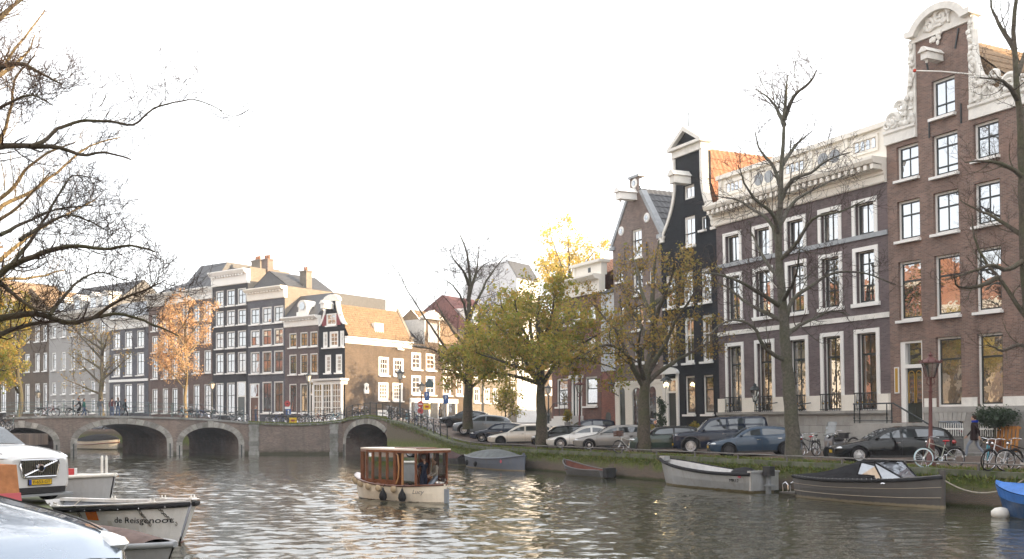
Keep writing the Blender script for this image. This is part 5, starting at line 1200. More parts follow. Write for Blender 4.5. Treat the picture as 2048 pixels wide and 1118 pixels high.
# ================================================================== trees
def bark(name, c, moss=(.06, .075, .025), ma=.5):
    m, t, b = _base(name)
    v = _noise(t, 9, 6, .7); col = _mix(t, _range(t, v, .3, .7), tuple(x * .4 for x in c), tuple(x * 1.55 for x in c))
    g = _range(t, _noise(t, 1.1, 6, .65), .42, .6, 0, ma); col = _mix(t, g, col, moss)
    t.links.new(col, b.inputs['Base Color']); b.inputs['Roughness'].default_value = .95; _bump(t, b, _noise(t, 22, 6, .7), .8, .03); return m
M_BARK = bark('elm_bark', (.085, .068, .05)); M_BARK2 = bark('grey_bark', (.10, .09, .072), ma=.35)
M_TWIG = mat('twigs', (.06, .042, .035), .9, var=.2)
L_GREEN = leaf_mat('green_yellow_leaves', [(.16, .20, .025), (.24, .26, .035), (.38, .34, .05), (.48, .38, .065), (.44, .25, .06), (.32, .31, .045)], .58)
L_SPARSE = leaf_mat('sparse_yellowing_leaves', [(.18, .18, .03), (.32, .25, .05), (.40, .24, .05), (.26, .17, .05)], .5)
L_ORANGE = leaf_mat('orange_leaves', [(.60, .38, .18), (.68, .44, .22), (.55, .30, .14), (.70, .52, .30)], .5)
L_YELLOW = leaf_mat('bright_yellow_leaves', [(.70, .52, .10), (.75, .58, .14), (.62, .44, .08), (.55, .50, .10)], .5)
def P3(px, py, dep): return np.array([(px - 1024) / 2000 * dep, dep, CZ + (845 - py) / 2000 * dep])
def nrm(v): return v / (np.linalg.norm(v) + 1e-9)
class Tree:
    def __init__(s, seed): s.g = np.random.default_rng(seed); s.lev = [[], [], [], [], [], []]
    def limb(s, pts, r0, r1, lev, n=None):
        pts = np.array(pts, float); n = n or max(6, 3 * len(pts))
        t = np.concatenate([[0], np.cumsum(np.linalg.norm(np.diff(pts, axis=0), axis=1))]); L = t[-1]; t = t / L
        # smooth resample (Catmull-like through cosine-blended tangents)
        q = np.linspace(0, 1, n); T = np.gradient(pts, t, axis=0)
        out = np.zeros((n, 3))
        for i, x in enumerate(q):
            k = min(len(t) - 2, max(0, np.searchsorted(t, x, 'right') - 1)); h = t[k + 1] - t[k]; u = (x - t[k]) / h
            out[i] = (2*u**3-3*u**2+1)*pts[k] + (u**3-2*u**2+u)*h*T[k] + (-2*u**3+3*u**2)*pts[k+1] + (u**3-u**2)*h*T[k+1]
        out[1:-1] += s.g.normal(0, .012 * L / n * 3, (n - 2, 3))
        rr = r0 + (r1 - r0) * q ** .8
        s.lev[lev].append((out, rr)); return out, rr, L
    def grow(s, p, d, L, r, lev, n, up=.12, jit=.22):
        pts = [p]; d = nrm(d)
        for i in range(n - 1):
            d = nrm(d + s.g.normal(0, jit, 3) * (.6 if lev < 3 else 1) + np.array([0, 0, up])); pts.append(pts[-1] + d * L / (n - 1))
        pts = np.array(pts); rr = r * (1 - .72 * np.linspace(0, 1, n)); s.lev[lev].append((pts, rr)); return pts, rr, L
    def kids(s, br, lev, cnt, lr, ang=(35, 70), t0=.25, rr=.42, n=5, up=.1, jit=.2, rmin=.004, flat=1.):
        pts, rad_, L = br; out = []
        for k in range(cnt):
            t = t0 + (1 - t0) * (k + s.g.random()) / cnt; f = t * (len(pts) - 1); i = min(len(pts) - 2, int(f)); u = f - i
            p = pts[i] * (1 - u) + pts[i + 1] * u; d = nrm(pts[i + 1] - pts[i]); a = rad(s.g.uniform(*ang))
            q = nrm(np.cross(d, s.g.normal(0, 1, 3) * np.array([1, 1, flat]))); dd = d * math.cos(a) + q * math.sin(a)
            LL = lr * s.g.uniform(.6, 1.25) * (1.15 - .6 * t) ; r = max(rmin, (rad_[i] * (1 - u) + rad_[i + 1] * u) * rr)
            out.append(s.grow(p, dd, LL, r, lev, n, up, jit))
        return out
    def tips(s, levs, per=1.0):
        P = np.concatenate([np.concatenate([b[0][1:] for b in s.lev[l]]) for l in levs if s.lev[l]]); return P
def tubes(brs, K, org):
    by = {}
    for p, r in brs: by.setdefault(len(p), []).append((p, r))
    Vs, Fs, off = [], [], 0
    for n, L in by.items():
        P = np.array([x[0] for x in L]) - org; Rr = np.array([x[1] for x in L]); N = len(L)
        T = np.gradient(P, axis=1); T /= np.linalg.norm(T, axis=2, keepdims=True) + 1e-9
        ref = np.where(np.abs(T[..., 2:3]) < .92, np.array([0, 0, 1.]), np.array([1., 0, 0])); A = np.cross(T, ref); A /= np.linalg.norm(A, axis=2, keepdims=True) + 1e-9; B = np.cross(T, A)
        a = 2 * np.pi * np.arange(K) / K
        V = P[:, :, None] + (A[:, :, None] * np.cos(a)[None, None, :, None] + B[:, :, None] * np.sin(a)[None, None, :, None]) * Rr[:, :, None, None]
        i = (np.arange(N)[:, None, None] * n + np.arange(n - 1)[None, :, None]) * K; j = np.arange(K)[None, None]
        j2 = (j + 1) % K; F = np.stack([i + j, i + j2, i + K + j2, i + K + j], -1).reshape(-1, 4) + off
        Vs.append(V.reshape(-1, 3)); Fs.append(F); off += N * n * K
    return np.concatenate(Vs), np.concatenate(Fs)
def leaves(g, C, n, size, spread, clump=1):
    idx = g.integers(0, len(C), n); P = C[idx] + g.normal(0, spread, (n, 3)); a = nrm_rows(g.normal(0, 1, (n, 3))); b = nrm_rows(np.cross(a, g.normal(0, 1, (n, 3))))
    s_ = size * np.exp(g.normal(-.08, .38, (n, 1))); w = .38
    V = np.stack([P - a * s_ * .5, P + b * s_ * w, P + a * s_ * .5, P - b * s_ * w], 1); return V.reshape(-1, 3), np.arange(4 * n).reshape(-1, 4)
def nrm_rows(v): return v / (np.linalg.norm(v, axis=1, keepdims=True) + 1e-9)
def finish(T, name, label, base, barkm, leafm=None, nleaf=0, lsize=.14, spread=.16, llev=(3, 4), mask=None, group='trees along the canal', twm=None):
    r = thing(name, label, 'tree', tuple(base), 0, group); org = np.array(base)
    for lv, nm, K, m in (((0, 1), 'trunk', 10, barkm), ((2,), 'branch', 6, barkm), ((3, 4, 5), 'twigs', 3, twm or M_TWIG)):
        B = [b for l in lv for b in T.lev[l]]
        if not B: continue
        V, F = tubes(B, K, org); o = link(nm, big_mesh(nm, V, F, m, True), r)
        if nm != 'trunk': o['kind'] = 'stuff'
    if leafm is not None and nleaf:
        C = T.tips(llev)
        if mask is not None: C = C[mask(C)]
        V, F = leaves(T.g, C, nleaf, lsize, spread); o = link('crown', big_mesh('crown', V - org, F, leafm), r); o['kind'] = 'stuff'
    return r
def px_limbs(T, dep, limbs, r0, r1, lev=1):
    out = []
    for L in limbs:
        dz = L[0] if not isinstance(L[0], tuple) else 0; P = [q for q in L if isinstance(q, tuple)]; q_ = .42 if dep == 16. and P[0][0] > -45 else 1
        k = len(P); pts = [P3(q[0], q[1], dep + dz * i / max(1, k - 1)) for i, q in enumerate(P)]
        out.append(T.limb(pts, r0 * q_, r1 * max(.6, q_), lev))
    return out
# ---- big bare elm by the parked blue car
T = Tree(21); dep = 44.
tr = T.limb([P3(x, y, dep) for x, y in ((1586, 926), (1584, 860), (1577, 760), (1568, 660), (1561, 560), (1557, 470), (1561, 380), (1566, 300), (1569, 232))], .36, .06, 0, 26)
T.limb([P3(1588, 932, dep), P3(1586, 900, dep)], .48, .35, 0, 4)
L = px_limbs(T, dep, [
    [-2, (1574, 722), (1545, 708), (1524, 686), (1508, 655), (1470, 640), (1440, 650), (1402, 688)], [3, (1562, 640), (1524, 622), (1486, 600), (1450, 572), (1415, 560)],
    [-3, (1560, 612), (1518, 585), (1476, 562), (1432, 547), (1392, 545)], [2, (1570, 648), (1584, 602), (1630, 568), (1662, 548), (1720, 545), (1792, 570)],
    [4, (1575, 668), (1600, 650), (1622, 640), (1668, 622), (1700, 630)], [-4, (1560, 520), (1590, 490), (1628, 436), (1680, 424), (1730, 400)],
    [3, (1556, 492), (1540, 445), (1500, 415), (1468, 398), (1425, 392)], [-3, (1557, 470), (1546, 430), (1512, 400), (1490, 368), (1476, 330)],
    [4, (1559, 450), (1592, 400), (1640, 372), (1690, 350)], [-2, (1562, 400), (1585, 360), (1622, 345), (1660, 318), (1700, 305)],
    [2, (1563, 380), (1545, 330), (1520, 300), (1510, 262)], [3, (1568, 250), (1545, 205), (1512, 178)], [-2, (1569, 235), (1590, 190), (1622, 162), (1634, 140)], [0, (1569, 240), (1572, 190), (1575, 150)],
    [-5, (1566, 600), (1590, 560), (1600, 500)], [5, (1560, 560), (1530, 520), (1510, 480), (1495, 440)], [3, (1564, 330), (1592, 290), (1625, 262)]], .115, .02)
for b in L:
    for q in T.kids(b, 2, 7, 2.1, t0=.15, rr=.28, n=7, up=.10, rmin=.012):
        for w in T.kids(q, 3, 7, 1.15, t0=.15, n=5, up=.1, rmin=.011): T.kids(w, 4, 4, .5, t0=.2, n=4, up=.08, rmin=.008)
    T.kids(b, 3, 8, .9, t0=.1, n=5, up=.25, rmin=.007)
ELM = finish(T, 'bare_elm', 'tall bare tree with mossy grey trunk beside the blue parked car', P3(1586, 921, dep), M_BARK2)
# ---- dense green and yellow tree
T = Tree(5); dep = 63.4
T.limb([P3(x, y, dep) for x, y in ((1084, 903), (1083, 850), (1082, 800), (1082, 762), (1080, 700), (1076, 640), (1078, 592))], .46, .08, 0, 18)
L = px_limbs(T, dep, [[-3, (1083, 772), (1060, 745), (1010, 725), (952, 705)], [3, (1082, 765), (1050, 720), (995, 650), (962, 625)], [1, (1082, 768), (1040, 755), (985, 745), (940, 748)], [-2, (1080, 730), (1040, 670), (1005, 620), (1000, 585)], [2, (1084, 768), (1110, 735), (1138, 716), (1185, 722), (1232, 738)], [-3, (1084, 770), (1120, 715), (1175, 680), (1222, 655)],
    [5, (1082, 740), (1105, 680), (1135, 630), (1150, 605)], [-5, (1082, 750), (1060, 690), (1035, 630), (1030, 600)], [4, (1082, 720), (1062, 670), (1060, 600), (1068, 575)], [-5, (1080, 700), (1100, 640), (1110, 590)], [-6, (1082, 760), (1090, 720), (1110, 690)], [6, (1082, 755), (1065, 720), (1040, 690)]], .17, .03)
for b in L:
    for q in T.kids(b, 2, 9, 2.0, t0=.25, n=6, up=.1, rmin=.015):
        for w in T.kids(q, 3, 6, .95, t0=.15, n=5, up=.02, rmin=.008): T.kids(w, 4, 3, .45, n=4, up=0, rmin=.005)
def mk(C):
    g = np.random.default_rng(1); k = np.sin(C[:, 0] * 1.3) * np.sin(C[:, 2] * 1.5 + 1) * np.sin(C[:, 1] * 1.2); return (k + g.normal(0, .25, len(C))) > -.05
GRN = finish(T, 'green_tree', 'dense round tree of green and yellow leaves over the silver cars', P3(1084, 901, dep), M_BARK, L_GREEN, 22000, .155, .25, mask=mk)
# ---- half bare tree left of it
T = Tree(8); dep = 73.
T.limb([P3(x, y, dep) for x, y in ((936, 858), (936, 800), (937, 745), (934, 690), (937, 620), (940, 560), (936, 520), (920, 470))], .42, .04, 0, 22)
L = px_limbs(T, dep, [[-3, (936, 768), (918, 740), (880, 680), (845, 628), (815, 580), (795, 540)], [3, (937, 760), (915, 735), (870, 700), (840, 695), (815, 690)], [2, (936, 700), (905, 660), (875, 610), (868, 590)], [-2, (937, 690), (955, 660), (962, 620), (985, 590)], [4, (938, 640), (975, 560), (1005, 520), (1020, 505)], [-4, (937, 660), (925, 600), (905, 570), (890, 560)],
    [0, (938, 590), (955, 530), (958, 490)], [2, (937, 780), (960, 760), (985, 735), (1000, 700)], [-4, (937, 772), (915, 748), (895, 740), (875, 740)], [4, (937, 750), (960, 720), (975, 690), (985, 660)], [-3, (937, 760), (950, 725), (960, 700)], [3, (937, 600), (948, 560), (962, 535), (985, 520)], [-3, (938, 570), (925, 540), (908, 520), (900, 500)]], .14, .018)
for b in L:
    for q in T.kids(b, 2, 10, 2.0, t0=.2, rr=.32, n=6, up=.13, rmin=.012):
        for w in T.kids(q, 3, 7, 1.05, t0=.15, n=5, up=.08, rmin=.014): T.kids(w, 4, 4, .55, n=4, rmin=.011)
def mk(C):
    px = 1024 + C[:, 0] / C[:, 1] * 2000; py = 845 - (C[:, 2] - CZ) / C[:, 1] * 2000; return (py > 640) & (py < 790) & (px > 885 + (py < 690) * 40)
finish(T, 'half_bare_tree', 'half bare tree with leaves only low on its right, left of the dense green tree', P3(936, 856, dep), M_BARK, L_GREEN, 9000, .15, .22, mask=mk)
# ---- sparse yellowing tree before the gable houses
T = Tree(13); dep = 53.9
T.limb([P3(x, y, dep) for x, y in ((1288, 908), (1287, 850), (1288, 800), (1290, 762), (1303, 700), (1306, 640), (1305, 580), (1310, 520), (1318, 480))], .42, .04, 0, 22)
L = px_limbs(T, dep, [[-3, (1288, 775), (1265, 735), (1250, 705), (1218, 690), (1185, 700), (1150, 720)], [3, (1285, 770), (1258, 715), (1230, 660), (1200, 625), (1178, 600)], [3, (1292, 768), (1330, 735), (1370, 712), (1410, 690), (1440, 670)], [-3, (1300, 735), (1330, 690), (1352, 640), (1380, 600), (1398, 560)],
    [4, (1303, 700), (1280, 650), (1255, 600), (1240, 555)], [-4, (1305, 660), (1325, 600), (1345, 550), (1350, 510)], [4, (1306, 640), (1285, 590), (1275, 540), (1265, 515)], [-5, (1290, 760), (1275, 700), (1285, 650)], [5, (1292, 755), (1320, 705), (1335, 650)], [2, (1305, 610), (1350, 575), (1385, 535)]], .16, .025)
for b in L:
    for q in T.kids(b, 2, 8, 1.6, t0=.25, n=6, up=.14, rmin=.013):
        for w in T.kids(q, 3, 6, .85, t0=.15, n=5, up=.06, rmin=.010): T.kids(w, 4, 4, .45, n=4, rmin=.008)
finish(T, 'yellowing_tree', 'thin crowned tree with sparse yellow leaves in front of the black gable house', P3(1288, 905, dep), M_BARK, L_SPARSE, 7500, .12, .12)
# ---- tree at the right edge of the picture
T = Tree(31); dep = 34.
T.limb([P3(x, y, dep) for x, y in ((2098, 955), (2094, 850), (2084, 720), (2062, 640), (2052, 540), (2046, 400), (2040, 240), (2030, 120), (2028, 40), (2040, -60))], .30, .05, 0, 26)
L = px_limbs(T, dep, [[1, (2070, 660), (2040, 618), (2010, 572), (1970, 520), (1950, 480), (1945, 430)], [-2, (1995, 555), (1960, 572), (1915, 572), (1908, 552)], [2, (2060, 480), (2020, 455), (1980, 430), (1955, 420), (1920, 400)], [-1, (2052, 360), (2020, 335), (1990, 325), (1955, 322), (1930, 325)], [2, (2040, 240), (2070, 180), (2090, 120)],
    [-2, (2036, 200), (2015, 170), (2000, 160), (1960, 155)], [1, (2030, 100), (2005, 60), (1985, 20), (1980, -20)], [2, (2034, 150), (2055, 90), (2062, 20)], [-3, (2080, 700), (2040, 690), (2000, 700), (1975, 690)], [-2, (2050, 520), (2010, 540), (1985, 530), (1940, 545), (1890, 560)], [1, (2048, 440), (2070, 400), (2100, 360)]], .10, .02)
for b in L:
    for q in T.kids(b, 2, 8, 1.3, t0=.15, rr=.3, n=7, up=.18, rmin=.009):
        for w in T.kids(q, 3, 5, .6, t0=.15, n=5, up=.12, rmin=.006): T.kids(w, 4, 4, .35, n=4, rmin=.006)
finish(T, 'bare_street_tree', 'bare dark tree at the right edge before the scrolled gable house', P3(2098, 955, dep), M_BARK)
# ---- near tree on the left bank, limbs reaching over the water
T = Tree(44); dep = 16.
T.limb([P3(x, y, dep) for x, y in ((-170, 1140), (-165, 900), (-150, 650), (-130, 450), (-120, 250), (-110, 50), (-100, -150))], .26, .10, 0, 20)
L = px_limbs(T, dep, [[1, (-128, 380), (-60, 318), (0, 294), (75, 292), (120, 296), (170, 310), (200, 304), (262, 319)], [1.5, (60, 292), (85, 284), (110, 262), (160, 243), (220, 243), (265, 250), (300, 222), (345, 205), (395, 200), (445, 222)],
    [-1, (-150, 640), (-60, 590), (0, 550), (27, 528), (63, 514), (116, 496), (158, 492), (206, 498), (240, 494), (273, 493), (309, 503)], [1, (-150, 680), (-60, 650), (0, 637), (80, 629), (137, 646), (189, 635), (237, 627), (294, 644), (357, 672)],
    [2, (-150, 720), (-60, 690), (0, 668), (63, 648), (118, 644), (160, 648)], [0, (-130, 470), (-50, 520), (0, 566), (52, 608), (110, 630)], [-1, (-122, 280), (-50, 180), (0, 136), (40, 128), (80, 145), (122, 168)], [1, (-118, 200), (-40, 90), (0, 32), (42, 0), (80, -40)],
    [2, (20, 532), (70, 468), (100, 420), (130, 370), (150, 350), (200, 360)], [1, (100, 630), (130, 590), (160, 560), (200, 545), (250, 560)], [-1, (190, 634), (240, 600), (290, 580), (330, 560)], [1.5, (40, 480), (80, 455), (140, 430), (185, 445), (222, 466)], [2, (0, 470), (60, 440), (110, 420), (185, 410)], [-2, (-40, 240), (20, 205), (60, 190), (105, 210)]], .082, .012)
for b in L:
    for q in T.kids(b, 2, 12, .95, t0=.2, rr=.25, n=7, up=.2, rmin=.006):
        for w in T.kids(q, 3, 9, .55, t0=.1, n=5, up=.08, rmin=.0048): T.kids(w, 4, 5, .3, n=4, up=.03, rmin=.0034)
    T.kids(b, 3, 16, .5, t0=.3, n=5, up=.28, rmin=.005)
finish(T, 'overhanging_tree', 'bare mossy limbs of a near tree reaching in from the left edge', P3(-170, 1125, dep), M_BARK)
# ---- sunlit bare tree behind it
T = Tree(52); dep = 33.
T.limb([P3(x, y, dep) for x, y in ((-120, 990), (-115, 800), (-100, 600), (-85, 400), (-80, 200), (-60, 0))], .36, .10, 0, 18)
L = px_limbs(T, dep, [[2, (-95, 520), (-30, 460), (0, 415), (60, 385), (118, 342), (180, 292), (240, 275)], [-2, (-90, 430), (-20, 410), (20, 380), (60, 330), (110, 300), (150, 285)], [1, (-85, 300), (-30, 200), (20, 110), (60, 60), (90, 20)], [3, (-80, 200), (0, 150), (50, 110), (70, 70)], [-2, (-95, 480), (0, 440), (50, 400), (100, 345)], [2, (-80, 150), (-20, 60), (20, 20), (60, -40)], [-3, (-90, 360), (-10, 300), (20, 230), (30, 160), (70, 110)], [3, (-100, 560), (0, 520), (60, 470), (130, 430), (190, 400)], [2, (-100, 600), (0, 560), (70, 555), (130, 540)]], .10, .02)
for b in L:
    for q in T.kids(b, 2, 6, 1.6, t0=.15, rr=.3, n=7, up=.25, rmin=.010):
        for w in T.kids(q, 3, 6, .75, t0=.15, n=5, up=.18, rmin=.007): T.kids(w, 4, 3, .4, n=4, up=.1, rmin=.0045)
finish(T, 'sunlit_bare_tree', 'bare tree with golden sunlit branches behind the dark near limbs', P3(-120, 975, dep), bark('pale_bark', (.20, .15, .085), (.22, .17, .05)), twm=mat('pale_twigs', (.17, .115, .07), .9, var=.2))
# ---- trees at the bridge and on the far quay
def simple_tree(seed, name, label, px, ybase, ytop, dep, spread_px, nl, lm, lsize=.16, fork=.3, r=.22, barkm=None, nlimb=9, mask=None, tw=1., flat=False, up=.12, twm=None):
    T = Tree(seed); g = T.g; H = (ybase - ytop)
    T.limb([P3(px + g.normal(0, 2) * (k > 0), ybase - H * q, dep) for k, q in enumerate((0, .2, .4, .65, .85))], r, r * .25, 0, 14); L = []
    for k in range(nlimb):
        q = fork + (.8 - fork) * k / nlimb; a = g.uniform(0, 6.28) + k * 2.4; w = spread_px * g.uniform(.65, 1.05) * (1 - .55 * max(0, q - .45)); dx, dd = math.cos(a), math.sin(a) * spread_px / 2000 * dep
        rise = H * g.uniform(.16, .34)
        L.append(T.limb([P3(px, ybase - H * q, dep), P3(px + dx * w * .45, ybase - H * q - rise * .45, dep + dd * .45), P3(px + dx * w, min(ybase - H * q - rise, ybase - H * .2), dep + dd)], r * .5, .025, 1))
    for b in L:
        for q in T.kids(b, 2, 8, 1.7 * tw, t0=.2, n=6, up=up, rmin=.014):
            for w in T.kids(q, 3, 5, .9 * tw, t0=.15, n=5, up=.06, rmin=.008): T.kids(w, 4, 2, .42 * tw, n=4, rmin=.006)
    return finish(T, name, label, P3(px, ybase, dep), barkm or M_BARK, lm, nl, lsize, .2, mask=mask, twm=twm)
simple_tree(61, 'orange_tree', 'sunlit orange tree in front of the plum brick houses', 372, 838, 608, 104., 66, 8500, L_ORANGE, .15, .25, .2, nlimb=12, barkm=MATS['pale_bark'], twm=MATS['pale_twigs'])
simple_tree(62, 'bare_quay_tree', 'nearly bare tree behind the people on the bridge', 204, 832, 640, 106., 78, 1500, L_SPARSE, .15, .22, .3, nlimb=11)
simple_tree(63, 'yellow_green_tree', 'tree with yellow green leaves left of the bridge people at the left edge', 37, 836, 585, 103., 62, 9000, L_GREEN, .2, .2, .28, nlimb=12, mask=lambda C: (1024 + C[:, 0] / C[:, 1] * 2000) < 58)
simple_tree(64, 'leafy_edge_tree', 'yellow green tree crown cut off by the left edge of the picture', -32, 836, 570, 100., 62, 9000, L_GREEN, .2, .2, .28, nlimb=12)
simple_tree(65, 'yellow_tree', 'bright yellow tree behind the roofs of the corner house', 1140, 840, 478, 118., 72, 11000, L_YELLOW, .22, .45, .3, nlimb=14, tw=1.3)
simple_tree(66, 'young_tree', 'small green tree in front of the side street houses behind the parked cars', 1012, 862, 770, 84., 26, 2600, L_GREEN, .13, .25, .08, nlimb=7, tw=.6)
# near-bank trees that only show as reflections
for i, (d, n) in enumerate(((-12, -4), (8, -5), (48, -3), (66, -3), (112, -8))):
    x, y = CN(d, n); o = dup(GRN if i % 2 else bpy.data.objects['orange_tree'], (x, y, 1.1), i * 1.3, 'autumn tree on the near bank seen only in reflections', 'near bank trees')
dup(GRN, (9.7, 99.5, 2.8), 2., 'leafy tree on the side canal bank hidden behind the corner house', 'near bank trees')
# ================================================================== cars
def paint(name, c, metal=.35, rough=.35):
    m, t, b = _base(name); b.inputs['Base Color'].default_value = (*c, 1); b.inputs['Metallic'].default_value = metal; b.inputs['Roughness'].default_value = rough
    b.inputs['Coat Weight'].default_value = .85; b.inputs['Coat Roughness'].default_value = .02; b.inputs['Specular IOR Level'].default_value = .5 if metal else .05
    n = _noise(t, 2.5, 5); b2 = _range(t, n, .45, .8, rough, rough + .2); t.links.new(b2, b.inputs['Roughness']); return m
M_TYRE = mat('tyre_rubber', (.018, .018, .019), .85, var=.2, vs=8); M_BLKP = mat('black_plastic', (.02, .02, .022), .55, var=0)
M_CARGL = glass_mat('car_glass', .06, (.010, .014, .017), (.02, .03, .035)); M_RIM = mat('alloy_rim', (.5, .5, .52), .28, .85, var=0); M_RIMD = mat('dark_alloy_rim', (.05, .05, .055), .35, .7, var=0)
M_HEAD = mat('headlight_lens', (.62, .65, .68), .08, .3, var=0, coat=1); M_TAIL = mat('tail_light', (.30, .012, .012), .15, var=0, coat=1); M_CHROME = mat('chrome', (.7, .7, .72), .12, 1, var=0)
M_PLATE = mat('yellow_plate', (.62, .40, .02), .4, var=0); M_AMBER = mat('amber_lens', (.6, .2, .03), .2, var=0, coat=1); M_BLUE_EU = mat('plate_blue', (.02, .06, .35), .4, var=0)
TY = {
 'hatch': dict(L=4.35, W=1.78, H=1.43, r=.325, xf=.86, xr=3.52, zb=[(0, .60), (.05, .70), (.24, .90), (.32, .95), (.6, .98), (.92, 1.02), (1, .92)], zr=[(.26, .90), (.33, 1.12), (.41, 1.32), (.5, 1.41), (.6, 1.43), (.75, 1.40), (.86, 1.30), (.93, 1.14), (.975, .98)], cowl=.26, ws=.45, r0=.86, r1=.955, B=.56, C=.83),
 'estate': dict(L=4.75, W=1.83, H=1.46, r=.33, xf=.92, xr=3.78, zb=[(0, .60), (.04, .69), (.24, .88), (.32, .94), (.6, .97), (.93, 1.0), (1, .90)], zr=[(.27, .88), (.34, 1.12), (.42, 1.32), (.5, 1.42), (.6, 1.45), (.8, 1.43), (.91, 1.34), (.96, 1.14), (.985, .98)], cowl=.27, ws=.45, r0=.92, r1=.975, B=.55, C=.90),
 'sedan': dict(L=4.85, W=1.87, H=1.40, r=.35, xf=.88, xr=3.78, zb=[(0, .58), (.04, .67), (.24, .86), (.34, .92), (.6, .96), (.85, 1.02), (.97, .98), (1, .86)], zr=[(.28, .86), (.36, 1.10), (.45, 1.31), (.53, 1.39), (.62, 1.40), (.72, 1.34), (.8, 1.2), (.87, 1.03)], cowl=.28, ws=.47, r0=.72, r1=.86, B=.58, C=.80),
 'suv': dict(L=4.6, W=1.86, H=1.62, r=.37, xf=.88, xr=3.62, zb=[(0, .72), (.05, .86), (.22, 1.02), (.3, 1.07), (.6, 1.12), (.92, 1.16), (1, 1.04)], zr=[(.25, 1.02), (.33, 1.28), (.41, 1.50), (.5, 1.60), (.6, 1.62), (.8, 1.57), (.89, 1.46), (.95, 1.24), (.98, 1.10)], cowl=.25, ws=.45, r0=.89, r1=.965, B=.55, C=.86),
 'boxy': dict(L=4.95, W=1.98, H=1.86, r=.40, xf=.87, xr=3.75, zb=[(0, .95), (.03, 1.06), (.2, 1.12), (.27, 1.14), (.6, 1.16), (.95, 1.17), (1, 1.12)], zr=[(.24, 1.10), (.29, 1.36), (.345, 1.66), (.40, 1.80), (.5, 1.86), (.85, 1.86), (.955, 1.80), (.98, 1.45), (.99, 1.15)], cowl=.24, ws=.39, r0=.955, r1=.985, B=.56, C=.73, D=.95),
 'bigsuv': dict(L=4.95, W=1.96, H=1.78, r=.38, xf=.92, xr=3.90, zb=[(0, .98), (.03, 1.07), (.15, 1.18), (.3, 1.25), (.6, 1.27), (.92, 1.26), (1, 1.1)], zr=[(.33, 1.24), (.40, 1.46), (.46, 1.64), (.54, 1.75), (.6, 1.77), (.85, 1.73), (.92, 1.6), (.97, 1.2)], cowl=.33, ws=.50, r0=.91, r1=.965, B=.58, C=.86),
 'mini': dict(L=3.95, W=1.73, H=1.42, r=.32, xf=.72, xr=3.25, zb=[(0, .66), (.05, .80), (.2, .94), (.27, .97), (.6, .98), (.93, 1.0), (1, .9)], zr=[(.25, .95), (.31, 1.18), (.37, 1.34), (.45, 1.40), (.6, 1.42), (.83, 1.38), (.92, 1.27), (.965, 1.08), (.985, .98)], cowl=.25, ws=.41, r0=.91, r1=.965, B=.60, C=.88),
}
PLAN = [(0, .70), (.02, .82), (.06, .92), (.13, .975), (.28, 1.), (.8, 1.), (.92, .965), (.97, .91), (.99, .84), (1, .76)]
def smooth_tab(tab, x):
    if x <= tab[0][0]: return tab[0][1]
    if x >= tab[-1][0]: return tab[-1][1]
    for i in range(len(tab) - 1):
        if x <= tab[i + 1][0]:
            x0, y0 = tab[i]; x1, y1 = tab[i + 1]; h = x1 - x0
            m = lambda j: 0 if j <= 0 or j >= len(tab) - 1 else (tab[j + 1][1] - tab[j - 1][1]) / (tab[j + 1][0] - tab[j - 1][0])
            m0 = m(i) if i > 0 else (y1 - y0) / h; m1 = m(i + 1) if i + 1 < len(tab) - 1 else (y1 - y0) / h
            t = (x - x0) / h; return (2*t**3-3*t*t+1)*y0 + (t**3-2*t*t+t)*h*m0 + (-2*t**3+3*t*t)*y1 + (t**3-t*t)*h*m1
WHC = {}
def wheel_mesh(r, style):
    k = (r, style)
    if k in WHC: return WHC[k]
    b = MB(); b.lathe([(r * .66, -.10), (r * .9, -.105), (r * .985, -.085), (r, -.05), (r, .05), (r * .985, .085), (r * .9, .105), (r * .66, .10)], 28, (0, 0, 0), 'y'); ty = b.mesh('tyre', M_TYRE, 40)
    b = MB(); R0 = r * .69
    b.lathe([(R0, -.085), (R0 * .94, -.10), (R0 * .9, -.07), (R0 * .88, -.0), (0, -.0)], 28, (0, 0, 0), 'y', 1)
    b.lathe([(R0 * 1.0, -.10), (R0 * .96, -.112), (R0 * .88, -.10), (R0 * .88, -.07)], 28, (0, 0, 0), 'y', 0)
    n = {'five': 5, 'multi': 10, 'steel': 7}[style[0]]
    for i in range(n):
        a = 2 * math.pi * i / n; w = {'five': .32, 'multi': .13, 'steel': .30}[style[0]] * R0
        ca, sa = math.cos(a), math.sin(a); p = []
        for (q, ww) in ((.12, w * .75), (.93, w * .55)):
            for s_ in (-1, 1): p.append((q * R0 * ca - s_ * ww * sa, q * R0 * sa + s_ * ww * ca))
        v = [(x, -.103 if i_ < 2 else -.095, z) for i_, (x, z) in enumerate(p)] + [(x, -.05, z) for x, z in p]
        b.add(v, [(0, 1, 3, 2), (0, 2, 6, 4), (1, 5, 7, 3)], 0)
    b.lathe([(0, -.112), (R0 * .2, -.108), (R0 * .22, -.06)], 12, (0, 0, 0), 'y', 0)
    rm = b.mesh('rim', [M_RIMD if style[1] else M_RIM, M_BLKP], 35); WHC[k] = (ty, rm); return WHC[k]
BODY = {}
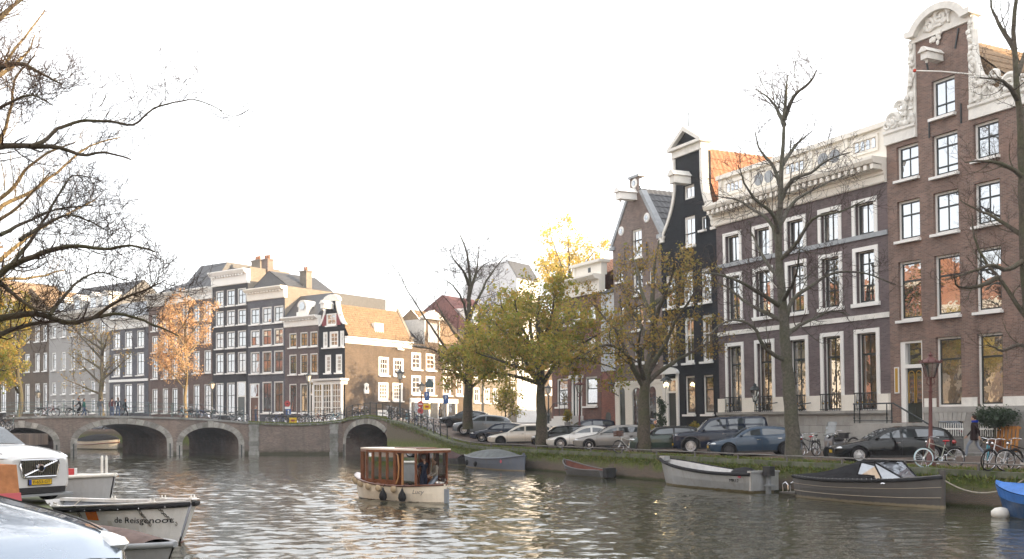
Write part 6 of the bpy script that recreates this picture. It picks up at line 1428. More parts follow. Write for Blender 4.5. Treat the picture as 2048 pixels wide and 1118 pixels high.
def car_meshes(ty, detail=1):
    if ty in BODY: return BODY[ty]
    P = TY[ty]; L, W = P['L'], P['W'] / 2; zb = lambda s: smooth_tab(P['zb'], s / L); zr = lambda s: smooth_tab(P['zr'], s / L); w = lambda s: W * smooth_tab(PLAN, s / L)
    X = lambda s: L / 2 - s
    ss_ = sorted(set(list(np.linspace(0, .06, 5)) + list(np.linspace(.08, .92, 26)) + list(np.linspace(.94, 1, 5)))); b = MB(); K = None
    for f in ss_:
        s = f * L; ww = w(s); z1 = zb(s); e = 1 - min(1, f / .05) if f < .05 else (1 - min(1, (1 - f) / .04) if f > .96 else 0)
        lo = .21 + .10 * e; top = z1 - (.0 if f > .06 else 0); cr = .035 if f < .3 else .02; fl = .985
        mid = .46 + .2 * (P['r'] - .33)
        half = [(0, lo), (.8 * ww, lo), (.955 * ww, lo + .06), (.995 * ww, mid), (1. * ww, mid + .14), (.985 * ww, top - .2), (.972 * ww, top - .12), (.945 * ww, top - .045), (.87 * ww, top), (.5 * ww, top + cr * .8), (0, top + cr)]
        ring = [(X(s), -y, z) for y, z in half] + [(X(s), y, z) for y, z in half[-2:0:-1]]
        K = len(ring); b.v.extend(ring)
    n = len(ss_)
    for i in range(n - 1):
        for j in range(K): b.f.append((i * K + j, i * K + (j + 1) % K, (i + 1) * K + (j + 1) % K, (i + 1) * K + j)); b.m.append(0)
    b.f.append(tuple(range(K))[::-1]); b.m.append(0); b.f.append(tuple((n - 1) * K + j for j in range(K))); b.m.append(0)
    me = b.mesh('body', [M_BLKP, M_BLKP]); o = link('tmp', me); bm = bmesh.new(); bm.from_mesh(me); bmesh.ops.recalc_face_normals(bm, faces=bm.faces); bm.to_mesh(me); bm.free()
    c = MB(); ra = P['r'] + .055
    for xs in (P['xf'], P['xr']):
        for sg in (-1, 1):
            c.lathe([(ra, W - .30), (ra, W + .2)] if sg > 0 else [(ra, -W - .2), (ra, -W + .30)], 28, (X(xs), 0, P['r'] + .01), 'y', 1)
    cm = c.mesh('cut', [M_BLKP, M_BLKP]); bm = bmesh.new(); bm.from_mesh(cm); bmesh.ops.recalc_face_normals(bm, faces=bm.faces); bm.to_mesh(cm); bm.free()
    co = link('cut', cm); md = o.modifiers.new('b', 'BOOLEAN'); md.operation = 'DIFFERENCE'; md.object = co; md.solver = 'EXACT'
    bpy.context.view_layer.update(); body = bpy.data.meshes.new_from_object(o.evaluated_get(bpy.context.evaluated_depsgraph_get()))
    bpy.data.objects.remove(o); bpy.data.objects.remove(co)
    body.polygons.foreach_set('use_smooth', [True] * len(body.polygons)); body.set_sharp_from_angle(angle=rad(32)); body.name = 'body'
    # greenhouse
    sc, se = P['cowl'] * L, P['zr'][-1][0] * L; tum = .34 if ty != 'boxy' else .2
    bw = lambda s: .90 * w(s); wt = lambda s: max(.3, bw(s) - tum * max(0, zr(s) - zb(s))); zl = lambda s: zb(s) - .06
    st = sorted(set(list(np.linspace(sc, se, 34)))); g = MB(); 
    for s in st:
        a = max(zr(s), zl(s) + .03); y0, y1 = bw(s), wt(s)
        half = [(y0, zl(s)), (y0 + (y1 - y0) * .45 + .012, zl(s) + (a - .06 - zl(s)) * .45), (y1, max(zl(s) + .005, a - .06)), (y1 - .06, a - .012), (y1 * .5, a + .012), (0, a + .018)]
        ring = [(X(s), -y, z) for y, z in half] + [(X(s), y, z) for y, z in half[-2::-1]]; K = len(ring); g.v.extend(ring)
    for i in range(len(st) - 1):
        for j in range(K - 1): g.f.append((i * K + j, i * K + j + 1, (i + 1) * K + j + 1, (i + 1) * K + j)); g.m.append(0)
    gm = g.mesh('roof', M_BLKP, 40)
    def side(s, t, sg, off=.006):
        a = max(zr(s), zl(s) + .03) - .06; y0, y1 = bw(s), wt(s); bul = .05 * math.sin(math.pi * min(1, max(0, t))) * .24 * 4 * .25
        return (X(s), sg * (y0 + (y1 - y0) * t + bul + off), zl(s) + (a - zl(s)) * t)
    panes = []
    segs = [(P['cowl'] + .045, P['B'] - .012), (P['B'] + .012, P['C'])] + ([(P['C'] + .015, P['D'])] if 'D' in P else [])
    for sg in (-1, 1):
        for k, (f0, f1) in enumerate(segs):
            q = MB(); N = 12; lo, hi = [], []
            for i in range(N + 1):
                s = (f0 + (f1 - f0) * i / N) * L; hgt = max(.02, zr(s) - .06 - zl(s)); tl = min(.9, .10 / hgt); th = 1 - .055 / hgt
                sl = (zr(s + .02) - zr(s - .02)) / .04; th = 1 - (.055 + .10 * min(1.2, abs(sl))) / hgt
                if th < tl + .01: th = tl + .01
                lo.append(side(s, tl, sg)); hi.append(side(s, th, sg))
            for i in range(N): q.quad(*( (lo[i], lo[i + 1], hi[i + 1], hi[i]) if sg < 0 else (lo[i + 1], lo[i], hi[i], hi[i + 1])))
            panes.append(('side_window', q.mesh('side_window', M_CARGL, 40)))
    def topstrip(f0, f1, name):
        q = MB(); N = 8; rows = []
        for i in range(N + 1):
            s = (f0 + (f1 - f0) * i / N) * L; y = wt(s) - .10 + .02; z = zr(s); rows.append([(X(s), -y, z - .004), (X(s), -y * .5, z + .022), (X(s), 0, z + .027), (X(s), y * .5, z + .022), (X(s), y, z - .004)])
        dz_ = .012
        for a, c2 in zip(rows, rows[1:]):
            for j in range(4): q.quad(*[(p[0], p[1], p[2] + dz_) for p in (a[j], a[j + 1], c2[j + 1], c2[j])])
        panes.append((name, q.mesh(name, M_CARGL, 40)))
    topstrip(P['cowl'] + .012, P['ws'] - .02, 'windscreen'); topstrip(P['r0'] + .005, P['r1'], 'rear_window')
    # trim: door gaps, sill, handles, mirrors, lights, grille
    t = MB(); 
    def bs(s, z):                                          # body side half width at height z
        ww = w(s); top = zb(s); tab = [(.21, .8), (.27, .955), (.46, .995), (.6, 1.), (top - .2, .985), (top - .12, .972), (top - .045, .945)]; return ww * lerpt(tab, z)
    for sg in (-1, 1):
        for f in (P['cowl'] + .02, P['B'], P['C'] - .03 if ty != 'boxy' else P['C']):
            s = f * L; 
            if abs(s - P['xr']) < P['r'] + .1: zlo_ = P['r'] * 2 + .08
            else: zlo_ = .3
            t.tube([(X(s), sg * (bs(s, z) + .001), z) for z in np.linspace(zlo_, zb(s) - .06, 6)], .006, 4, 0)
        t.tube([(X(f * L), sg * w(f * L) * .80, zb(f * L) + .013) for f in np.linspace(.05, P['cowl'] + .01, 9)], .006, 4, 0)
        s0, s1 = P['xf'] + P['r'] + .08, P['xr'] - P['r'] - .08
        t.box(X(s1), sg * (.975 * W) - .01, .20, X(s0), sg * (.975 * W) + .012, .29, 0)
        for f in (P['B'] - .035, P['C'] - .075): s = f * L; t.box(X(s) - .09, sg * (bs(s, zb(s) - .16) + .01) - .012, zb(s) - .175, X(s) + .09, sg * (bs(s, zb(s) - .16) + .01) + .012, zb(s) - .145, 1)
    trim = t.mesh('door_seams', [M_BLKP, M_CHROME])
    lamps = []
    for sg in (-1, 1):
        q = MB(); z = zb(.09 * L) - .12; q.blob((X(.062 * L), sg * w(.055 * L) * .79, z), (.24, .15, .078), 12); lamps.append(('headlight', q.mesh('headlight', M_HEAD, 60)))
        q = MB(); z = zb(.97 * L) - .16; q.blob((X(.975 * L), sg * w(.97 * L) * .86, z), (.14, .16, .10 if ty != 'boxy' else .2), 10); lamps.append(('tail_light', q.mesh('tail_light', M_TAIL, 60)))
        q = MB(); s = (P['cowl'] + .075) * L; q.blob((X(s), sg * (bw(s) + .14), zb(s) + .07), (.08, .12, .075), 8); lamps.append(('wing_mirror', q.mesh('wing_mirror', M_BLKP, 60)))
    q = MB(); zt = zb(.02 * L) - .06; q.box(X(.03 * L), -.42, zt - .18, X(0) + .02, .42, zt, 0); q.box(X(.03 * L), -.6, .27, X(0) + .012, .6, .40, 0); q.box(X(0), -.26, .43, X(0) + .028, .26, .54, 1); q.box(X(0) - .1, -.43, zt - .01, X(0) + .026, .43, zt + .012, 2); lamps.append(('grille', q.mesh('grille', [M_BLKP, M_PLATE, M_CHROME])))
    q = MB(); q.box(X(L) - .025, -.26, .62, X(L) + .05, .26, .73); lamps.append(('rear_plate', q.mesh('rear_plate', M_PLATE)))
    BODY[ty] = (body, gm, panes, trim, lamps); return BODY[ty]
def car(ty, label, pt, hd, pm, style=('five', 0), group='parked cars', zbase=None, roofm=None, pitch=0., cladding=False, skip=()):
    """pt: front bumper centre in plan; hd: heading angle; returns root"""
    P = TY[ty]; L = P['L']; body, gm, panes, trim, lamps = car_meshes(ty)
    x, y = pt[0] - math.cos(hd) * L / 2, pt[1] - math.sin(hd) * L / 2
    r = thing('parked_car', label, 'car', (x, y, zbase), hd, group); r.rotation_euler = (0, pitch, hd)
    def L_(nm, me, par=r, m=None, slot=0):
        o = link(nm, me, par)
        if m is not None: o.material_slots[slot].link = 'OBJECT'; o.material_slots[slot].material = m
        return o
    L_('body', body, m=pm); L_('roof', gm, m=roofm or pm)
    for nm, me in panes: L_(nm, me)
    L_('door_seams', trim)
    for nm, me in lamps:
        if nm in skip: continue
        L_(nm, me, m=pm if nm == 'wing_mirror' else None)
    tyre, rim = wheel_mesh(P['r'], style)
    for xs in (P['xf'], P['xr']):
        for sg in (-1, 1):
            wv = link('wheel', tyre, r, (L / 2 - xs, sg * (P['W'] / 2 - .125), P['r']), (0, R.uniform(0, 6), math.pi if sg > 0 else 0)); link('rim', rim, wv)
    if cladding:
        for xs in (P['xf'], P['xr']):
            for sg in (-1, 1):
                b = MB(); pts = [(L / 2 - xs + (P['r'] + .085) * math.cos(t), sg * (P['W'] / 2 - .005), P['r'] + .01 + (P['r'] + .085) * math.sin(t)) for t in np.linspace(-.35, math.pi + .35, 15)]; b.tube(pts, .045, 6); b.build('arch_cladding', M_BLKP, r, 50)
    return r
def quay_pt(px, n): dep = n / ((NOR.x / 2000) * (px - 1024) + NOR.y); return ((px - 1024) / 2000 * dep, dep)
def qcar(px, n, ty, label, pm, hd=177, **k):
    p = quay_pt(px, n); P = TY[ty]; h = rad(hd); c = Vector(p) - Vector((math.cos(h), math.sin(h))) * P['L'] / 2
    d = CAN.dot(c); nn = NOR.dot(c); f = Vector(p); zf, zc = gz(CAN.dot(f), NOR.dot(f)), gz(d, nn)
    return car(ty, label, p, h, pm, zbase=zc + .0, pitch=math.atan2(zc - zf, P['L'] / 2) , **k)
PB = paint('black_car_paint', (.005, .006, .007), 0., .6); PN = paint('navy_car_paint', (.006, .012, .03), 0., .6); PG = paint('grey_car_paint', (.16, .18, .20)); PS = paint('silver_car_paint', (.66, .65, .63), .4)
PSB = paint('champagne_car_paint', (.62, .58, .53), .4); PGB = paint('grey_brown_car_paint', (.24, .23, .22), .4); PGR = paint('dark_green_car_paint', (.004, .025, .015), .1, .5); PBL = paint('blue_car_paint', (.008, .035, .075), .2, .45); PWH = paint('white_car_paint', (.62, .63, .64), 0., .3); PLS = paint('light_silver_paint', (.20, .25, .32), .7, .22)
qcar(1663, 31.3, 'estate', 'black hatchback parked behind the red lamp post at the right', PB, 174)
qcar(1417, 31.5, 'hatch', 'dark blue hatchback parked beside the bare tree trunk', PBL, 176, style=('multi', 1))
qcar(1346, 32.6, 'boxy', 'big boxy navy off-roader with silver wheels, tallest of the parked cars', PN, 174, style=('steel', 0), cladding=True)
qcar(1259, 31.5, 'mini', 'small dark green car with black wheels in front of the boxy off-roader', PGR, 176, style=('five', 1), roofm=PB, cladding=True)
qcar(1147, 31.4, 'estate', 'grey brown estate car left of the small green car', PGB, 177, style=('multi', 0))
qcar(1093, 31.5, 'sedan', 'silver saloon car between the black compact and the grey brown estate', PS, 177, style=('multi', 0))
qcar(1064, 31.7, 'mini', 'black compact car half hidden left of the silver saloon', PB, 177, style=('five', 1), cladding=True)
qcar(977, 31.5, 'estate', 'champagne silver estate car behind the dense tree trunk', PSB, 176, style=('five', 1))
qcar(942, 31.9, 'hatch', 'navy hatchback left of the champagne silver estate', PN, 175)
qcar(907, 32.6, 'suv', 'grey blue crossover near the black railing', PG, 175, style=('five', 0), cladding=True)
qcar(880, 33.4, 'hatch', 'black car farthest left in the parked row by the railing', PB, 174, style=('five', 1))
qcar(1112, 36.8, 'suv', 'dark car with a bright windscreen parked below the white stoop', PN, 190)
_f = FL.pt(FL.s(187, -7), -7); car('sedan', 'dark car seen through the middle bridge arch on the far quay', _f, math.atan2(-FL.e.y, -FL.e.x), PN, zbase=1.72)
# near bank
def to_px(x, y): return 1024 + x / y * 2000
SIL = car('sedan', 'white silver car roof showing behind the white car at the left edge', (-16.6, 33.0), rad(-42), PLS, zbase=1.12, group='cars on the near bank')
V = car('bigsuv', 'white car with a tall chrome grille and yellow plate at the left edge', (-10.4, 22.0), rad(-30), PWH, zbase=1.16, group='cars on the near bank', skip=('grille', 'wing_mirror'))
L = TY['bigsuv']['L'] / 2; g0, g1 = .60, .97
b = MB(); P = [(-.40, g0), (.40, g0), (.47, g1 - .1), (.46, g1), (-.46, g1), (-.47, g1 - .1)]
b.add([(L + .02, y, z) for y, z in P], [tuple(range(6))], 0)
b.tube([(L + .03, y, z) for y, z in P + P[:2]], .022, 6, 1)
for k in range(19): y = -.41 + k * .82 / 18; b.box(L + .022, y - .009, g0 + .02, L + .04, y + .009, g1 - .02, 1)
V_G = b.build('grille', [M_BLKP, M_CHROME], V, 40)
b = MB(); b.tube([(L + .055, -.38, g0 + .03), (L + .055, .40, g1 - .03)][::1], .022, 6, 0); b.lathe([(.0, L + .05), (.095, L + .05), (.095, L + .07), (.06, L + .075)], 18, (0, 0, (g0 + g1) / 2), 'x', 0); b.lathe([(0, L + .078), (.062, L + .078)], 16, (0, 0, (g0 + g1) / 2), 'x', 1); b.build('emblem', [M_CHROME, M_BLKP], V, 40)
b = MB(); b.box(L + .0, -.28, .42, L + .045, .28, .55, 0); b.box(L + .046, -.27, .43, L + .048, .27, .54, 1); b.box(L + .047, -.27, .43, L + .050, -.215, .54, 2); b.build('number_plate', [M_BLKP, M_PLATE, M_BLUE_EU], V)
text_mesh('lettering', 'P-653-GT', .105, M_BLKP, V, Matrix.Translation((L + .051, .025, .485)) @ Matrix.Rotation(math.pi / 2, 4, 'Z') @ Matrix.Rotation(math.pi / 2, 4, 'X'), .001)
b = MB(); b.box(L - .2, -.62, .24, L + .03, .62, .37, 0); b.box(L - .3, -.8, .17, L + .06, .8, .22, 1); b.build('lower_intake', [M_BLKP, M_LEAD], V)
NEAR = car('suv', 'light silver car bonnet in the bottom left corner', (-2.6, 5.6), rad(-20), PLS, zbase=1.4, group='cars on the near bank', skip=('wing_mirror',))
# ================================================================== boats
M_ROPE = mat('rope', (.32, .29, .24), .9, var=.2, vs=12); M_RUBBER = mat('black_rubber', (.022, .022, .024), .65, var=0)
M_MAHOG = mat('mahogany', (.17, .055, .022), .3, var=.3, vs=5, coat=.6); M_MAHOGD = mat('dark_mahogany', (.11, .035, .015), .35, var=.25, vs=5, coat=.4)
M_BGLASS = clear_glass('boat_glass', (.93, .95, .95), .10); M_FENDW = mat('beige_fender', (.42, .33, .22), .6, var=.15)
def hullmat(name, c, water=(.10, .09, .05), lo=.10, rough=.4, metal=0., dirt=(.2, .17, .12), da=.35, var=.08):
    m, t, b = _base(name); b.inputs['Roughness'].default_value = rough; b.inputs['Metallic'].default_value = metal
    col = _mix(t, _range(t, _noise(t, 2, 4), .3, .7), tuple(x * (1 - var) for x in c), tuple(min(1, x * (1 + var)) for x in c))
    g = t.nodes.new('ShaderNodeTexCoord'); s = t.nodes.new('ShaderNodeSeparateXYZ'); t.links.new(g.outputs['Object'], s.inputs[0])
    mp = t.nodes.new('ShaderNodeMapping'); mp.inputs['Scale'].default_value = (4, 4, .6); t.links.new(g.outputs['Object'], mp.inputs[0])
    n = _noise(t, 1.5, 6, .7, mp.outputs[0]); col = _mix(t, _range(t, n, .5, .8, 0, da), col, dirt)        # run-off streaks and grime
    a = t.nodes.new('ShaderNodeMath'); a.operation = 'MULTIPLY_ADD'; a.inputs[1].default_value = .12; t.links.new(n, a.inputs[0]); t.links.new(s.outputs[2], a.inputs[2])
    col = _mix(t, _range(t, a.outputs[0], lo + .07, lo + .03), col, water)                                  # scum line
    t.links.new(col, b.inputs['Base Color']); return m
class Hull:
    def __init__(s, L, B, plan, sheer, rake=.3, flare=.78, keel=-.35): s.L, s.B, s.plan, s.sheer, s.rake, s.flare, s.keel = L, B, plan, sheer, rake, flare, keel
    def b(s, t): return s.B / 2 * smooth_tab(s.plan, t)
    def zs(s, t): return smooth_tab(s.sheer, t)
    def pt(s, t, v, sg, off=0.):                 # v: 0 keel .. 1 gunwale
        zs = s.zs(t); prof = [(0, 0., s.keel), (.3, .55, s.keel * .75), (.5, s.flare, .02), (.75, (1 + s.flare) / 2 + .03, .02 + (zs - .02) * .5), (1, 1, zs)]
        f = lerpt([(p[0], p[1]) for p in prof], v); z = lerpt([(p[0], p[2]) for p in prof], v)
        x = -s.L / 2 + s.L * t + s.rake * (max(0, z) / max(.3, zs) - 1) * max(0, (t - .55) / .45) ** 2
        return (x, sg * (s.b(t) * f + off), z)
    def side_y(s, x, z):                          # outer half width at (x, z), z above water
        best = 0; t = (x + s.L / 2) / s.L
        for _ in range(3):
            zs = s.zs(t); sh = s.rake * (max(0, z) / max(.3, zs) - 1) * max(0, (t - .55) / .45) ** 2; t = (x - sh + s.L / 2) / s.L
        t = min(1, max(0, t)); zs = s.zs(t); f = lerpt([(.02, s.flare), (.02 + (zs - .02) * .5, (1 + s.flare) / 2 + .03), (zs, 1)], z); return s.b(t) * f
    def outer(s, N=26, v0=0., v1=1., mi=0, off=0.):
        b = MB(); vs = sorted({v0, v1} | {v for v in (.3, .5, .62, .75, .88) if v0 < v < v1}); ts = np.linspace(0, 1, N + 1)
        for sg in (-1, 1):
            g = [[s.pt(t, v, sg, off) for v in vs] for t in ts]
            for i in range(N):
                for j in range(len(vs) - 1):
                    q = (g[i][j], g[i + 1][j], g[i + 1][j + 1], g[i][j + 1]); b.quad(*(q if sg < 0 else q[::-1]), mi)
        if v1 == 1. and v0 == 0.:                 # transom
            A = [s.pt(0, v, -1) for v in vs] + [s.pt(0, v, 1) for v in vs[::-1]]; b.add(A, [tuple(range(len(A)))], mi)
        return b
    def inner(s, zf, N=24, wall=.09, mi=0):
        b = MB(); ts = np.linspace(.02, .975, N + 1)
        for sg in (-1, 1):
            g = []
            for t in ts:
                zs = s.zs(t); mid = .02 + (zs - .02) * .5; v0 = .5 + .25 * (zf - .02) / (mid - .02) if zf < mid else .75 + .25 * (zf - mid) / (zs - mid); v0 = min(.97, v0)
                row = []
                for v in (v0, v0 + (1 - v0) * .33, v0 + (1 - v0) * .66, 1.):
                    p = s.pt(t, v, 1); row.append((p[0], sg * max(.0, p[1] - wall), p[2] - (.01 if v == 1. else 0)))
                g.append(row)
            for a, c in zip(g, g[1:]):
                for k in range(3): P = (a[k], c[k], c[k + 1], a[k + 1]); b.quad(*(P if sg > 0 else P[::-1]), mi)
                b.quad(a[0], (a[0][0], 0, a[0][2]), (c[0][0], 0, c[0][2]), c[0], mi)
        return b
    def rim(s, r=.05, dz=0., n=8, mi=0, N=30, t0=0., t1=1., inn=0.):
        b = MB()
        for sg in (-1, 1): b.tube([tuple(np.array(s.pt(t, 1, sg, -inn)) + np.array([0, 0, dz])) for t in np.linspace(t0, t1, N)], r, n, mi)
        return b
    def deck(s, dz=0., t0=0., t1=1., N=20, mi=0, crown=.0, cz=None):
        b = MB(); ts = np.linspace(t0, t1, N + 1)
        def rw(t): 
            z = s.zs(t) + dz; k = cz(t) if cz else crown; y = s.b(t) * .97; x = -s.L / 2 + s.L * t
            return [(x, -y, z), (x, -y * .8, z + k * .35), (x, -y * .45, z + k * .8), (x, 0, z + k), (x, y * .45, z + k * .8), (x, y * .8, z + k * .35), (x, y, z)]
        for a, c in zip(ts, ts[1:]):
            A, C = rw(a), rw(c)
            for j in range(6): b.quad(A[j], C[j], C[j + 1], A[j + 1], mi)
        return b
def boat(name, label, x, y, hd, cat='boat', group=None): return thing(name, label, cat, (x, y, 0), hd, group)
def hull_text(H, s, size, m, root, x, z, sg, flip, shear=0., sx=1.):
    o = text_mesh('lettering', s, size, m, root, Matrix.Identity(4), .002, shear, 1., sx); me = o.data
    for v in me.vertices:
        fx = x + (-v.co.x if flip else v.co.x); fz = z + v.co.y; v.co = Vector((fx, sg * (H.side_y(fx, fz) + .012 + v.co.z), fz))
    me.update(); return o
PL_OPEN = [(0, .74), (.15, .88), (.45, 1.), (.7, .88), (.85, .6), (.95, .27), (1, .03)]
PL_DBL = [(0, .30), (.08, .58), (.25, .9), (.5, 1.), (.75, .86), (.9, .5), (1, .03)]
along = lambda px, n: quay_pt(px, n)
def between(pa, pb): a, c = Vector(pa), Vector(pb); return (a + c) / 2, (c - a).length, math.atan2((c - a).y, (c - a).x)
M_INK = mat('black_lettering', (.02, .02, .025), .6, var=0)
# ---- open aluminium boat: bow far (left), stern and outboard near (right)
mid, L, hd = between(along(1528, 29.15), along(1322, 29.3))
H = Hull(L, 2.05, PL_OPEN, [(0, .82), (.3, .80), (.6, .92), (.85, 1.12), (1, 1.25)], .45, .72)
M_ALU = hullmat('dull_aluminium', (.50, .51, .52), (.20, .16, .07), .10, .42, .55, (.25, .21, .15), .5)
r = boat('aluminium_boat', 'open bare aluminium boat with thick black rubber rim moored at the quay', mid.x, mid.y, hd)
H.outer().build('hull', M_ALU, r, 50); H.inner(.18).build('inner_hull', mat('inside_aluminium', (.52, .52, .52), .5, .3, var=.12), r, 40); H.rim(.075, -.04).build('rubber_rim', M_RUBBER, r, 50)
b = MB(); b.box(-L / 2 - .05, -.75, .1, -L / 2 + .05, .75, .92); b.box(-L / 2 - .1, -.78, .85, -L / 2 + .14, .78, .93); b.build('transom', M_ALU, r)
b = MB(); b.box(L * .2, -.6, .5, L * .28, .6, .56); b.box(-L * .1, -.75, .45, -L * .02, .75, .5); b.build('thwart', M_ALU, r)
b = MB(); b.box(L / 2 - .5, -.16, 1.12, L / 2 - .1, .16, 1.34); b.build('bow_plate', M_ALU, r)
b = MB(); b.blob((-L / 2 + 1.1, .1, .75), (.7, .5, .3), 10, jit=.08); b.build('tarp_bundle', M_RUBBER, r, 60)
hull_text(H, 'MR17', .2, M_INK, r, -L / 2 + .95, .48, 1, True, 0, 1.2)
b = MB(); b.box(-L / 2 + .5, H.side_y(-L / 2 + .6, .66) + .005, .62, -L / 2 + .68, H.side_y(-L / 2 + .6, .66) + .03, .74); b.build('sticker', mat('red_sticker', (.5, .08, .12), .5, var=0), r)
m_ = thing('outboard_motor', 'dark outboard motor hung on the stern of the aluminium boat', 'outboard motor', (mid.x - math.cos(hd) * (L / 2 + .28), mid.y - math.sin(hd) * (L / 2 + .28), 0), hd)
b = MB(); b.box(-.22, -.2, .72, .2, .2, 1.12, bev=.06); b.build('cowling', M_BLKP, m_); b = MB(); b.box(-.08, -.07, -.4, .1, .07, .72); b.box(-.25, -.14, .3, .12, .14, .36); b.build('leg', M_GREYM if 'M_GREYM' in globals() else M_LEAD, m_)
# ---- dark sloop with folded black canopy: stem right
mid, L, hd = between(along(1612, 29.2), along(1886, 29.2))
H = Hull(L, 2.25, [(0, .62), (.1, .82), (.35, 1.), (.6, .95), (.8, .68), (.93, .3), (1, .03)], [(0, .86), (.3, .82), (.6, .88), (.85, .98), (1, 1.10)], .06, .80)
M_SLOOP = hullmat('dark_grey_hull', (.095, .09, .086), (.26, .22, .15), .11, .38, 0, (.10, .09, .08), .3); M_CANV = mat('black_canvas', (.016, .016, .018), .85, var=.3, vs=3, bump=.3, bs=6)
r = boat('dark_sloop', 'dark grey sloop with a black canvas canopy and clear windscreen', mid.x, mid.y, hd)
for v0, v1 in ((0, .5),): H.outer(v0=0, v1=.51).build('bottom', M_SLOOP, r, 50)
for k, (v0, v1) in enumerate(((.5, .66), (.66, .83), (.83, 1.))): H.outer(v0=v0 + .004, v1=v1, off=.012 * k).build('strake', M_SLOOP, r, 50)
for v in (.66, .83):
    b = MB()
    for sg in (-1, 1): b.tube([H.pt(t, v, sg, .016) for t in np.linspace(0, 1, 28)], .012, 5)
    b.build('strake_line', mat('pale_line', (.42, .36, .28), .5, var=0), r)
A = MB(); A.add([H.pt(0, v, -1) for v in (0, .3, .5, .75, 1)] + [H.pt(0, v, 1) for v in (1, .75, .5, .3, 0)], [tuple(range(10))]); A.build('transom', M_SLOOP, r)
H.rim(.07, -.03).build('rubber_rim', M_RUBBER, r, 50)
b = MB(); b.box(L / 2 - .08, -.05, -.35, L / 2 + .07, .05, 1.32); b.build('stem_post', M_SLOOP, r)
cz = lambda t: smooth_tab([(0, .04), (.12, .14), (.3, .42), (.42, .64), (.55, .70), (.66, .66)], t)
H.deck(.02, .0, .66, 26, cz=cz).build('canopy', M_CANV, r, 60)
H.deck(.0, .64, 1., 12, crown=.08).build('foredeck', M_SLOOP, r, 60)
x0, x1 = -L / 2 + L * .655, -L / 2 + L * .80; z0 = H.zs(.7) + .02; y0, y1 = H.b(.66) * .92, H.b(.8) * .8; zt = z0 + .60
xt = x0 - .12
pts = {'tl': (xt, -y0 * .78, zt), 'tr': (xt, y0 * .78, zt), 'bl': (x1, -y1 * .55, z0), 'br': (x1, y1 * .55, z0), 'sl': (x0 - .75, -y0 * 1.02, z0), 'sr': (x0 - .75, y0 * 1.02, z0), 'tsl': (xt - .55, -y0 * .84, zt - .05), 'tsr': (xt - .55, y0 * .84, zt - .05)}
for q in (('bl', 'br', 'tr', 'tl'),): b = MB(); b.quad(*[pts[k] for k in q]); b.build('windscreen', glass_mat('canopy_window', .25, (.10, .11, .13), (.12, .13, .15)), r)
for a in 'lr':
    y = -1 if a == 'l' else 1; P = [pts['s' + a], (x0 + .35, y * y0 * .93, z0), (x0 - .02, y * y0 * .86, zt - .15), pts['ts' + a]]; b = MB(); b.quad(*(P if a == 'l' else P[::-1])); b.build('side_window', MATS['canopy_window'], r)
    P = [(x0 + .38, y * y0 * .93, z0), pts['b' + a], pts['t' + a], (x0 + .02, y * y0 * .86, zt - .13)]; b = MB(); b.quad(*(P if a == 'l' else P[::-1])); b.build('side_window', MATS['canopy_window'], r)
b = MB()
for p, q in (('tl', 'tr'), ('bl', 'br'), ('tl', 'bl'), ('tr', 'br')): b.tube([pts[p], pts[q]], .035, 5)
for a, y in (('l', -1), ('r', 1)): b.tube([pts['s' + a], (x0 + .36, y * y0 * .93, z0), pts['b' + a]], .03, 5); b.tube([(x0 + .36, y * y0 * .93, z0), (x0, y * y0 * .86, zt - .14), pts['t' + a]], .03, 5); b.tube([pts['s' + a], pts['ts' + a], pts['t' + a]], .03, 5)
b.build('canopy_frame', M_CANV, r)
b = MB()
for sg in (-1, 1):
    for t in np.linspace(.03, .78, 26): p = H.pt(t, 1, sg, .02); b.blob((p[0], p[1], p[2] + .035), .018, 5)
o = b.build('canvas_studs', M_CHROME, r); o['kind'] = 'stuff'
b = MB(); b.box(-L / 2 - .75, -.7, .12, -L / 2 + .1, .7, .18); b.build('swim_platform', M_SLOOP, r); b = MB()
for y in (-.55, -.15): b.tube([(-L / 2 - .7, y, .15), (-L / 2 - .72, y, .48), (-L / 2 - .55, y, .56), (-L / 2 - .42, y, .45), (-L / 2 - .42, y, .15)], .025, 6)
b.build('swim_ladder', M_CHROME, r, 50)
b = MB(); p = H.pt(.72, .93, -1, .02); b.blob((p[0], p[1], p[2]), (.13, .025, .04), 8); b.blob((p[0] + .02, -p[1], p[2]), (.13, .025, .04), 8); b.build('vent', M_CHROME, r)
bow = Vector((mid.x + math.cos(hd) * L / 2, mid.y + math.sin(hd) * L / 2, 1.0)); e = CN(CAN.dot(bow.xy) - 2.2, EDGE_N - .03)
b = MB(); e3 = Vector((*e, 1.12)); b.tube([bow.lerp(e3, t) + Vector((0, 0, -1.9 * t * (1 - t))) for t in np.linspace(0, 1, 12)], .028, 6); o = b.build('mooring_rope', M_ROPE, None, 50); tag(o, 'grey mooring rope sagging from the dark sloop to the mossy quay', 'rope')
# ---- small rowing boat
mid, L, hd = between(along(1216, 29.5), along(1128, 29.6)); H = Hull(L, 1.5, PL_OPEN, [(0, .42), (.4, .42), (.75, .58), (1, .86)], .4, .7)
r = boat('rowing_boat', 'small dark grey rowing boat with red brown inside', mid.x, mid.y, hd)
M_ROW = hullmat('grey_row_hull', (.13, .13, .135), (.09, .085, .06), .08, .6); H.outer().build('hull', M_ROW, r, 50); H.inner(.1).build('inner_hull', mat('red_brown_inside', (.14, .055, .04), .7, var=.25), r, 40); H.rim(.035).build('gunwale', M_ROW, r, 50)
b = MB()
for x in (-L * .3, 0, L * .22): b.box(x - .12, -.62, .32, x + .12, .62, .36)
b.build('thwart', MATS['red_brown_inside'], r); b = MB(); b.box(-L / 2 - .3, -.3, .05, -L / 2 + .05, .3, .55); b.build('stern_bracket', M_BLKP, r)
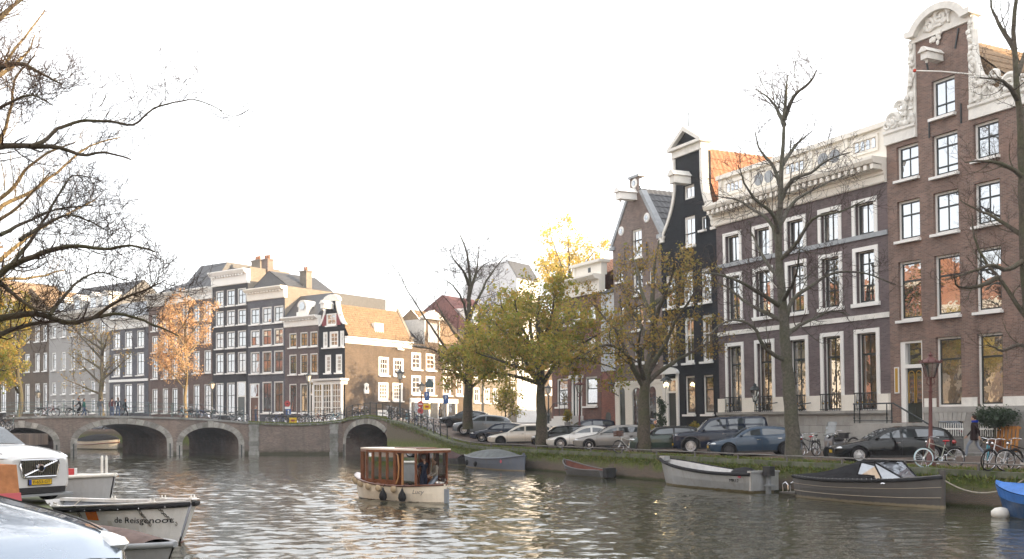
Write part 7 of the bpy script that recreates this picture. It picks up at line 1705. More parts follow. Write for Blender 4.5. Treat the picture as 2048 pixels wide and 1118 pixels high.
# ---- tarpaulin covered boat
mid, L, hd = between(along(944, 29.3), along(1048, 29.3)); H = Hull(L, 2.2, [(0, .5), (.1, .75), (.4, 1), (.75, .85), (.9, .5), (1, .05)], [(0, .78), (.4, .68), (.8, .76), (1, .95)], .1, .78)
r = boat('covered_boat', 'blue grey boat under a grey green tarpaulin left of the rowing boat', mid.x, mid.y, hd); M_CB = hullmat('blue_grey_hull', (.13, .15, .19), (.25, .2, .13), .08, .5, 0, (.2, .17, .15), .5)
H.outer().build('hull', M_CB, r, 50); cz = lambda t: smooth_tab([(.02, .05), (.2, .38), (.5, .55), (.7, .40), (.86, .06)], t)
H.deck(.03, .02, .86, 22, cz=cz).build('tarpaulin', mat('grey_tarpaulin', (.12, .135, .14), .6, var=.3, vs=2, bump=.5, bs=4), r, 60); H.deck(0, .85, 1, 8).build('foredeck', M_CB, r); H.rim(.05).build('rubber_rim', M_CB, r, 50)
b = MB(); b.box(L / 2 - .1, -.05, -.3, L / 2 + .04, .05, 1.1); b.build('stem_post', M_CB, r)
b = MB()
for t in (.16, .38): p = H.pt(t, .72, -1, .12); b.blob(p, (.16, .1, .2), 8)
b.build('fender', M_RUBBER, r, 60); p = H.pt(.8, .86, -1, .02); b = MB(); b.lathe([(0, -.02), (.1, -.02), (.1, .02)], 10, (p[0], p[1], p[2]), 'y'); b.build('red_mark', MATS['red_sticker'], r)
# ---- dark small boat behind the saloon boat
mid, L, hd = between(along(928, 29.5), along(893, 29.5)); H = Hull(L, 1.4, PL_OPEN, [(0, .5), (.4, .5), (1, .85)], .3, .7); r = boat('dark_dinghy', 'black little boat beyond the stern of the cream saloon boat', mid.x, mid.y, hd)
H.outer().build('hull', hullmat('black_hull', (.03, .028, .028)), r, 50); H.deck(.0, .02, .98, 14, crown=.25).build('cover', mat('dark_red_cover', (.05, .022, .02), .7, var=.3), r, 60)
# ---- blue covered boat at the right edge
p0 = along(1992, 28.6); hdv = Vector((CAN.x, CAN.y)); L = 5.2; H = Hull(L, 1.9, PL_OPEN, [(0, .68), (.5, .66), (.8, .78), (1, .98)], .35, .74); c = Vector(p0) - hdv * L / 2
r = boat('blue_covered_boat', 'blue boat under a bright blue tarpaulin at the right edge', c.x, c.y, math.atan2(hdv.y, hdv.x)); H.outer().build('hull', hullmat('blue_hull', (.02, .07, .18), (.03, .05, .08), .05, .4), r, 50)
H.deck(.03, .0, 1., 20, cz=lambda t: .12 + .3 * math.sin(math.pi * min(1, t * 1.05)) ).build('tarpaulin', mat('blue_tarpaulin', (.035, .16, .50), .5, var=.2, vs=3, bump=.5, bs=5), r, 60)
b = MB(); H2 = Hull(L, 1.98, PL_OPEN, [(0, .70), (.5, .68), (.8, .80), (1, 1.0)], .35, .74); H2.outer(v0=.82, v1=1., off=.02).build('tarpaulin_skirt', MATS['blue_tarpaulin'], r, 60)
p = H.pt(.93, .75, 1, .15); f = thing('fender', 'white buoy fender floating beside the blue boat', 'fender', tuple(r.matrix_basis @ Vector((p[0], p[1], .12)))); b = MB(); b.blob((0, 0, 0), (.32, .22, .2), 10); b.build('float', M_OFFW, f, 60)
# ---- boat beyond the bridge
_c = FL.pt(FL.s(198, -11), -11); r = boat('white_motorboat', 'cream boat with a dark cover seen through the middle bridge arch', *_c, math.atan2(FL.e.y, FL.e.x)); L = 8; H = Hull(L, 2.5, PL_OPEN, [(0, .9), (.5, .85), (1, 1.1)], .4, .8)
H.outer().build('hull', hullmat('cream_hull', (.66, .60, .50)), r, 50); H.deck(.02, 0, 1, 18, cz=lambda t: .05 + .75 * math.sin(math.pi * t) ** .7).build('cover', M_CANV, r, 60); H.rim(.05, -.3).build('rubbing_strake', M_MAHOG, r, 50)
# ---- white launch at the left
hd = math.atan2(-.48, .88); L = 5.9; bow = Vector((-7.75, 24.2)); c = bow - Vector((math.cos(hd), math.sin(hd))) * L / 2
H = Hull(L, 2.5, [(0, .78), (.2, .92), (.5, 1.), (.72, .92), (.87, .68), (.96, .34), (1, .04)], [(0, .84), (.4, .86), (.7, .96), (1, 1.06)], .42, .66)
r = boat('white_launch', 'white open launch with black lettering and an orange sticker', c.x, c.y, hd); M_WL = hullmat('white_hull', (.86, .85, .84), (.30, .10, .08), .05, .45, 0, (.52, .46, .38), .3)
H.outer(N=34).build('hull', M_WL, r, 50); H.inner(.15, wall=.1).build('inner_hull', mat('grey_blue_inside', (.30, .32, .36), .7, var=.2, dirt=(.2, .16, .12)), r, 40)
H.rim(.06, -.085).build('rubber_rim', M_RUBBER, r, 50)
b = MB(); 
for sg in (-1, 1):
    ts = np.linspace(0, .995, 34); g = [(H.pt(t, 1, sg, .05), H.pt(t, 1, sg, -min(.17, H.b(t)))) for t in ts]
    for (a, q), (a2, q2) in zip(g, g[1:]):
        up = lambda p, z=.02: (p[0], p[1], p[2] + z)
        F = (up(a), up(a2), up(q2), up(q)); b.quad(*(F if sg < 0 else F[::-1])); F = ((a), (a2), up(a2), up(a)); b.quad(*(F if sg < 0 else F[::-1])); F = (up(q, -.06), up(q2, -.06), up(q2), up(q)); b.quad(*(F[::-1] if sg < 0 else F))
b.build('gunwale', mat('worn_white_gunwale', (.78, .76, .73), .55, var=.1, dirt=(.38, .27, .17), ds=1.2, da=.7), r, 40)
b = MB(); b.box(-.2, -1.05, .55, .15, 1.05, .62); b.box(1.5, -.9, .6, 1.8, .9, .66); b.box(-2.3, -1., .5, -1.8, 1., .56); b.build('thwart', MATS['grey_blue_inside'], r)
for t, sg in ((.42, -1), (.62, 1), (.3, 1), (.86, 1), (.9, -1)):
    p = H.pt(t, 1, sg, -.06); b = MB(); b.box(p[0] - .1, p[1] - .04, p[2] + .02, p[0] + .1, p[1] + .04, p[2] + .05); b.tube([(p[0] - .06, p[1], p[2] + .05), (p[0] - .06, p[1], p[2] + .11)], .018, 6); b.tube([(p[0] + .06, p[1], p[2] + .05), (p[0] + .06, p[1], p[2] + .11)], .018, 6); b.build('mooring_cleat', M_OFFW, r)
b = MB()
for t in np.linspace(.3, .95, 9): p = H.pt(t, 1, -1, .075); b.blob((p[0], p[1], p[2] - .11), .018, 5)
o = b.build('rim_bolts', M_CHROME, r); o['kind'] = 'stuff'
hull_text(H, 'de Reisgenoot', .21, M_INK, r, 2.02, .60, -1, False, .3); hull_text(H, 'reisgenooten', .31, M_INK, r, .0, .46, -1, False, .1)
b = MB(); y = H.side_y(-.35, .78) + .012
g = [[(x, -(H.side_y(x, z) + .012), z) for x in np.linspace(.62, .98, 4)] for z in (.58, .83)]
for j in range(3): b.quad(g[0][j], g[0][j + 1], g[1][j + 1], g[1][j])
b.build('sticker', mat('orange_sticker', (.80, .20, .02), .6, var=.1, vs=14), r)
for x in (.35, 2.1, 2.5):
    b = MB(); z = .88
    for k in range(6): yy = H.side_y(x + k * .03, z - k * .075) + .03; b.lathe([(.012, 0)], 3) if False else b.tube([(x + k * .03 + .04 * math.cos(t), -yy - (.01 if k % 2 else .03) * math.sin(t), z - k * .075 + .045 * math.sin(t)) for t in np.linspace(0, 6.28, 7)], .011, 4)
    b.build('chain', mat('rusty_chain', (.22, .20, .18), .6, .5, var=.3), r)
p = H.pt(.42, 1, -1, 0); b = MB(); b.tube([(p[0], p[1] - .1, p[2] + .1), (p[0] - .25, p[1] - .25, p[2] - .35), (p[0] - .5, p[1] - .35, .1)], .022, 6); b.tube([(p[0], p[1], p[2] + .1), (p[0] - 1.0, 0, p[2] - .2), (p[0] - 1.9, 1.1, p[2] - .0)], .015, 5); b.build('rope', M_ROPE, r, 50)
b = MB(); 
for z in (.22, .42): g_ = [[(x, -(H.side_y(x, q) + .012), q) for x in (1.22, 1.34)] for q in (z, z + .16)]; b.quad(g_[0][0], g_[0][1], g_[1][1], g_[1][0])
b.build('hull_patch', M_OFFW, r)
# ---- boat behind it, with rescue buoys and two white poles; brown covered boat in front
bow2 = Vector((-13.6, 34.2)); L2 = 5.2; c = bow2 - Vector((math.cos(hd), math.sin(hd))) * L2 / 2; H2 = Hull(L2, 2.2, PL_OPEN, [(0, 1.0), (.5, 1.02), (1, 1.16)], .3, .75); r = boat('grey_open_boat', 'grey white open boat behind the white launch', c.x, c.y, hd)
H2.outer().build('hull', hullmat('pale_grey_hull', (.50, .51, .53)), r, 50); H2.inner(.2).build('inner_hull', MATS['grey_blue_inside'], r, 40); H2.rim(.07, 0).build('rubber_rim', M_OFFW, r, 50); b = MB(); b.box(-.4, -1., .6, -.1, 1., .66); b.build('thwart', M_OFFW, r)
for k, (px, py) in enumerate(((115, 941), (137, 944))):
    d_ = 35.6; x, y, z = (px - 1024) / 2000 * d_, d_, CZ + (845 - py) / 2000 * d_
    f = thing('red_float', 'red and white rescue float lying on the grey boat, %s' % ('nearer the white car' if k == 0 else 'farther from the white car'), 'float', (x, y, z - .02), .3, 'red floats on the grey boat'); b = MB(); b.box(-.2, -.14, -.14, .2, .14, .14, bev=.05); b.build('body', mat('red_float', (.55, .05, .05), .5, var=.1), f); b = MB(); b.box(.205, -.13, -.15, .27, .13, .15); b.build('band', M_WHITE, f)
for k, px in enumerate((204, 213)):
    d_ = 37.5; x = (px - 1024) / 2000 * d_; f = thing('mooring_pole', 'thin white mooring pole standing in the water behind the launch, %s of the two' % ('left' if k == 0 else 'right'), 'pole', (x, d_, -.8), 0, 'white mooring poles'); b = MB(); b.lathe([(.05, 0), (.05, 2.45 + (.0 if k == 0 else -.04)), (.03, 2.5), (0, 2.52)], 8); b.build('shaft', M_OFFW, f, 40)
f = thing('floating_plank', 'brown plank tied across behind the launch below the white poles', 'plank', ((203 - 1024) / 2000 * 37.2, 37.2, .95), .35); b = MB(); b.box(-.6, -.06, -.04, .6, .06, .04); b.build('board', mat('brown_plank', (.25, .15, .08), .8, var=.2), f)
bow3 = Vector((-6.45, 19.1)); L3 = 5.0; c = bow3 - Vector((math.cos(hd), math.sin(hd))) * L3 / 2; H3 = Hull(L3, 1.7, PL_OPEN, [(0, .52), (.5, .5), (1, .62)], .3, .75); r = boat('canvas_covered_boat', 'low grey boat under brown canvas between silver bonnet and launch', c.x, c.y, hd)
H3.outer().build('hull', hullmat('dull_grey_hull', (.33, .34, .35)), r, 50); H3.deck(.03, 0, .9, 20, cz=lambda t: .06 + .32 * math.sin(math.pi * min(1, t * 1.1))).build('canvas_cover', mat('brown_canvas', (.16, .12, .11), .85, var=.3, vs=3, bump=.6, bs=5), r, 60); H3.rim(.06).build('gunwale', M_LEAD, r, 50); H3.deck(.01, .89, 1, 6).build('foredeck', M_LEAD, r)
# ---- cream saloon boat under way
hd = math.atan2(.698, -.716); L = 5.7; sx, sy = (893 - 1024) / 2000 * 36.6, 36.6; fwd = Vector((math.cos(hd), math.sin(hd))); c = Vector((sx, sy)) + fwd * (L / 2 - .1)
H = Hull(L, 2.1, [(0, .05), (.05, .34), (.15, .68), (.3, .92), (.5, 1.), (.7, .9), (.86, .6), (.95, .3), (1, .04)], [(0, .74), (.3, .66), (.6, .70), (1, .98)], .25, .84)
r = boat('saloon_boat', 'cream canal boat with a mahogany glazed cabin and white roof under way', c.x, c.y, hd); SB, SBc, SBf = r, c, fwd; r.scale = (.93, .93, .93); M_CRM = hullmat('cream_boat_hull', (.80, .71, .58), (.16, .10, .07), .03, .3, 0, (.5, .42, .3), .2)
H.outer(N=34).build('hull', M_CRM, r, 50); H.inner(.02, mi=0).build('inner_hull', M_MAHOGD, r, 40); H.rim(.045, -.02).build('rubbing_strake', M_MAHOGD, r, 50); H.deck(-.01, .80, 1., 10, crown=.06).build('foredeck', M_MAHOG, r, 50)
xa, xb, xc = -2.05, -.85, 1.5; hw = .90; zr_, zb_ = 2.06, .66
def roof(z0, z1, off, mi, b):
    P = [(xa - .25, -hw * .92), (xb, -hw - off), (xc - .6, -hw * .98 - off), (xc + .35, -hw * .62), (xc + .55, 0)]; P = P + [(x, -y) for x, y in P[-2::-1]]; b.plan(P, z0, z1, mi)
b = MB(); roof(zr_ - .1, zr_, .1, 0, b); roof(zr_ + .001, zr_ + .06, .04, 1, b); b.box(xb - .55, -.85, zr_ + .062, xb + .75, .3, zr_ + .09, 0); b.box(xa - .2, -.7, zr_ + .062, xa + .1, .7, zr_ + .08, 0); b.build('roof', [M_MAHOG, mat('cream_roof', (.74, .68, .60), .35, var=.05)], r)
def yat(x): return hw if x < xc - .6 else hw * .98 - (x - xc + .6) / .95 * hw * .36
for sg in (-1, 1):
    xs = list(np.linspace(xb, xc, 6))
    for k, x in enumerate(xs):
        y = yat(x) * sg; p = MB(); p.box(x - .055 - (.04 if k == 0 else 0), y - .035, zb_ - .02, x + .055, y + .035, zr_ - .1); p.build('cabin_post', M_MAHOG, r)
    for x0, x1 in zip(xs, xs[1:]):
        p = MB(); p.add([(x0 + .055, yat(x0) * sg, zb_ + .2), (x1 - .055, yat(x1) * sg, zb_ + .2), (x1 - .055, yat(x1) * sg, zr_ - .1), (x0 + .055, yat(x0) * sg, zr_ - .1)], [(0, 1, 2, 3)]); p.build('side_pane', M_BGLASS, r)
        p = MB(); p.add([(x0, yat(x0) * sg, zb_), (x1, yat(x1) * sg, zb_), (x1, yat(x1) * sg, zb_ + .2), (x0, yat(x0) * sg, zb_ + .2)], [(0, 1, 2, 3)]); p.build('coaming', M_MAHOG, r)
    p = MB(); p.box(xa - .05, sg * hw * .9 - .03, zb_, xa + .04, sg * hw * .9 + .03, zr_ - .1); p.build('cabin_post', M_MAHOG, r)
    p = MB(); p.tube([(xb - .08, sg * hw, zb_ + .05), (xb - .22, sg * hw, zb_ + .3), (xb - .26, sg * hw, 1.4), (xb - .2, sg * hw, zr_ - .2), (xb - .06, sg * hw, zr_ - .11)], .035, 6); p.build('curved_trim', mat('varnished_trim', (.45, .22, .09), .3, var=.1, coat=.6), r, 50)
    p = MB(); p.quad((xa, sg * hw * .9, zb_ + .1), (xa + .75, sg * hw * .95, zb_ + .1), (xa + .75, sg * hw * .95, zr_ - .12), (xa, sg * hw * .9, zr_ - .12)); p.build('side_pane', M_BGLASS, r)
    p = MB(); p.box(xa + .72, sg * hw * .95 - .03, zb_, xa + .79, sg * hw * .95 + .03, zr_ - .1); p.build('cabin_post', MATS['varnished_trim'], r)
for y in (-.55, .55): p = MB(); p.box(xc + .25, y - .03, .75, xc + .32, y + .03, zr_ - .1); p.build('cabin_post', M_MAHOG, r)
p = MB(); p.box(xb - .02, -hw + .05, .02, xb + .02, -.35, zr_ - .1); p.box(xb - .02, .35, .02, xb + .02, hw - .05, zr_ - .1); p.build('bulkhead', M_MAHOG, r)
p = MB(); p.box(xa + .35, -.6, .1, xb - .1, -.35, .42); p.box(xa + .35, .35, .1, xb - .1, .6, .42); p.box(xb + .2, -.7, .1, xc - .9, -.4, .45); p.box(xb + .2, .4, .1, xc - .9, .7, .45); p.build('bench', M_MAHOGD, r)
p = MB(); p.quad((xa - .02, -.85, zb_ + .35), (xa - .02, .1, zb_ + .35), (xa - .02, .1, zr_ - .12), (xa - .02, -.85, zr_ - .12)); p.build('rear_pane', M_BGLASS, r)
p = MB(); p.box(-L / 2 - .22, -.035, -.5, -L / 2 + .02, .035, .55); p.build('rudder', mat('grey_blue_rudder', (.26, .30, .35), .4, var=0), r)
hull_text(H, 'Lucy', .24, mat('grey_lettering', (.25, .22, .2), .5, var=0), r, -L / 2 + .85, .42, 1, True, .35)
for t in (.24, .42):
    q = H.pt(t, 1, 1, .14); f = MB(); f.lathe([(0, -.36), (.12, -.33), (.17, -.22), (.15, -.08), (.06, .08), (.035, .16), (0, .2)], 10, (q[0], q[1], q[2] - .28)); f.tube([(q[0], q[1], q[2] - .1), (q[0], q[1] - .1, q[2] + .02)], .015, 4); f.build('black_fender', M_RUBBER, r, 50)
for t in (.34, .5, .63, .75, .86, .95): q = H.pt(t, .93, 1, .03); f = MB(); f.blob((q[0], q[1], q[2] - .07), (.2, .06, .15), 10); f.tube([(q[0] - .14, q[1], q[2]), (q[0] - .14, q[1], q[2] + .08)], .01, 4); f.tube([(q[0] + .14, q[1], q[2]), (q[0] + .14, q[1], q[2] + .08)], .01, 4); f.build('canvas_fender', M_FENDW, r, 60)
for x, y in ((xa + .1, -.5), (xa - .35, -.4)):
    f = MB(); f.lathe([(0, -.05), (.07, -.04), (.1, .06)], 10, (x, y, .86)); f.tube([(x, y, .66), (x, y, .84)], .02, 5); f.build('horn', M_CHROME, r, 60)
# ================================================================== people
SKIN = mat('skin', (.50, .30, .21), .6, var=.05); HAIRD = mat('dark_hair', (.03, .02, .015), .6, var=.2, vs=30); HAIRG = mat('grey_hair', (.22, .21, .2), .7, var=.2, vs=30); HAIRB = mat('brown_hair', (.10, .055, .03), .6, var=.2, vs=30)
M_SHOEW = mat('white_shoe', (.65, .64, .62), .5, var=0); M_SHOED = mat('dark_shoe', (.03, .028, .026), .5, var=0)
def cloth(name, c): return mat(name, c, .85, var=.15, vs=6, bump=.2, bs=40)
JEANS = cloth('blue_jeans', (.07, .10, .17)); JEANL = cloth('pale_jeans', (.24, .27, .32)); NAVY = cloth('navy_jacket', (.018, .022, .04)); BLACKC = cloth('black_jacket', (.015, .014, .015)); TEAL = cloth('teal_jacket', (.02, .12, .10)); BEIGE = cloth('beige_jumper', (.42, .36, .29)); BROWNC = cloth('dark_brown_coat', (.028, .018, .018)); MAROON = cloth('maroon_jacket', (.10, .025, .03)); GREYC = cloth('grey_jacket', (.10, .11, .13)); BLUEH = cloth('royal_blue_hood', (.02, .05, .35)); GREYT = cloth('grey_trousers', (.22, .22, .23))
def person(label, loc, hd, jacket, trousers, shoes=M_SHOED, hair=HAIRD, pose='stand', k=1., coat=False, ph=0., lean=0., group=None, hood=None, arms=None, headturn=0.):
    r = thing('person', label, 'person', loc, hd, group); r.scale = (k, k, k)
    J = dict(pel=(0, 0, .95), ab=(0, 0, 1.1), ch=(.0, 0, 1.28), nk=(0, 0, 1.47), hd=(.02, 0, 1.56))
    def leg(sg, f):                                   # f>0 forward
        hip = (0, sg * .09, .90)
        if pose == 'sit': kn = (.42, sg * .11, .47); an = (.44, sg * .11, .08)
        elif pose == 'ride': kn = (.28, sg * .1, .52 + .16 * f); an = (.10, sg * .1, .18 + .2 * f)
        else: kn = (.22 * f + .03 + .05 * abs(f), sg * .095, .49 + .0 * f); an = (.36 * f - (.10 if f < 0 else 0), sg * .09, .085 + (.05 if f < 0 else 0))
        to = (an[0] + .17, an[1] + sg * .02, an[2] - .045)
        return hip, kn, an, to
    def arm(sg, f):
        sh = (0, sg * .185, 1.41); el = (-.04 + .16 * f, sg * .235, 1.14); wr = (.05 + .30 * f, sg * .22, .90); 
        if pose == 'ride' or arms == 'forward': el = (.18, sg * .24, 1.2); wr = (.40, sg * .22, 1.14)
        if pose == 'sit': el = (.05, sg * .24, 1.13); wr = (.28, sg * .16, 1.02)
        if arms == 'lean': el = (.10, sg * .25, 1.17); wr = (.30, sg * .2, 1.08)
        hn = tuple(np.array(wr) + .085 * nrm(np.array(wr) - np.array(el))); return sh, el, wr, hn
    dzp = 0
    V, E, Rr, G = [], [], [], []
    def vtx(p, rr, g): V.append(p); Rr.append(rr); G.append(g); return len(V) - 1
    p0 = vtx(J['pel'], (.135, .115), 1); p1 = vtx(J['ab'], (.13, .105), 0); p2 = vtx(J['ch'], (.16, .115), 0); p2b = vtx((0, 0, 1.40), (.13, .095), 0); p3 = vtx(J['nk'], (.058, .058), 2); p4 = vtx(J['hd'], (.06, .065), 2)
    E += [(p0, p1), (p1, p2), (p2, p2b), (p2b, p3), (p3, p4)]; hands = []
    for sg in (-1, 1):
        f = ph * sg; a = leg(sg, f); q = [vtx(a[0], (.095, .095), 1), vtx(tuple(.5 * (np.array(a[0]) + np.array(a[1]))), (.082, .082), 1), vtx(a[1], (.06, .06), 1), vtx(tuple(.6 * np.array(a[1]) + .4 * np.array(a[2])), (.058, .058), 1), vtx(a[2], (.042, .042), 1), vtx(a[3], (.045, .032), 3)]
        E += [(p0, q[0])] + list(zip(q, q[1:]))
        a = arm(sg, -f); q = [vtx(a[0], (.068, .068), 0), vtx(a[1], (.05, .05), 0), vtx(a[2], (.034, .034), 0), vtx(a[3], (.036, .02), 2)]; E += [(p2b, q[0])] + list(zip(q, q[1:])); hands.append((np.array(a[2]), np.array(a[3]), sg))
    if lean:
        ca, sa = math.cos(lean), math.sin(lean)
        for i, p in enumerate(V):
            if p[2] > .93: V[i] = (p[0] * ca + (p[2] - .95) * sa, p[1], .95 + (p[2] - .95) * ca - p[0] * sa)
    me = bpy.data.meshes.new('body'); me.from_pydata(V, E, []); o = link('tmp', me); md = o.modifiers.new('s', 'SKIN'); md.use_smooth_shade = True; md.branch_smoothing = .6
    for i, d in enumerate(me.skin_vertices[0].data): d.radius = Rr[i]; d.use_root = (i == 0)
    sb = o.modifiers.new('u', 'SUBSURF'); sb.levels = 1
    bpy.context.view_layer.update(); bm_ = bpy.data.meshes.new_from_object(o.evaluated_get(bpy.context.evaluated_depsgraph_get())); bpy.data.objects.remove(o)
    segs = [(np.array(V[a]), np.array(V[b]), G[b]) for a, b in E]; C = np.array([p.center for p in bm_.polygons]); best = np.full(len(C), 9.); gi = np.zeros(len(C), int)
    for a, b, g in segs:
        ab = b - a; t = np.clip(((C - a) @ ab) / (ab @ ab), 0, 1); d = np.linalg.norm(C - a - t[:, None] * ab, axis=1); m = d < best; best[m] = d[m]; gi[m] = g
    mb = MB(); mb.v = [tuple(v.co) for v in bm_.vertices]; mb.f = [tuple(p.vertices) for p in bm_.polygons]; mb.m = [int(x) for x in gi]
    T = lambda p: p
    if lean: T = lambda p: (p[0] * math.cos(lean) + (p[2] - .95) * math.sin(lean), p[1], .95 + (p[2] - .95) * math.cos(lean) - p[0] * math.sin(lean))
    ht = Matrix.Translation(T((.03, 0, 1.63))) @ Matrix.Rotation(headturn, 4, 'Z'); mb.M = ht
    mb.blob((0, 0, 0), (.098, .078, .118), 12, 2); mb.blob((.098, 0, -.015), (.022, .014, .022), 6, 2); mb.blob((0, .078, -.01), (.02, .012, .03), 6, 2); mb.blob((0, -.078, -.01), (.02, .012, .03), 6, 2); mb.box(.085, -.025, -.062, .091, .025, -.052, 4)
    for sg in (-1, 1): mb.blob((.084, sg * .03, .012), (.012, .012, .008), 6, 4)
    mb.M = None
    for wr, hn, sg in hands:                           # five fingers and a thumb-side offset per hand
        wr, hn = np.array(T(tuple(wr))), np.array(T(tuple(hn))); d = nrm(hn - wr); s_ = nrm(np.cross(d, (0, sg, .2)))
        n_ = nrm(np.cross(s_, d))
        for j in range(4): q = hn + s_ * (j - 1.5) * .017; l = (.062, .072, .068, .052)[j]; mb.tube([q - d * .02, q + d * l * .5, q + d * l * .85 + n_ * .02 * sg], [.0085, .008, .006], 5, 2)
        q = wr + d * .03 + s_ * .03; mb.tube([q, q + s_ * .03 + d * .03, q + s_ * .035 + d * .06], [.010, .009, .007], 5, 2)
    mb.build('body', [jacket, trousers, SKIN, shoes, M_INK], r, 60)
    hb = MB(); hb.M = ht; n = 12
    hb.blob((-.018, 0, .028), (.098, .088, .108), 12)
    if hair is HAIRB: hb.blob((-.07, 0, -.08), (.05, .08, .12), 10)
    hb.build('hair', hair, r, 60)
    if coat:
        cb = MB(); cb.M = None; pr = [(.215, .72), (.20, .85), (.185, .98), (.178, 1.15), (.19, 1.3), (.165, 1.42), (.07, 1.49)]
        for i in range(0): pass
        vs = [(rr * .78 * math.cos(t) + (.02 if z < 1 else 0), rr * 1.12 * math.sin(t), z) for rr, z in pr for t in np.linspace(0, 2 * math.pi, 17)[:-1]]
        cb.add(vs, [(i * 16 + j, i * 16 + (j + 1) % 16, (i + 1) * 16 + (j + 1) % 16, (i + 1) * 16 + j) for i in range(6) for j in range(16)]); cb.build('coat', jacket, r, 60)
    if hood: hb = MB(); hb.lathe([(.11, 1.45), (.135, 1.49), (.12, 1.54), (.09, 1.545)], 14, (-.01, 0, 0)); hb.build('hood', hood, r, 60)
    return r
# man on the pavement at the right
x, y = CN(*[(CAN.dot(Vector(FR.pt(FR.s(1949, -3.6), -3.6)))), NOR.dot(Vector(FR.pt(FR.s(1949, -3.6), -3.6)))])
person('man in a dark coat with a blue hood walking past the stone basement', (x, y, gz(CAN.dot(Vector((x, y))), NOR.dot(Vector((x, y)))) + .02), rad(150), BROWNC, JEANL, M_SHOEW, HAIRD, 'walk', 1.02, True, .85, 0, hood=BLUEH)
# people aboard the saloon boat
def on_boat(x, y, z): p = SBc + SBf * x * .93 + Vector((-SBf.y, SBf.x)) * y * .93; return (p.x, p.y, z)
bh = math.atan2(SBf.y, SBf.x)
person('helmsman in a dark jacket standing in the cream boat', on_boat(-1.65, .05, .0), bh, NAVY, NAVY, M_SHOED, HAIRG, 'stand', 1.0, arms='forward')
person('woman with brown hair and pale jumper seated left of the helmsman', on_boat(-1.35, .52, .05), bh - 1.2, BEIGE, BLACKC, M_SHOED, HAIRB, 'sit', .88)
person('person in dark clothes seated inside the cream boat cabin', on_boat(-.5, .45, .05), bh + 3.0, NAVY, NAVY, M_SHOED, HAIRD, 'sit', .9)
person('person in a cream top seated right of the helmsman', on_boat(-1.75, -.5, .05), bh + 1.2, BEIGE, JEANL, M_SHOED, HAIRB, 'sit', .88)
# ================================================================== bicycles
BK = {}
def bike_parts():
    if BK: return BK
    b = MB(); b.lathe([(.325 + .022 * math.cos(t), .018 * math.sin(t)) for t in np.linspace(0, 2 * math.pi, 7)], 26, (0, 0, 0), 'y', 0); BK['tyre'] = b.mesh('wheel', [M_TYRE], 60)
    b = MB(); b.lathe([(.295, -.012), (.305, -.012), (.305, .012), (.295, .012), (.295, -.012)], 26, (0, 0, 0), 'y', 0); b.lathe([(.03, -.03), (.03, .03)], 8, (0, 0, 0), 'y', 0)
    for i in range(18): a = i * math.pi / 9; s_ = .02 if i % 2 else -.02; b.tube([(.02 * math.cos(a), s_, .02 * math.sin(a)), (.297 * math.cos(a + .2), 0, .297 * math.sin(a + .2))], .0028, 3, 0, False)
    BK['rim'] = b.mesh('rim', M_CHROME)
    f = MB(); hub_r, hub_f, bb, seat, head0, head1 = (-.53, 0, .345), (.55, 0, .345), (-.05, 0, .30), (-.2, 0, .80), (.36, 0, .72), (.33, 0, .86)
    for p, q, w in ((bb, seat, .018), (bb, head0, .019), ((-.17, 0, .70), head1, .016), (head0, head1, .02), (hub_r, bb, .012), (hub_r, (-.19, 0, .75), .010), (head0, (.40, 0, .60), .016)): f.tube([p, q], w, 6)
    for y in (-.05, .05): f.tube([(.40, 0, .60), (.41, y, .55), (.55, y, .345)], .011, 5); f.tube([(-.53, y, .345), (-.17, y * .3, .62)], .008, 4)
    BK['frame'] = f.mesh('frame', M_BLKP, 50)
    h = MB(); h.tube([(.33, 0, .86), (.31, 0, 1.02)], .013, 5); h.tube([(.10, -.27, 1.02), (.22, -.26, 1.05), (.34, -.16, 1.06), (.34, 0, 1.03), (.34, .16, 1.06), (.22, .26, 1.05), (.10, .27, 1.02)], .012, 6)
    h.blob((.44, 0, .9), (.05, .05, .05), 8); BK['handlebar'] = h.mesh('handlebar', M_CHROME, 50)
    s = MB(); s.tube([(-.2, 0, .78), (-.225, 0, .90)], .012, 5); s.blob((-.25, 0, .935), (.13, .085, .035), 10); BK['saddle'] = s.mesh('saddle', M_BLKP, 60)
    c = MB()
    for y in (-.06, .06): c.tube([(-.22, y * .5, .72), (-.35, y, .74), (-.72, y, .74)], .008, 4); c.tube([(-.53, y, .345), (-.62, y, .74)], .008, 4)
    for x in (-.4, -.55, -.7): c.tube([(x, -.06, .74), (x, .06, .74)], .008, 4)
    BK['carrier'] = c.mesh('carrier', M_BLKP)
    g = MB()
    for cx, a0, a1 in ((-.53, .5, 2.9), (.55, .9, 2.6)): g.tube([(cx + .365 * math.cos(t), 0, .345 + .365 * math.sin(t)) for t in np.linspace(a0, a1, 10)], .022, 5)
    BK['mudguard'] = g.mesh('mudguard', M_BLKP, 50)
    k = MB(); k.lathe([(.09, -.03), (.09, -.02)], 14, (-.05, 0, .30), 'y'); k.tube([(-.05, -.05, .30), (.05, -.06, .16)], .01, 5); k.box(.0, -.14, .14, .1, -.05, .165); k.tube([(-.05, .05, .30), (-.15, .06, .44)], .01, 5); k.box(-.2, .05, .43, -.1, .14, .455); BK['crank'] = k.mesh('crank', M_CHROME)
    x = MB()
    for z in (.0, .10, .2): x.box(-.19, -.24, z, .19, -.22, z + .06); x.box(-.19, .22, z, .19, .24, z + .06); x.box(-.19, -.22, z, -.17, .22, z + .06); x.box(.17, -.22, z, .19, .22, z + .06)
    x.box(-.18, -.23, 0, .18, .23, .02); BK['crate'] = x.mesh('crate', M_BLKP); return BK
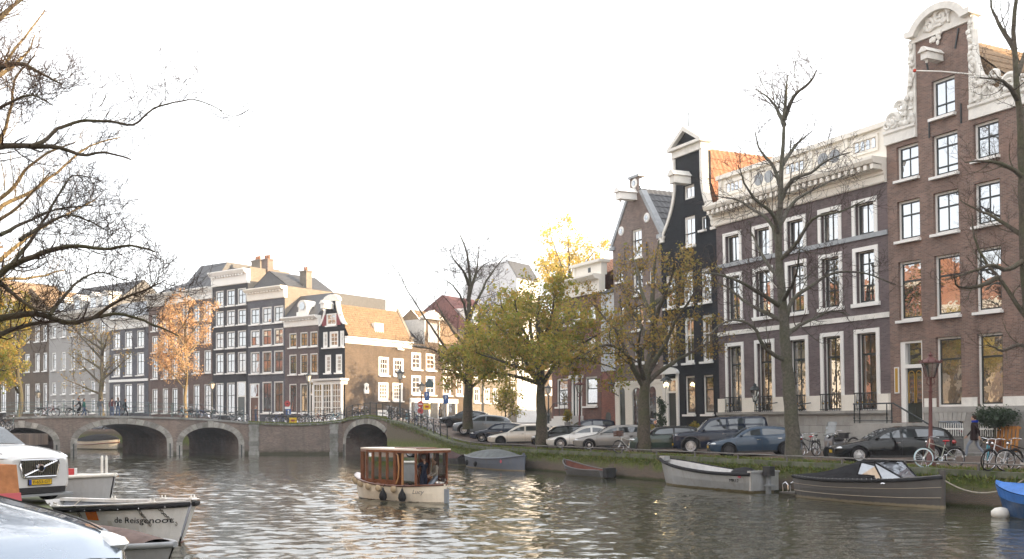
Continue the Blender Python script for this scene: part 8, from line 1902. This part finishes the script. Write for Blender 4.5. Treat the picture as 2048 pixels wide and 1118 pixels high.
def bike(label, loc, hd, fm, tilt=.12, group='parked bicycles', tyre=None, crate=None, saddle=None, sc=1., bag=None):
    P = bike_parts(); r = thing('bicycle', label, 'bicycle', loc, hd, group); r.rotation_euler = (tilt, 0, hd); r.scale = (sc,) * 3
    def L_(n, par=r, lc=None, m=None):
        o = link(P[n].name.split('.')[0], P[n], par, lc)
        if m is not None: o.material_slots[0].link = 'OBJECT'; o.material_slots[0].material = m
        return o
    for x in (-.53, .55): w = L_('tyre', lc=(x, 0, .345), m=tyre if x > 0 else None); w.name = 'wheel'; L_('rim', w)
    L_('frame', m=fm); hb = L_('handlebar'); hb.rotation_euler = (0, 0, 0); L_('saddle', m=saddle); L_('carrier'); L_('mudguard'); L_('crank')
    if crate is not None: L_('crate', lc=(.52, 0, .95), m=crate)
    if bag is not None:
        b = MB(); b.box(-.75, -.2, .45, -.42, .2, .78, bev=.05); b.build('bag', bag, r)
    return r
FB_ = {n: mat('bike_' + n, c, .35, .2, var=0, coat=.5) for n, c in (('sage', (.30, .32, .27)), ('turquoise', (.03, .28, .38)), ('silver', (.5, .5, .52)), ('black', (.015, .015, .017)), ('white', (.6, .6, .58)), ('red', (.25, .02, .02)), ('green', (.02, .08, .05)), ('blue', (.03, .06, .2)))}
RED = mat('red_saddle_cover', (.5, .02, .03), .5, var=0); LTYRE = mat('pale_blue_tyre', (.45, .58, .62), .6, var=0)
def gq(px, n): p = quay_pt(px, n); return (p[0], p[1], gz(CAN.dot(Vector(p)), n) + .0)
bike('sage bicycle with pale front tyre and red saddle leaning on the lamp post', gq(1880, 31.45), rad(178), FB_['sage'], .1, tyre=LTYRE, saddle=RED, sc=1.06)
bike('turquoise bicycle parked between the sage and silver bicycles', gq(1972, 31.4), rad(238), FB_['turquoise'], -.1, sc=1.06)
bike('silver bicycle right of the turquoise one near the quay edge', gq(2003, 31.2), rad(200), FB_['silver'], -.06, sc=1.06)
bike('black bicycle with a black bag at the right edge', gq(2044, 31.5), rad(185), FB_['black'], .08, bag=M_BLKP, sc=1.06)
bike('black bicycle with a red saddle behind the bare tree trunk', gq(1618, 34.2), rad(215), FB_['black'], .1, saddle=RED)
bike('white bicycle between the tree trunk and the scooter', gq(1634, 35.5), rad(240), FB_['white'], .1)
bike('dark bicycle parked behind the scooter by the basement wall', gq(1688, 38.2), rad(190), FB_['black'], .05)
bike('bicycle with a brown front crate left of the small green car', gq(1256, 31.1), rad(200), FB_['white'], .1, crate=mat('brown_crate', (.12, .06, .045), .8, var=.2))
cols_b = ['black', 'blue', 'green', 'black', 'white', 'silver', 'red', 'black', 'turquoise']
where = [('leaning on the corner quay railing', FW, .9, TOPW, [(FW.s(x), .75) for x in (545, 556, 568, 592, 607, 625, 640, 655, 668)]), ('against the railing of the single arch bridge', FE, .8, TOPE, [(FE.s(x), .8) for x in (697, 704, 712, 765, 772)]),
         ('on the three arch bridge by its railing', FB, .8, TOPB, [(FB.s(x), .9) for x in (88, 96, 124, 372, 388, 404, 420, 470, 482)])]
n_ = 0
ordn = ['first', 'second', 'third', 'fourth', 'fifth', 'sixth', 'seventh', 'eighth', 'ninth', 'tenth']
for desc, F, off, tab, ls in where:
    for i, (s_, o_) in enumerate(ls):
        c_ = cols_b[n_ % 9]; x, y = F.pt(s_, o_); bike('%s bicycle %s, %s from the left' % (c_, desc, ordn[i]), (x, y, lerpt(tab, s_) - .05), F.rz + R.choice([0, math.pi]) + R.uniform(-.25, .25), FB_[c_], R.choice([-.12, .12]), group='bicycles by the bridge railings'); n_ += 1
for i, d in enumerate((77.6, 76.6, 75.4, 74.6, 73.6, 72.6, 71.4, 70.2)):
    c_ = cols_b[(n_ + 2) % 9]; x, y = CN(d, EDGE_N + .75); bike('%s bicycle by the stepping quay railing, %s from the bridge' % (c_, ordn[i]), (x, y, lerpt(EDGE, d) - .12), FQ.rz + R.choice([0, math.pi, .6]) + R.uniform(-.3, .3), FB_[c_], R.choice([-.12, .12]), group='bicycles by the quay railing'); n_ += 1
for i, px in enumerate((-14, -2, 8, 16, 24)):
    c_ = cols_b[(i * 2 + 3) % 9]; x = (px - 1024) / 2000 * 80.; bike('%s bicycle piled at the left end of the bridge, %s from the left' % (c_, ordn[i]), (x, 80., 2.05 + .1 * i), R.uniform(3.6, 5.2), FB_[c_], R.uniform(-.2, .2), group='bicycles at the left bridge end', crate=M_BLKP if i % 2 else None, sc=1.08)
_b = MB(); _b.box(-46.5, 76, 1.1, -39.2, 84.5, 2.02); o = struct(_b.build('bridge_ramp', M_PAVER))
# people and cyclists on the bridge
def brp(px, off): s_ = FB.s(px, off); x, y = FB.pt(s_, off); return (x, y, lerpt(TOPB, s_) - .18)
q = brp(157, 2.6); bike('black bicycle ridden across the bridge by the cyclist in black', q, FB.rz + math.pi, FB_['black'], 0, group=None)
person('cyclist in black with white shoes riding over the bridge', (q[0] + .2, q[1], q[2] + .02), FB.rz + math.pi, BLACKC, BLACKC, M_SHOEW, HAIRD, 'ride', 1.02, lean=.25, ph=.8)
person('pedestrian in a teal jacket just right of the cyclist on the bridge', brp(168, 1.6), FB.rz, TEAL, JEANS, M_SHOED, HAIRB, 'walk', .96, ph=.4)
person('pedestrian in grey jacket and pale trousers alone at the bridge railing', brp(201, 1.3), FB.rz + 1.57, GREYC, JEANL, M_SHOED, HAIRD, 'stand', 1., ph=.12)
person('pedestrian in a maroon black jacket, left of the pair on the bridge', brp(224, 1.3), FB.rz + 1.4, MAROON, JEANS, M_SHOED, HAIRD, 'stand', 1.02, ph=.1)
person('pedestrian in navy, right of the pair on the bridge', brp(236, 1.5), FB.rz + 1.8, NAVY, JEANS, M_SHOED, HAIRB, 'stand', 1.04, ph=.12)
person('pedestrian in black striding right on the bridge', brp(250, 1.8), FB.rz + .1, BLACKC, BLACKC, M_SHOED, HAIRB, 'walk', .98, ph=.7)
s_ = FW.s(503); x, y = FW.pt(s_, 1.6); person('person in a grey blue jacket standing among the bicycles at the corner quay', (x, y, 2.72), FW.rz + .3, GREYC, JEANS, M_SHOED, HAIRG, 'stand', 1.02, ph=.2)
person('person by the blue sign posts near the shop front', (*FC.pt(9, -5), 2.9), 0, GREYC, BLACKC, M_SHOED, HAIRD, 'stand', 1.)
# ================================================================== scooter
sx_, sy_, sz_ = gq(1668, 34.4); r = thing('motor_scooter', 'parked motor scooter with a tall clear windscreen left of the black hatchback', 'scooter', (sx_, sy_, sz_), rad(222))
for x in (-.6, .62):
    b = MB(); b.lathe([(.12, -.06), (.2, -.065), (.25, -.03), (.25, .03), (.2, .065), (.12, .06)], 20, (0, 0, 0), 'y'); w = b.build('wheel', M_TYRE, r, 40, 0, (x, 0, .25)); b = MB(); b.lathe([(0, -.05), (.13, -.05), (.13, .05), (0, .05)], 14, (0, 0, 0), 'y'); b.build('rim', M_RIM, w, 40)
b = MB(); b.tube([(.62, 0, .25), (.45, 0, .75), (.38, 0, 1.0)], [.06, .05, .04], 8); b.prism([(.30, .3), (.45, .35), (.52, .8), (.40, .98), (.32, .7)], -.2, .2); b.box(-.2, -.17, .26, .35, .17, .34); b.blob((-.5, 0, .55), (.42, .17, .22), 12); b.build('body', mat('grey_scooter_paint', (.10, .10, .11), .3, var=0, coat=.7), r, 50)
b = MB(); b.blob((-.42, 0, .80), (.42, .15, .09), 10); b.box(-1.0, -.2, .85, -.65, .2, 1.1, bev=.06); b.build('seat', M_BLKP, r, 50); b = MB(); b.tube([(.25, -.36, 1.0), (.38, 0, 1.02), (.25, .36, 1.0)], .02, 6); b.blob((.48, 0, .95), (.08, .1, .08), 8); b.build('handlebar', M_BLKP, r, 50); b = MB(); b.blob((.56, 0, .95), (.03, .07, .06), 8); b.build('headlight', M_HEAD, r, 60)
b = MB()
for k in range(6):
    y0, y1 = -.28 + k * .56 / 6, -.28 + (k + 1) * .56 / 6; f_ = lambda y: .50 - .9 * y * y
    b.quad((f_(y0), y0, 1.0), (f_(y1), y1, 1.0), (f_(y1) - .28, y1 * .9, 1.62), (f_(y0) - .28, y0 * .9, 1.62))
b.build('windscreen', clear_glass('scooter_screen', (.75, .82, .88), .1), r, 60)
# ================================================================== lamps and signs
M_LPRED = mat('oxblood_lamp_paint', (.11, .032, .028), .5, var=.2, vs=3); M_MILK = mat('milk_glass', (.62, .60, .55), .3, var=.05)
def lamp_post(label, loc, h, m=None, lit=False, group='street lamps'):
    m = m or M_LPRED; r = thing('street_lamp', label, 'street lamp', loc, R.uniform(0, 1), group)
    b = MB(); b.lathe([(.2, 0), (.2, .12), (.15, .2), (.15, .75), (.17, .8), (.12, .9), (.10, 1.0), (.075, 1.1), (.06, h - .75), (.09, h - .73), (.09, h - .69), (.05, h - .66), (.05, h - .2)], 10); b.build('post', m, r, 40)
    b = MB(); 
    for k in range(4): a = k * math.pi / 2; b.tube([(.05 * math.cos(a), .05 * math.sin(a), h - .5), (.2 * math.cos(a), .2 * math.sin(a), h - .38), (.16 * math.cos(a), .16 * math.sin(a), h - .2)], .018, 5)
    b.build('bracket', m, r, 40)
    b = MB(); b.lathe([(.16, h - .18), (.32, h + .36)], 6, mi=1)
    for k in range(6): a = k * math.pi / 3; b.tube([(.165 * math.cos(a), .165 * math.sin(a), h - .18), (.325 * math.cos(a), .325 * math.sin(a), h + .36)], .016, 4, 0)
    b.lathe([(.18, h - .2), (.18, h - .17), (.0, h - .17)], 6, mi=0); b.lathe([(.40, h + .36), (.40, h + .40), (.30, h + .46), (.12, h + .56), (.06, h + .62), (.09, h + .68), (.03, h + .74), (.0, h + .84)], 10, mi=0)
    for k in range(10): a = k * math.pi / 5; b.blob((.40 * math.cos(a), .40 * math.sin(a), h + .44), (.035, .035, .05), 5, 0)
    b.build('lantern', [m, MATS['milk_glass'] if not lit else M_LAMPG], r, 40); return r
x, y, z = gq(1861, 31.9); lamp_post('oxblood street lamp with a crowned lantern beside the sage bicycle', (x, y, z), 3.55, lit=True)
x, y, z = gq(1159, 38.0); lamp_post('oxblood street lamp in front of the white stoop', (x, y, z), 3.75, lit=True)
for lab, px, dep, zb_, zl_ in (('dark street lamp in front of the mauve house beside the black corner house', 617, 94.5, 2.75, 757), ('dark street lamp before the sunlit side wall of the corner house', 800, 88., 3.0, 752), ('street lamp in front of the shop beyond the railing', 843, 104., 2.9, 776), ('street lamp left of the red brick corner house', 1097, 98., 2.8, 781), ('street lamp on the far quay below the orange tree', 424, 107., 2.3, 772), ('street lamp behind the bridge railing left of the cyclist', 76, 112., 1.8, 790)):
    H_ = CZ + (845 - zl_) / 2000 * dep - zb_ - .1; lamp_post(lab, ((px - 1024) / 2000 * dep, dep, zb_), H_, M_IRON)
M_SR = mat('sign_red', (.36, .04, .04), .4, var=0); M_SW = mat('sign_white', (.75, .75, .74), .4, var=0); M_SB = mat('sign_blue', (.025, .09, .26), .4, var=0); M_SY = mat('sign_yellow', (.75, .50, .02), .4, var=0)
def sign_post(label, px, dep, zb_, items, h):
    r = thing('road_sign', label, 'road sign', ((px - 1024) / 2000 * dep, dep, zb_), 0, 'road signs'); r.scale = (.8, .8, .9); b = MB(); b.lathe([(.035, 0), (.035, h)], 8); b.build('post', M_LEAD, r, 40)
    for kind, dx, dz_ in items:
        b = MB(); z = dz_
        if kind == 'ring': b.lathe([(0, -.05), (.24, -.05)], 20, (dx, 0, z), 'y', 1); b.lathe([(.24, -.052), (.33, -.052), (.33, -.03)], 20, (dx, 0, z), 'y', 0); b.box(dx - .11, -.056, z - .05, dx + .11, -.051, z + .05, 2)
        if kind == 'noentry': b.lathe([(0, -.05), (.33, -.05), (.33, -.03)], 20, (dx, 0, z), 'y', 0); b.box(dx - .22, -.056, z - .05, dx + .22, -.051, z + .05, 1)
        if kind == 'arrow': b.box(dx - .3, -.05, z - .3, dx + .3, -.03, z + .3, 3); b.prism([(dx - .05, z - .2), (dx + .05, z - .2), (dx + .05, z + .02), (dx + .14, z + .02), (dx, z + .22), (dx - .14, z + .02), (dx - .05, z + .02)], -.056, -.051, 1)
        if kind == 'plate': b.box(dx - .3, -.05, z - .12, dx + .3, -.03, z + .12, 1)
        if kind == 'yellow': b.box(dx - .42, -.05, z - .3, dx + .42, -.03, z + .3, 4); b.box(dx - .2, -.056, z - .1, dx + .2, -.051, z + .12, 0)
        if kind == 'parking': b.box(dx - .3, -.05, z - .45, dx + .3, -.03, z + .45, 3)
        if kind == 'shield': b.prism([(dx - .45, z - .4), (dx + .45, z - .4), (dx + .5, z + .1), (dx, z + .55), (dx - .5, z + .1)], -.05, -.03, 5)
        b.build('sign_panel', [M_SR, M_SW, M_INK, M_SB, M_SY, M_RAILB], r)
        if kind == 'parking': text_mesh('lettering', 'P', .5, M_SW, r, Matrix.Translation((dx, -.053, z + .1)) @ Matrix.Rotation(math.pi / 2, 4, 'X'))
sign_post('round red rimmed sign over a blue arrow sign by the mauve house', 575, 92., 2.75, [('ring', 0, 2.15), ('plate', 0, 1.72), ('arrow', .12, 1.3), ], 2.5)
sign_post('small yellow notice board on the corner quay railing', 586, 91.4, 2.3, [('yellow', 0, .92)], .7)
sign_post('red no entry sign on the post before the shop front', 841, 93., 2.9, [('noentry', 0, 1.95), ('ring', 0, 1.25)], 2.3)
sign_post('tall blue banner sign post between no entry sign and parking sign', 854, 94., 2.9, [('shield', .3, 4.1), ('parking', 0, 2.8), ('yellow', 0, 1.7)], 4.0)
sign_post('blue parking sign with a grey pole right of the other signs', 889, 90., 2.7, [('parking', .15, 2.6)], 3.0)
# ================================================================== things on the pavement
def fpt(px, off, dz=0.): p = FR.pt(FR.s(px, off), off); return (p[0], p[1], gz(CAN.dot(Vector(p)), NOR.dot(Vector(p))) + .11 + dz)
r = thing('wooden_pallet', 'orange wooden pallet leaning upright beside the olive tree', 'pallet', fpt(2015, -.75), FR.rz); r.rotation_euler = (-.12, 0, FR.rz); M_PAL = mat('orange_pine', (.42, .19, .06), .7, var=.2, vs=6)
for i in range(6): b = MB(); x = -.52 + i * .185; b.box(x, -.09, 0.02, x + .12, -.065, 1.15); b.build('slat', M_PAL, r)
for z in (.05, .53, 1.02): b = MB(); b.box(-.54, -.062, z, .54, .03, z + .1); b.build('bearer', M_PAL, r)
T = Tree(77); q = fpt(1990, -1.0); T.limb([np.array(q), np.array(q) + (0, 0, .8), np.array(q) + (.03, 0, 1.35)], .06, .04, 0, 6)
for k in range(9): a = k * .7; T.kids(T.limb([np.array(q) + (.02, 0, 1.2), np.array(q) + (.3 * math.cos(a), .3 * math.sin(a), 1.5), np.array(q) + (.62 * math.cos(a), .62 * math.sin(a), 1.62)], .025, .01, 1), 3, 6, .4, n=4, rmin=.005)
L_OLIVE = leaf_mat('olive_leaves', [(.025, .05, .025), (.05, .08, .04), (.035, .06, .03)], .2)
OT = finish(T, 'olive_tree', 'small round crowned olive tree in a barrel behind the walking man', q, M_BARK, L_OLIVE, 7000, .075, .13, (1, 3)); b = MB(); b.lathe([(.22, 0), (.28, .3), (.26, .6), (.22, .62), (.22, .5), (0, .5)], 12); p_ = thing('barrel_planter', 'dark barrel planter under the olive tree', 'planter', q); b.build('barrel', M_MAHOGD, p_, 40)
for px, off, hgt, rr, lab, nm in ((1322, -1.6, 2.7, .34, 'tall narrow green conifer in a terracotta pot by the black house door', 'potted_conifer'), (1386, -.8, .95, .5, 'low bright green fern in front of the black house', 'potted_fern'), (1135, -1.6, .9, .35, 'small brown potted shrub on the white stoop', 'potted_shrub'), (1302, -1.2, .7, .35, 'low flowering pot plant by the pale arched ground floor', 'flower_pot')):
    T = Tree(int(px)); q = fpt(px, off, 0.0); q = (q[0], q[1], q[2] + (.35 if nm != 'potted_shrub' else 1.2)); T.limb([np.array(q) + (0, 0, -.1), np.array(q) + (0, 0, hgt * .9)], .04, .015, 0, 8)
    T.lev[3] = []; T.kids((T.lev[0][0][0], T.lev[0][0][1], hgt), 3, 40, rr, ang=(50, 90), t0=.05, n=4, rmin=.006)
    finish(T, nm, lab, q, M_BARK, L_OLIVE if nm == 'potted_conifer' else L_GREEN, 2200 if hgt > 2 else 900, .09, .07, (3,)); b = MB(); b.lathe([(.18, -.45), (.25, 0), (.22, .0), (.2, -.1), (0, -.1)], 12); o = b.build('plant_pot', M_TILER if px == 1322 else M_PLINTH, None, 40, 0, q); tag(o, 'pot holding the ' + lab.split(' in ')[0].split(' by ')[0].split(' on ')[0], 'pot')
r = thing('cargo_box', 'tan box with a pink red rim before the white car', 'cargo box', (-9.15, 17.2, 1.36), rad(-40)); b = MB(); b.prism([(-.7, .1), (.55, .1), (.38, .86), (-.7, .86)], -.45, .45); b.build('panel', mat('tan_board', (.42, .19, .09), .8, var=.2, vs=7, bump=.3), r); b = MB(); b.prism([(-.72, -.02), (.66, -.02), (.57, .12), (-.72, .12)], -.48, .48); b.prism([(.44, .12), (.56, .12), (.50, .38), (.38, .38)], -.47, .47); b.build('rim', mat('pink_red_rim', (.50, .08, .10), .5, var=.1), r)

# ================================================================== light autumn haze over the whole place
b = MB(); b.box(-1210, -1210, -2.7, 1210, 1210, 30); m = bpy.data.materials.new('haze'); m.use_nodes = True; t = m.node_tree; t.nodes.remove(t.nodes['Principled BSDF'])
v = t.nodes.new('ShaderNodeVolumePrincipled'); v.inputs['Color'].default_value = (.93, .95, 1, 1); v.inputs['Density'].default_value = .0006; v.inputs['Anisotropy'].default_value = .2
t.links.new(v.outputs[0], t.nodes['Material Output'].inputs['Volume']); o = b.build('haze', m); o['kind'] = 'stuff'
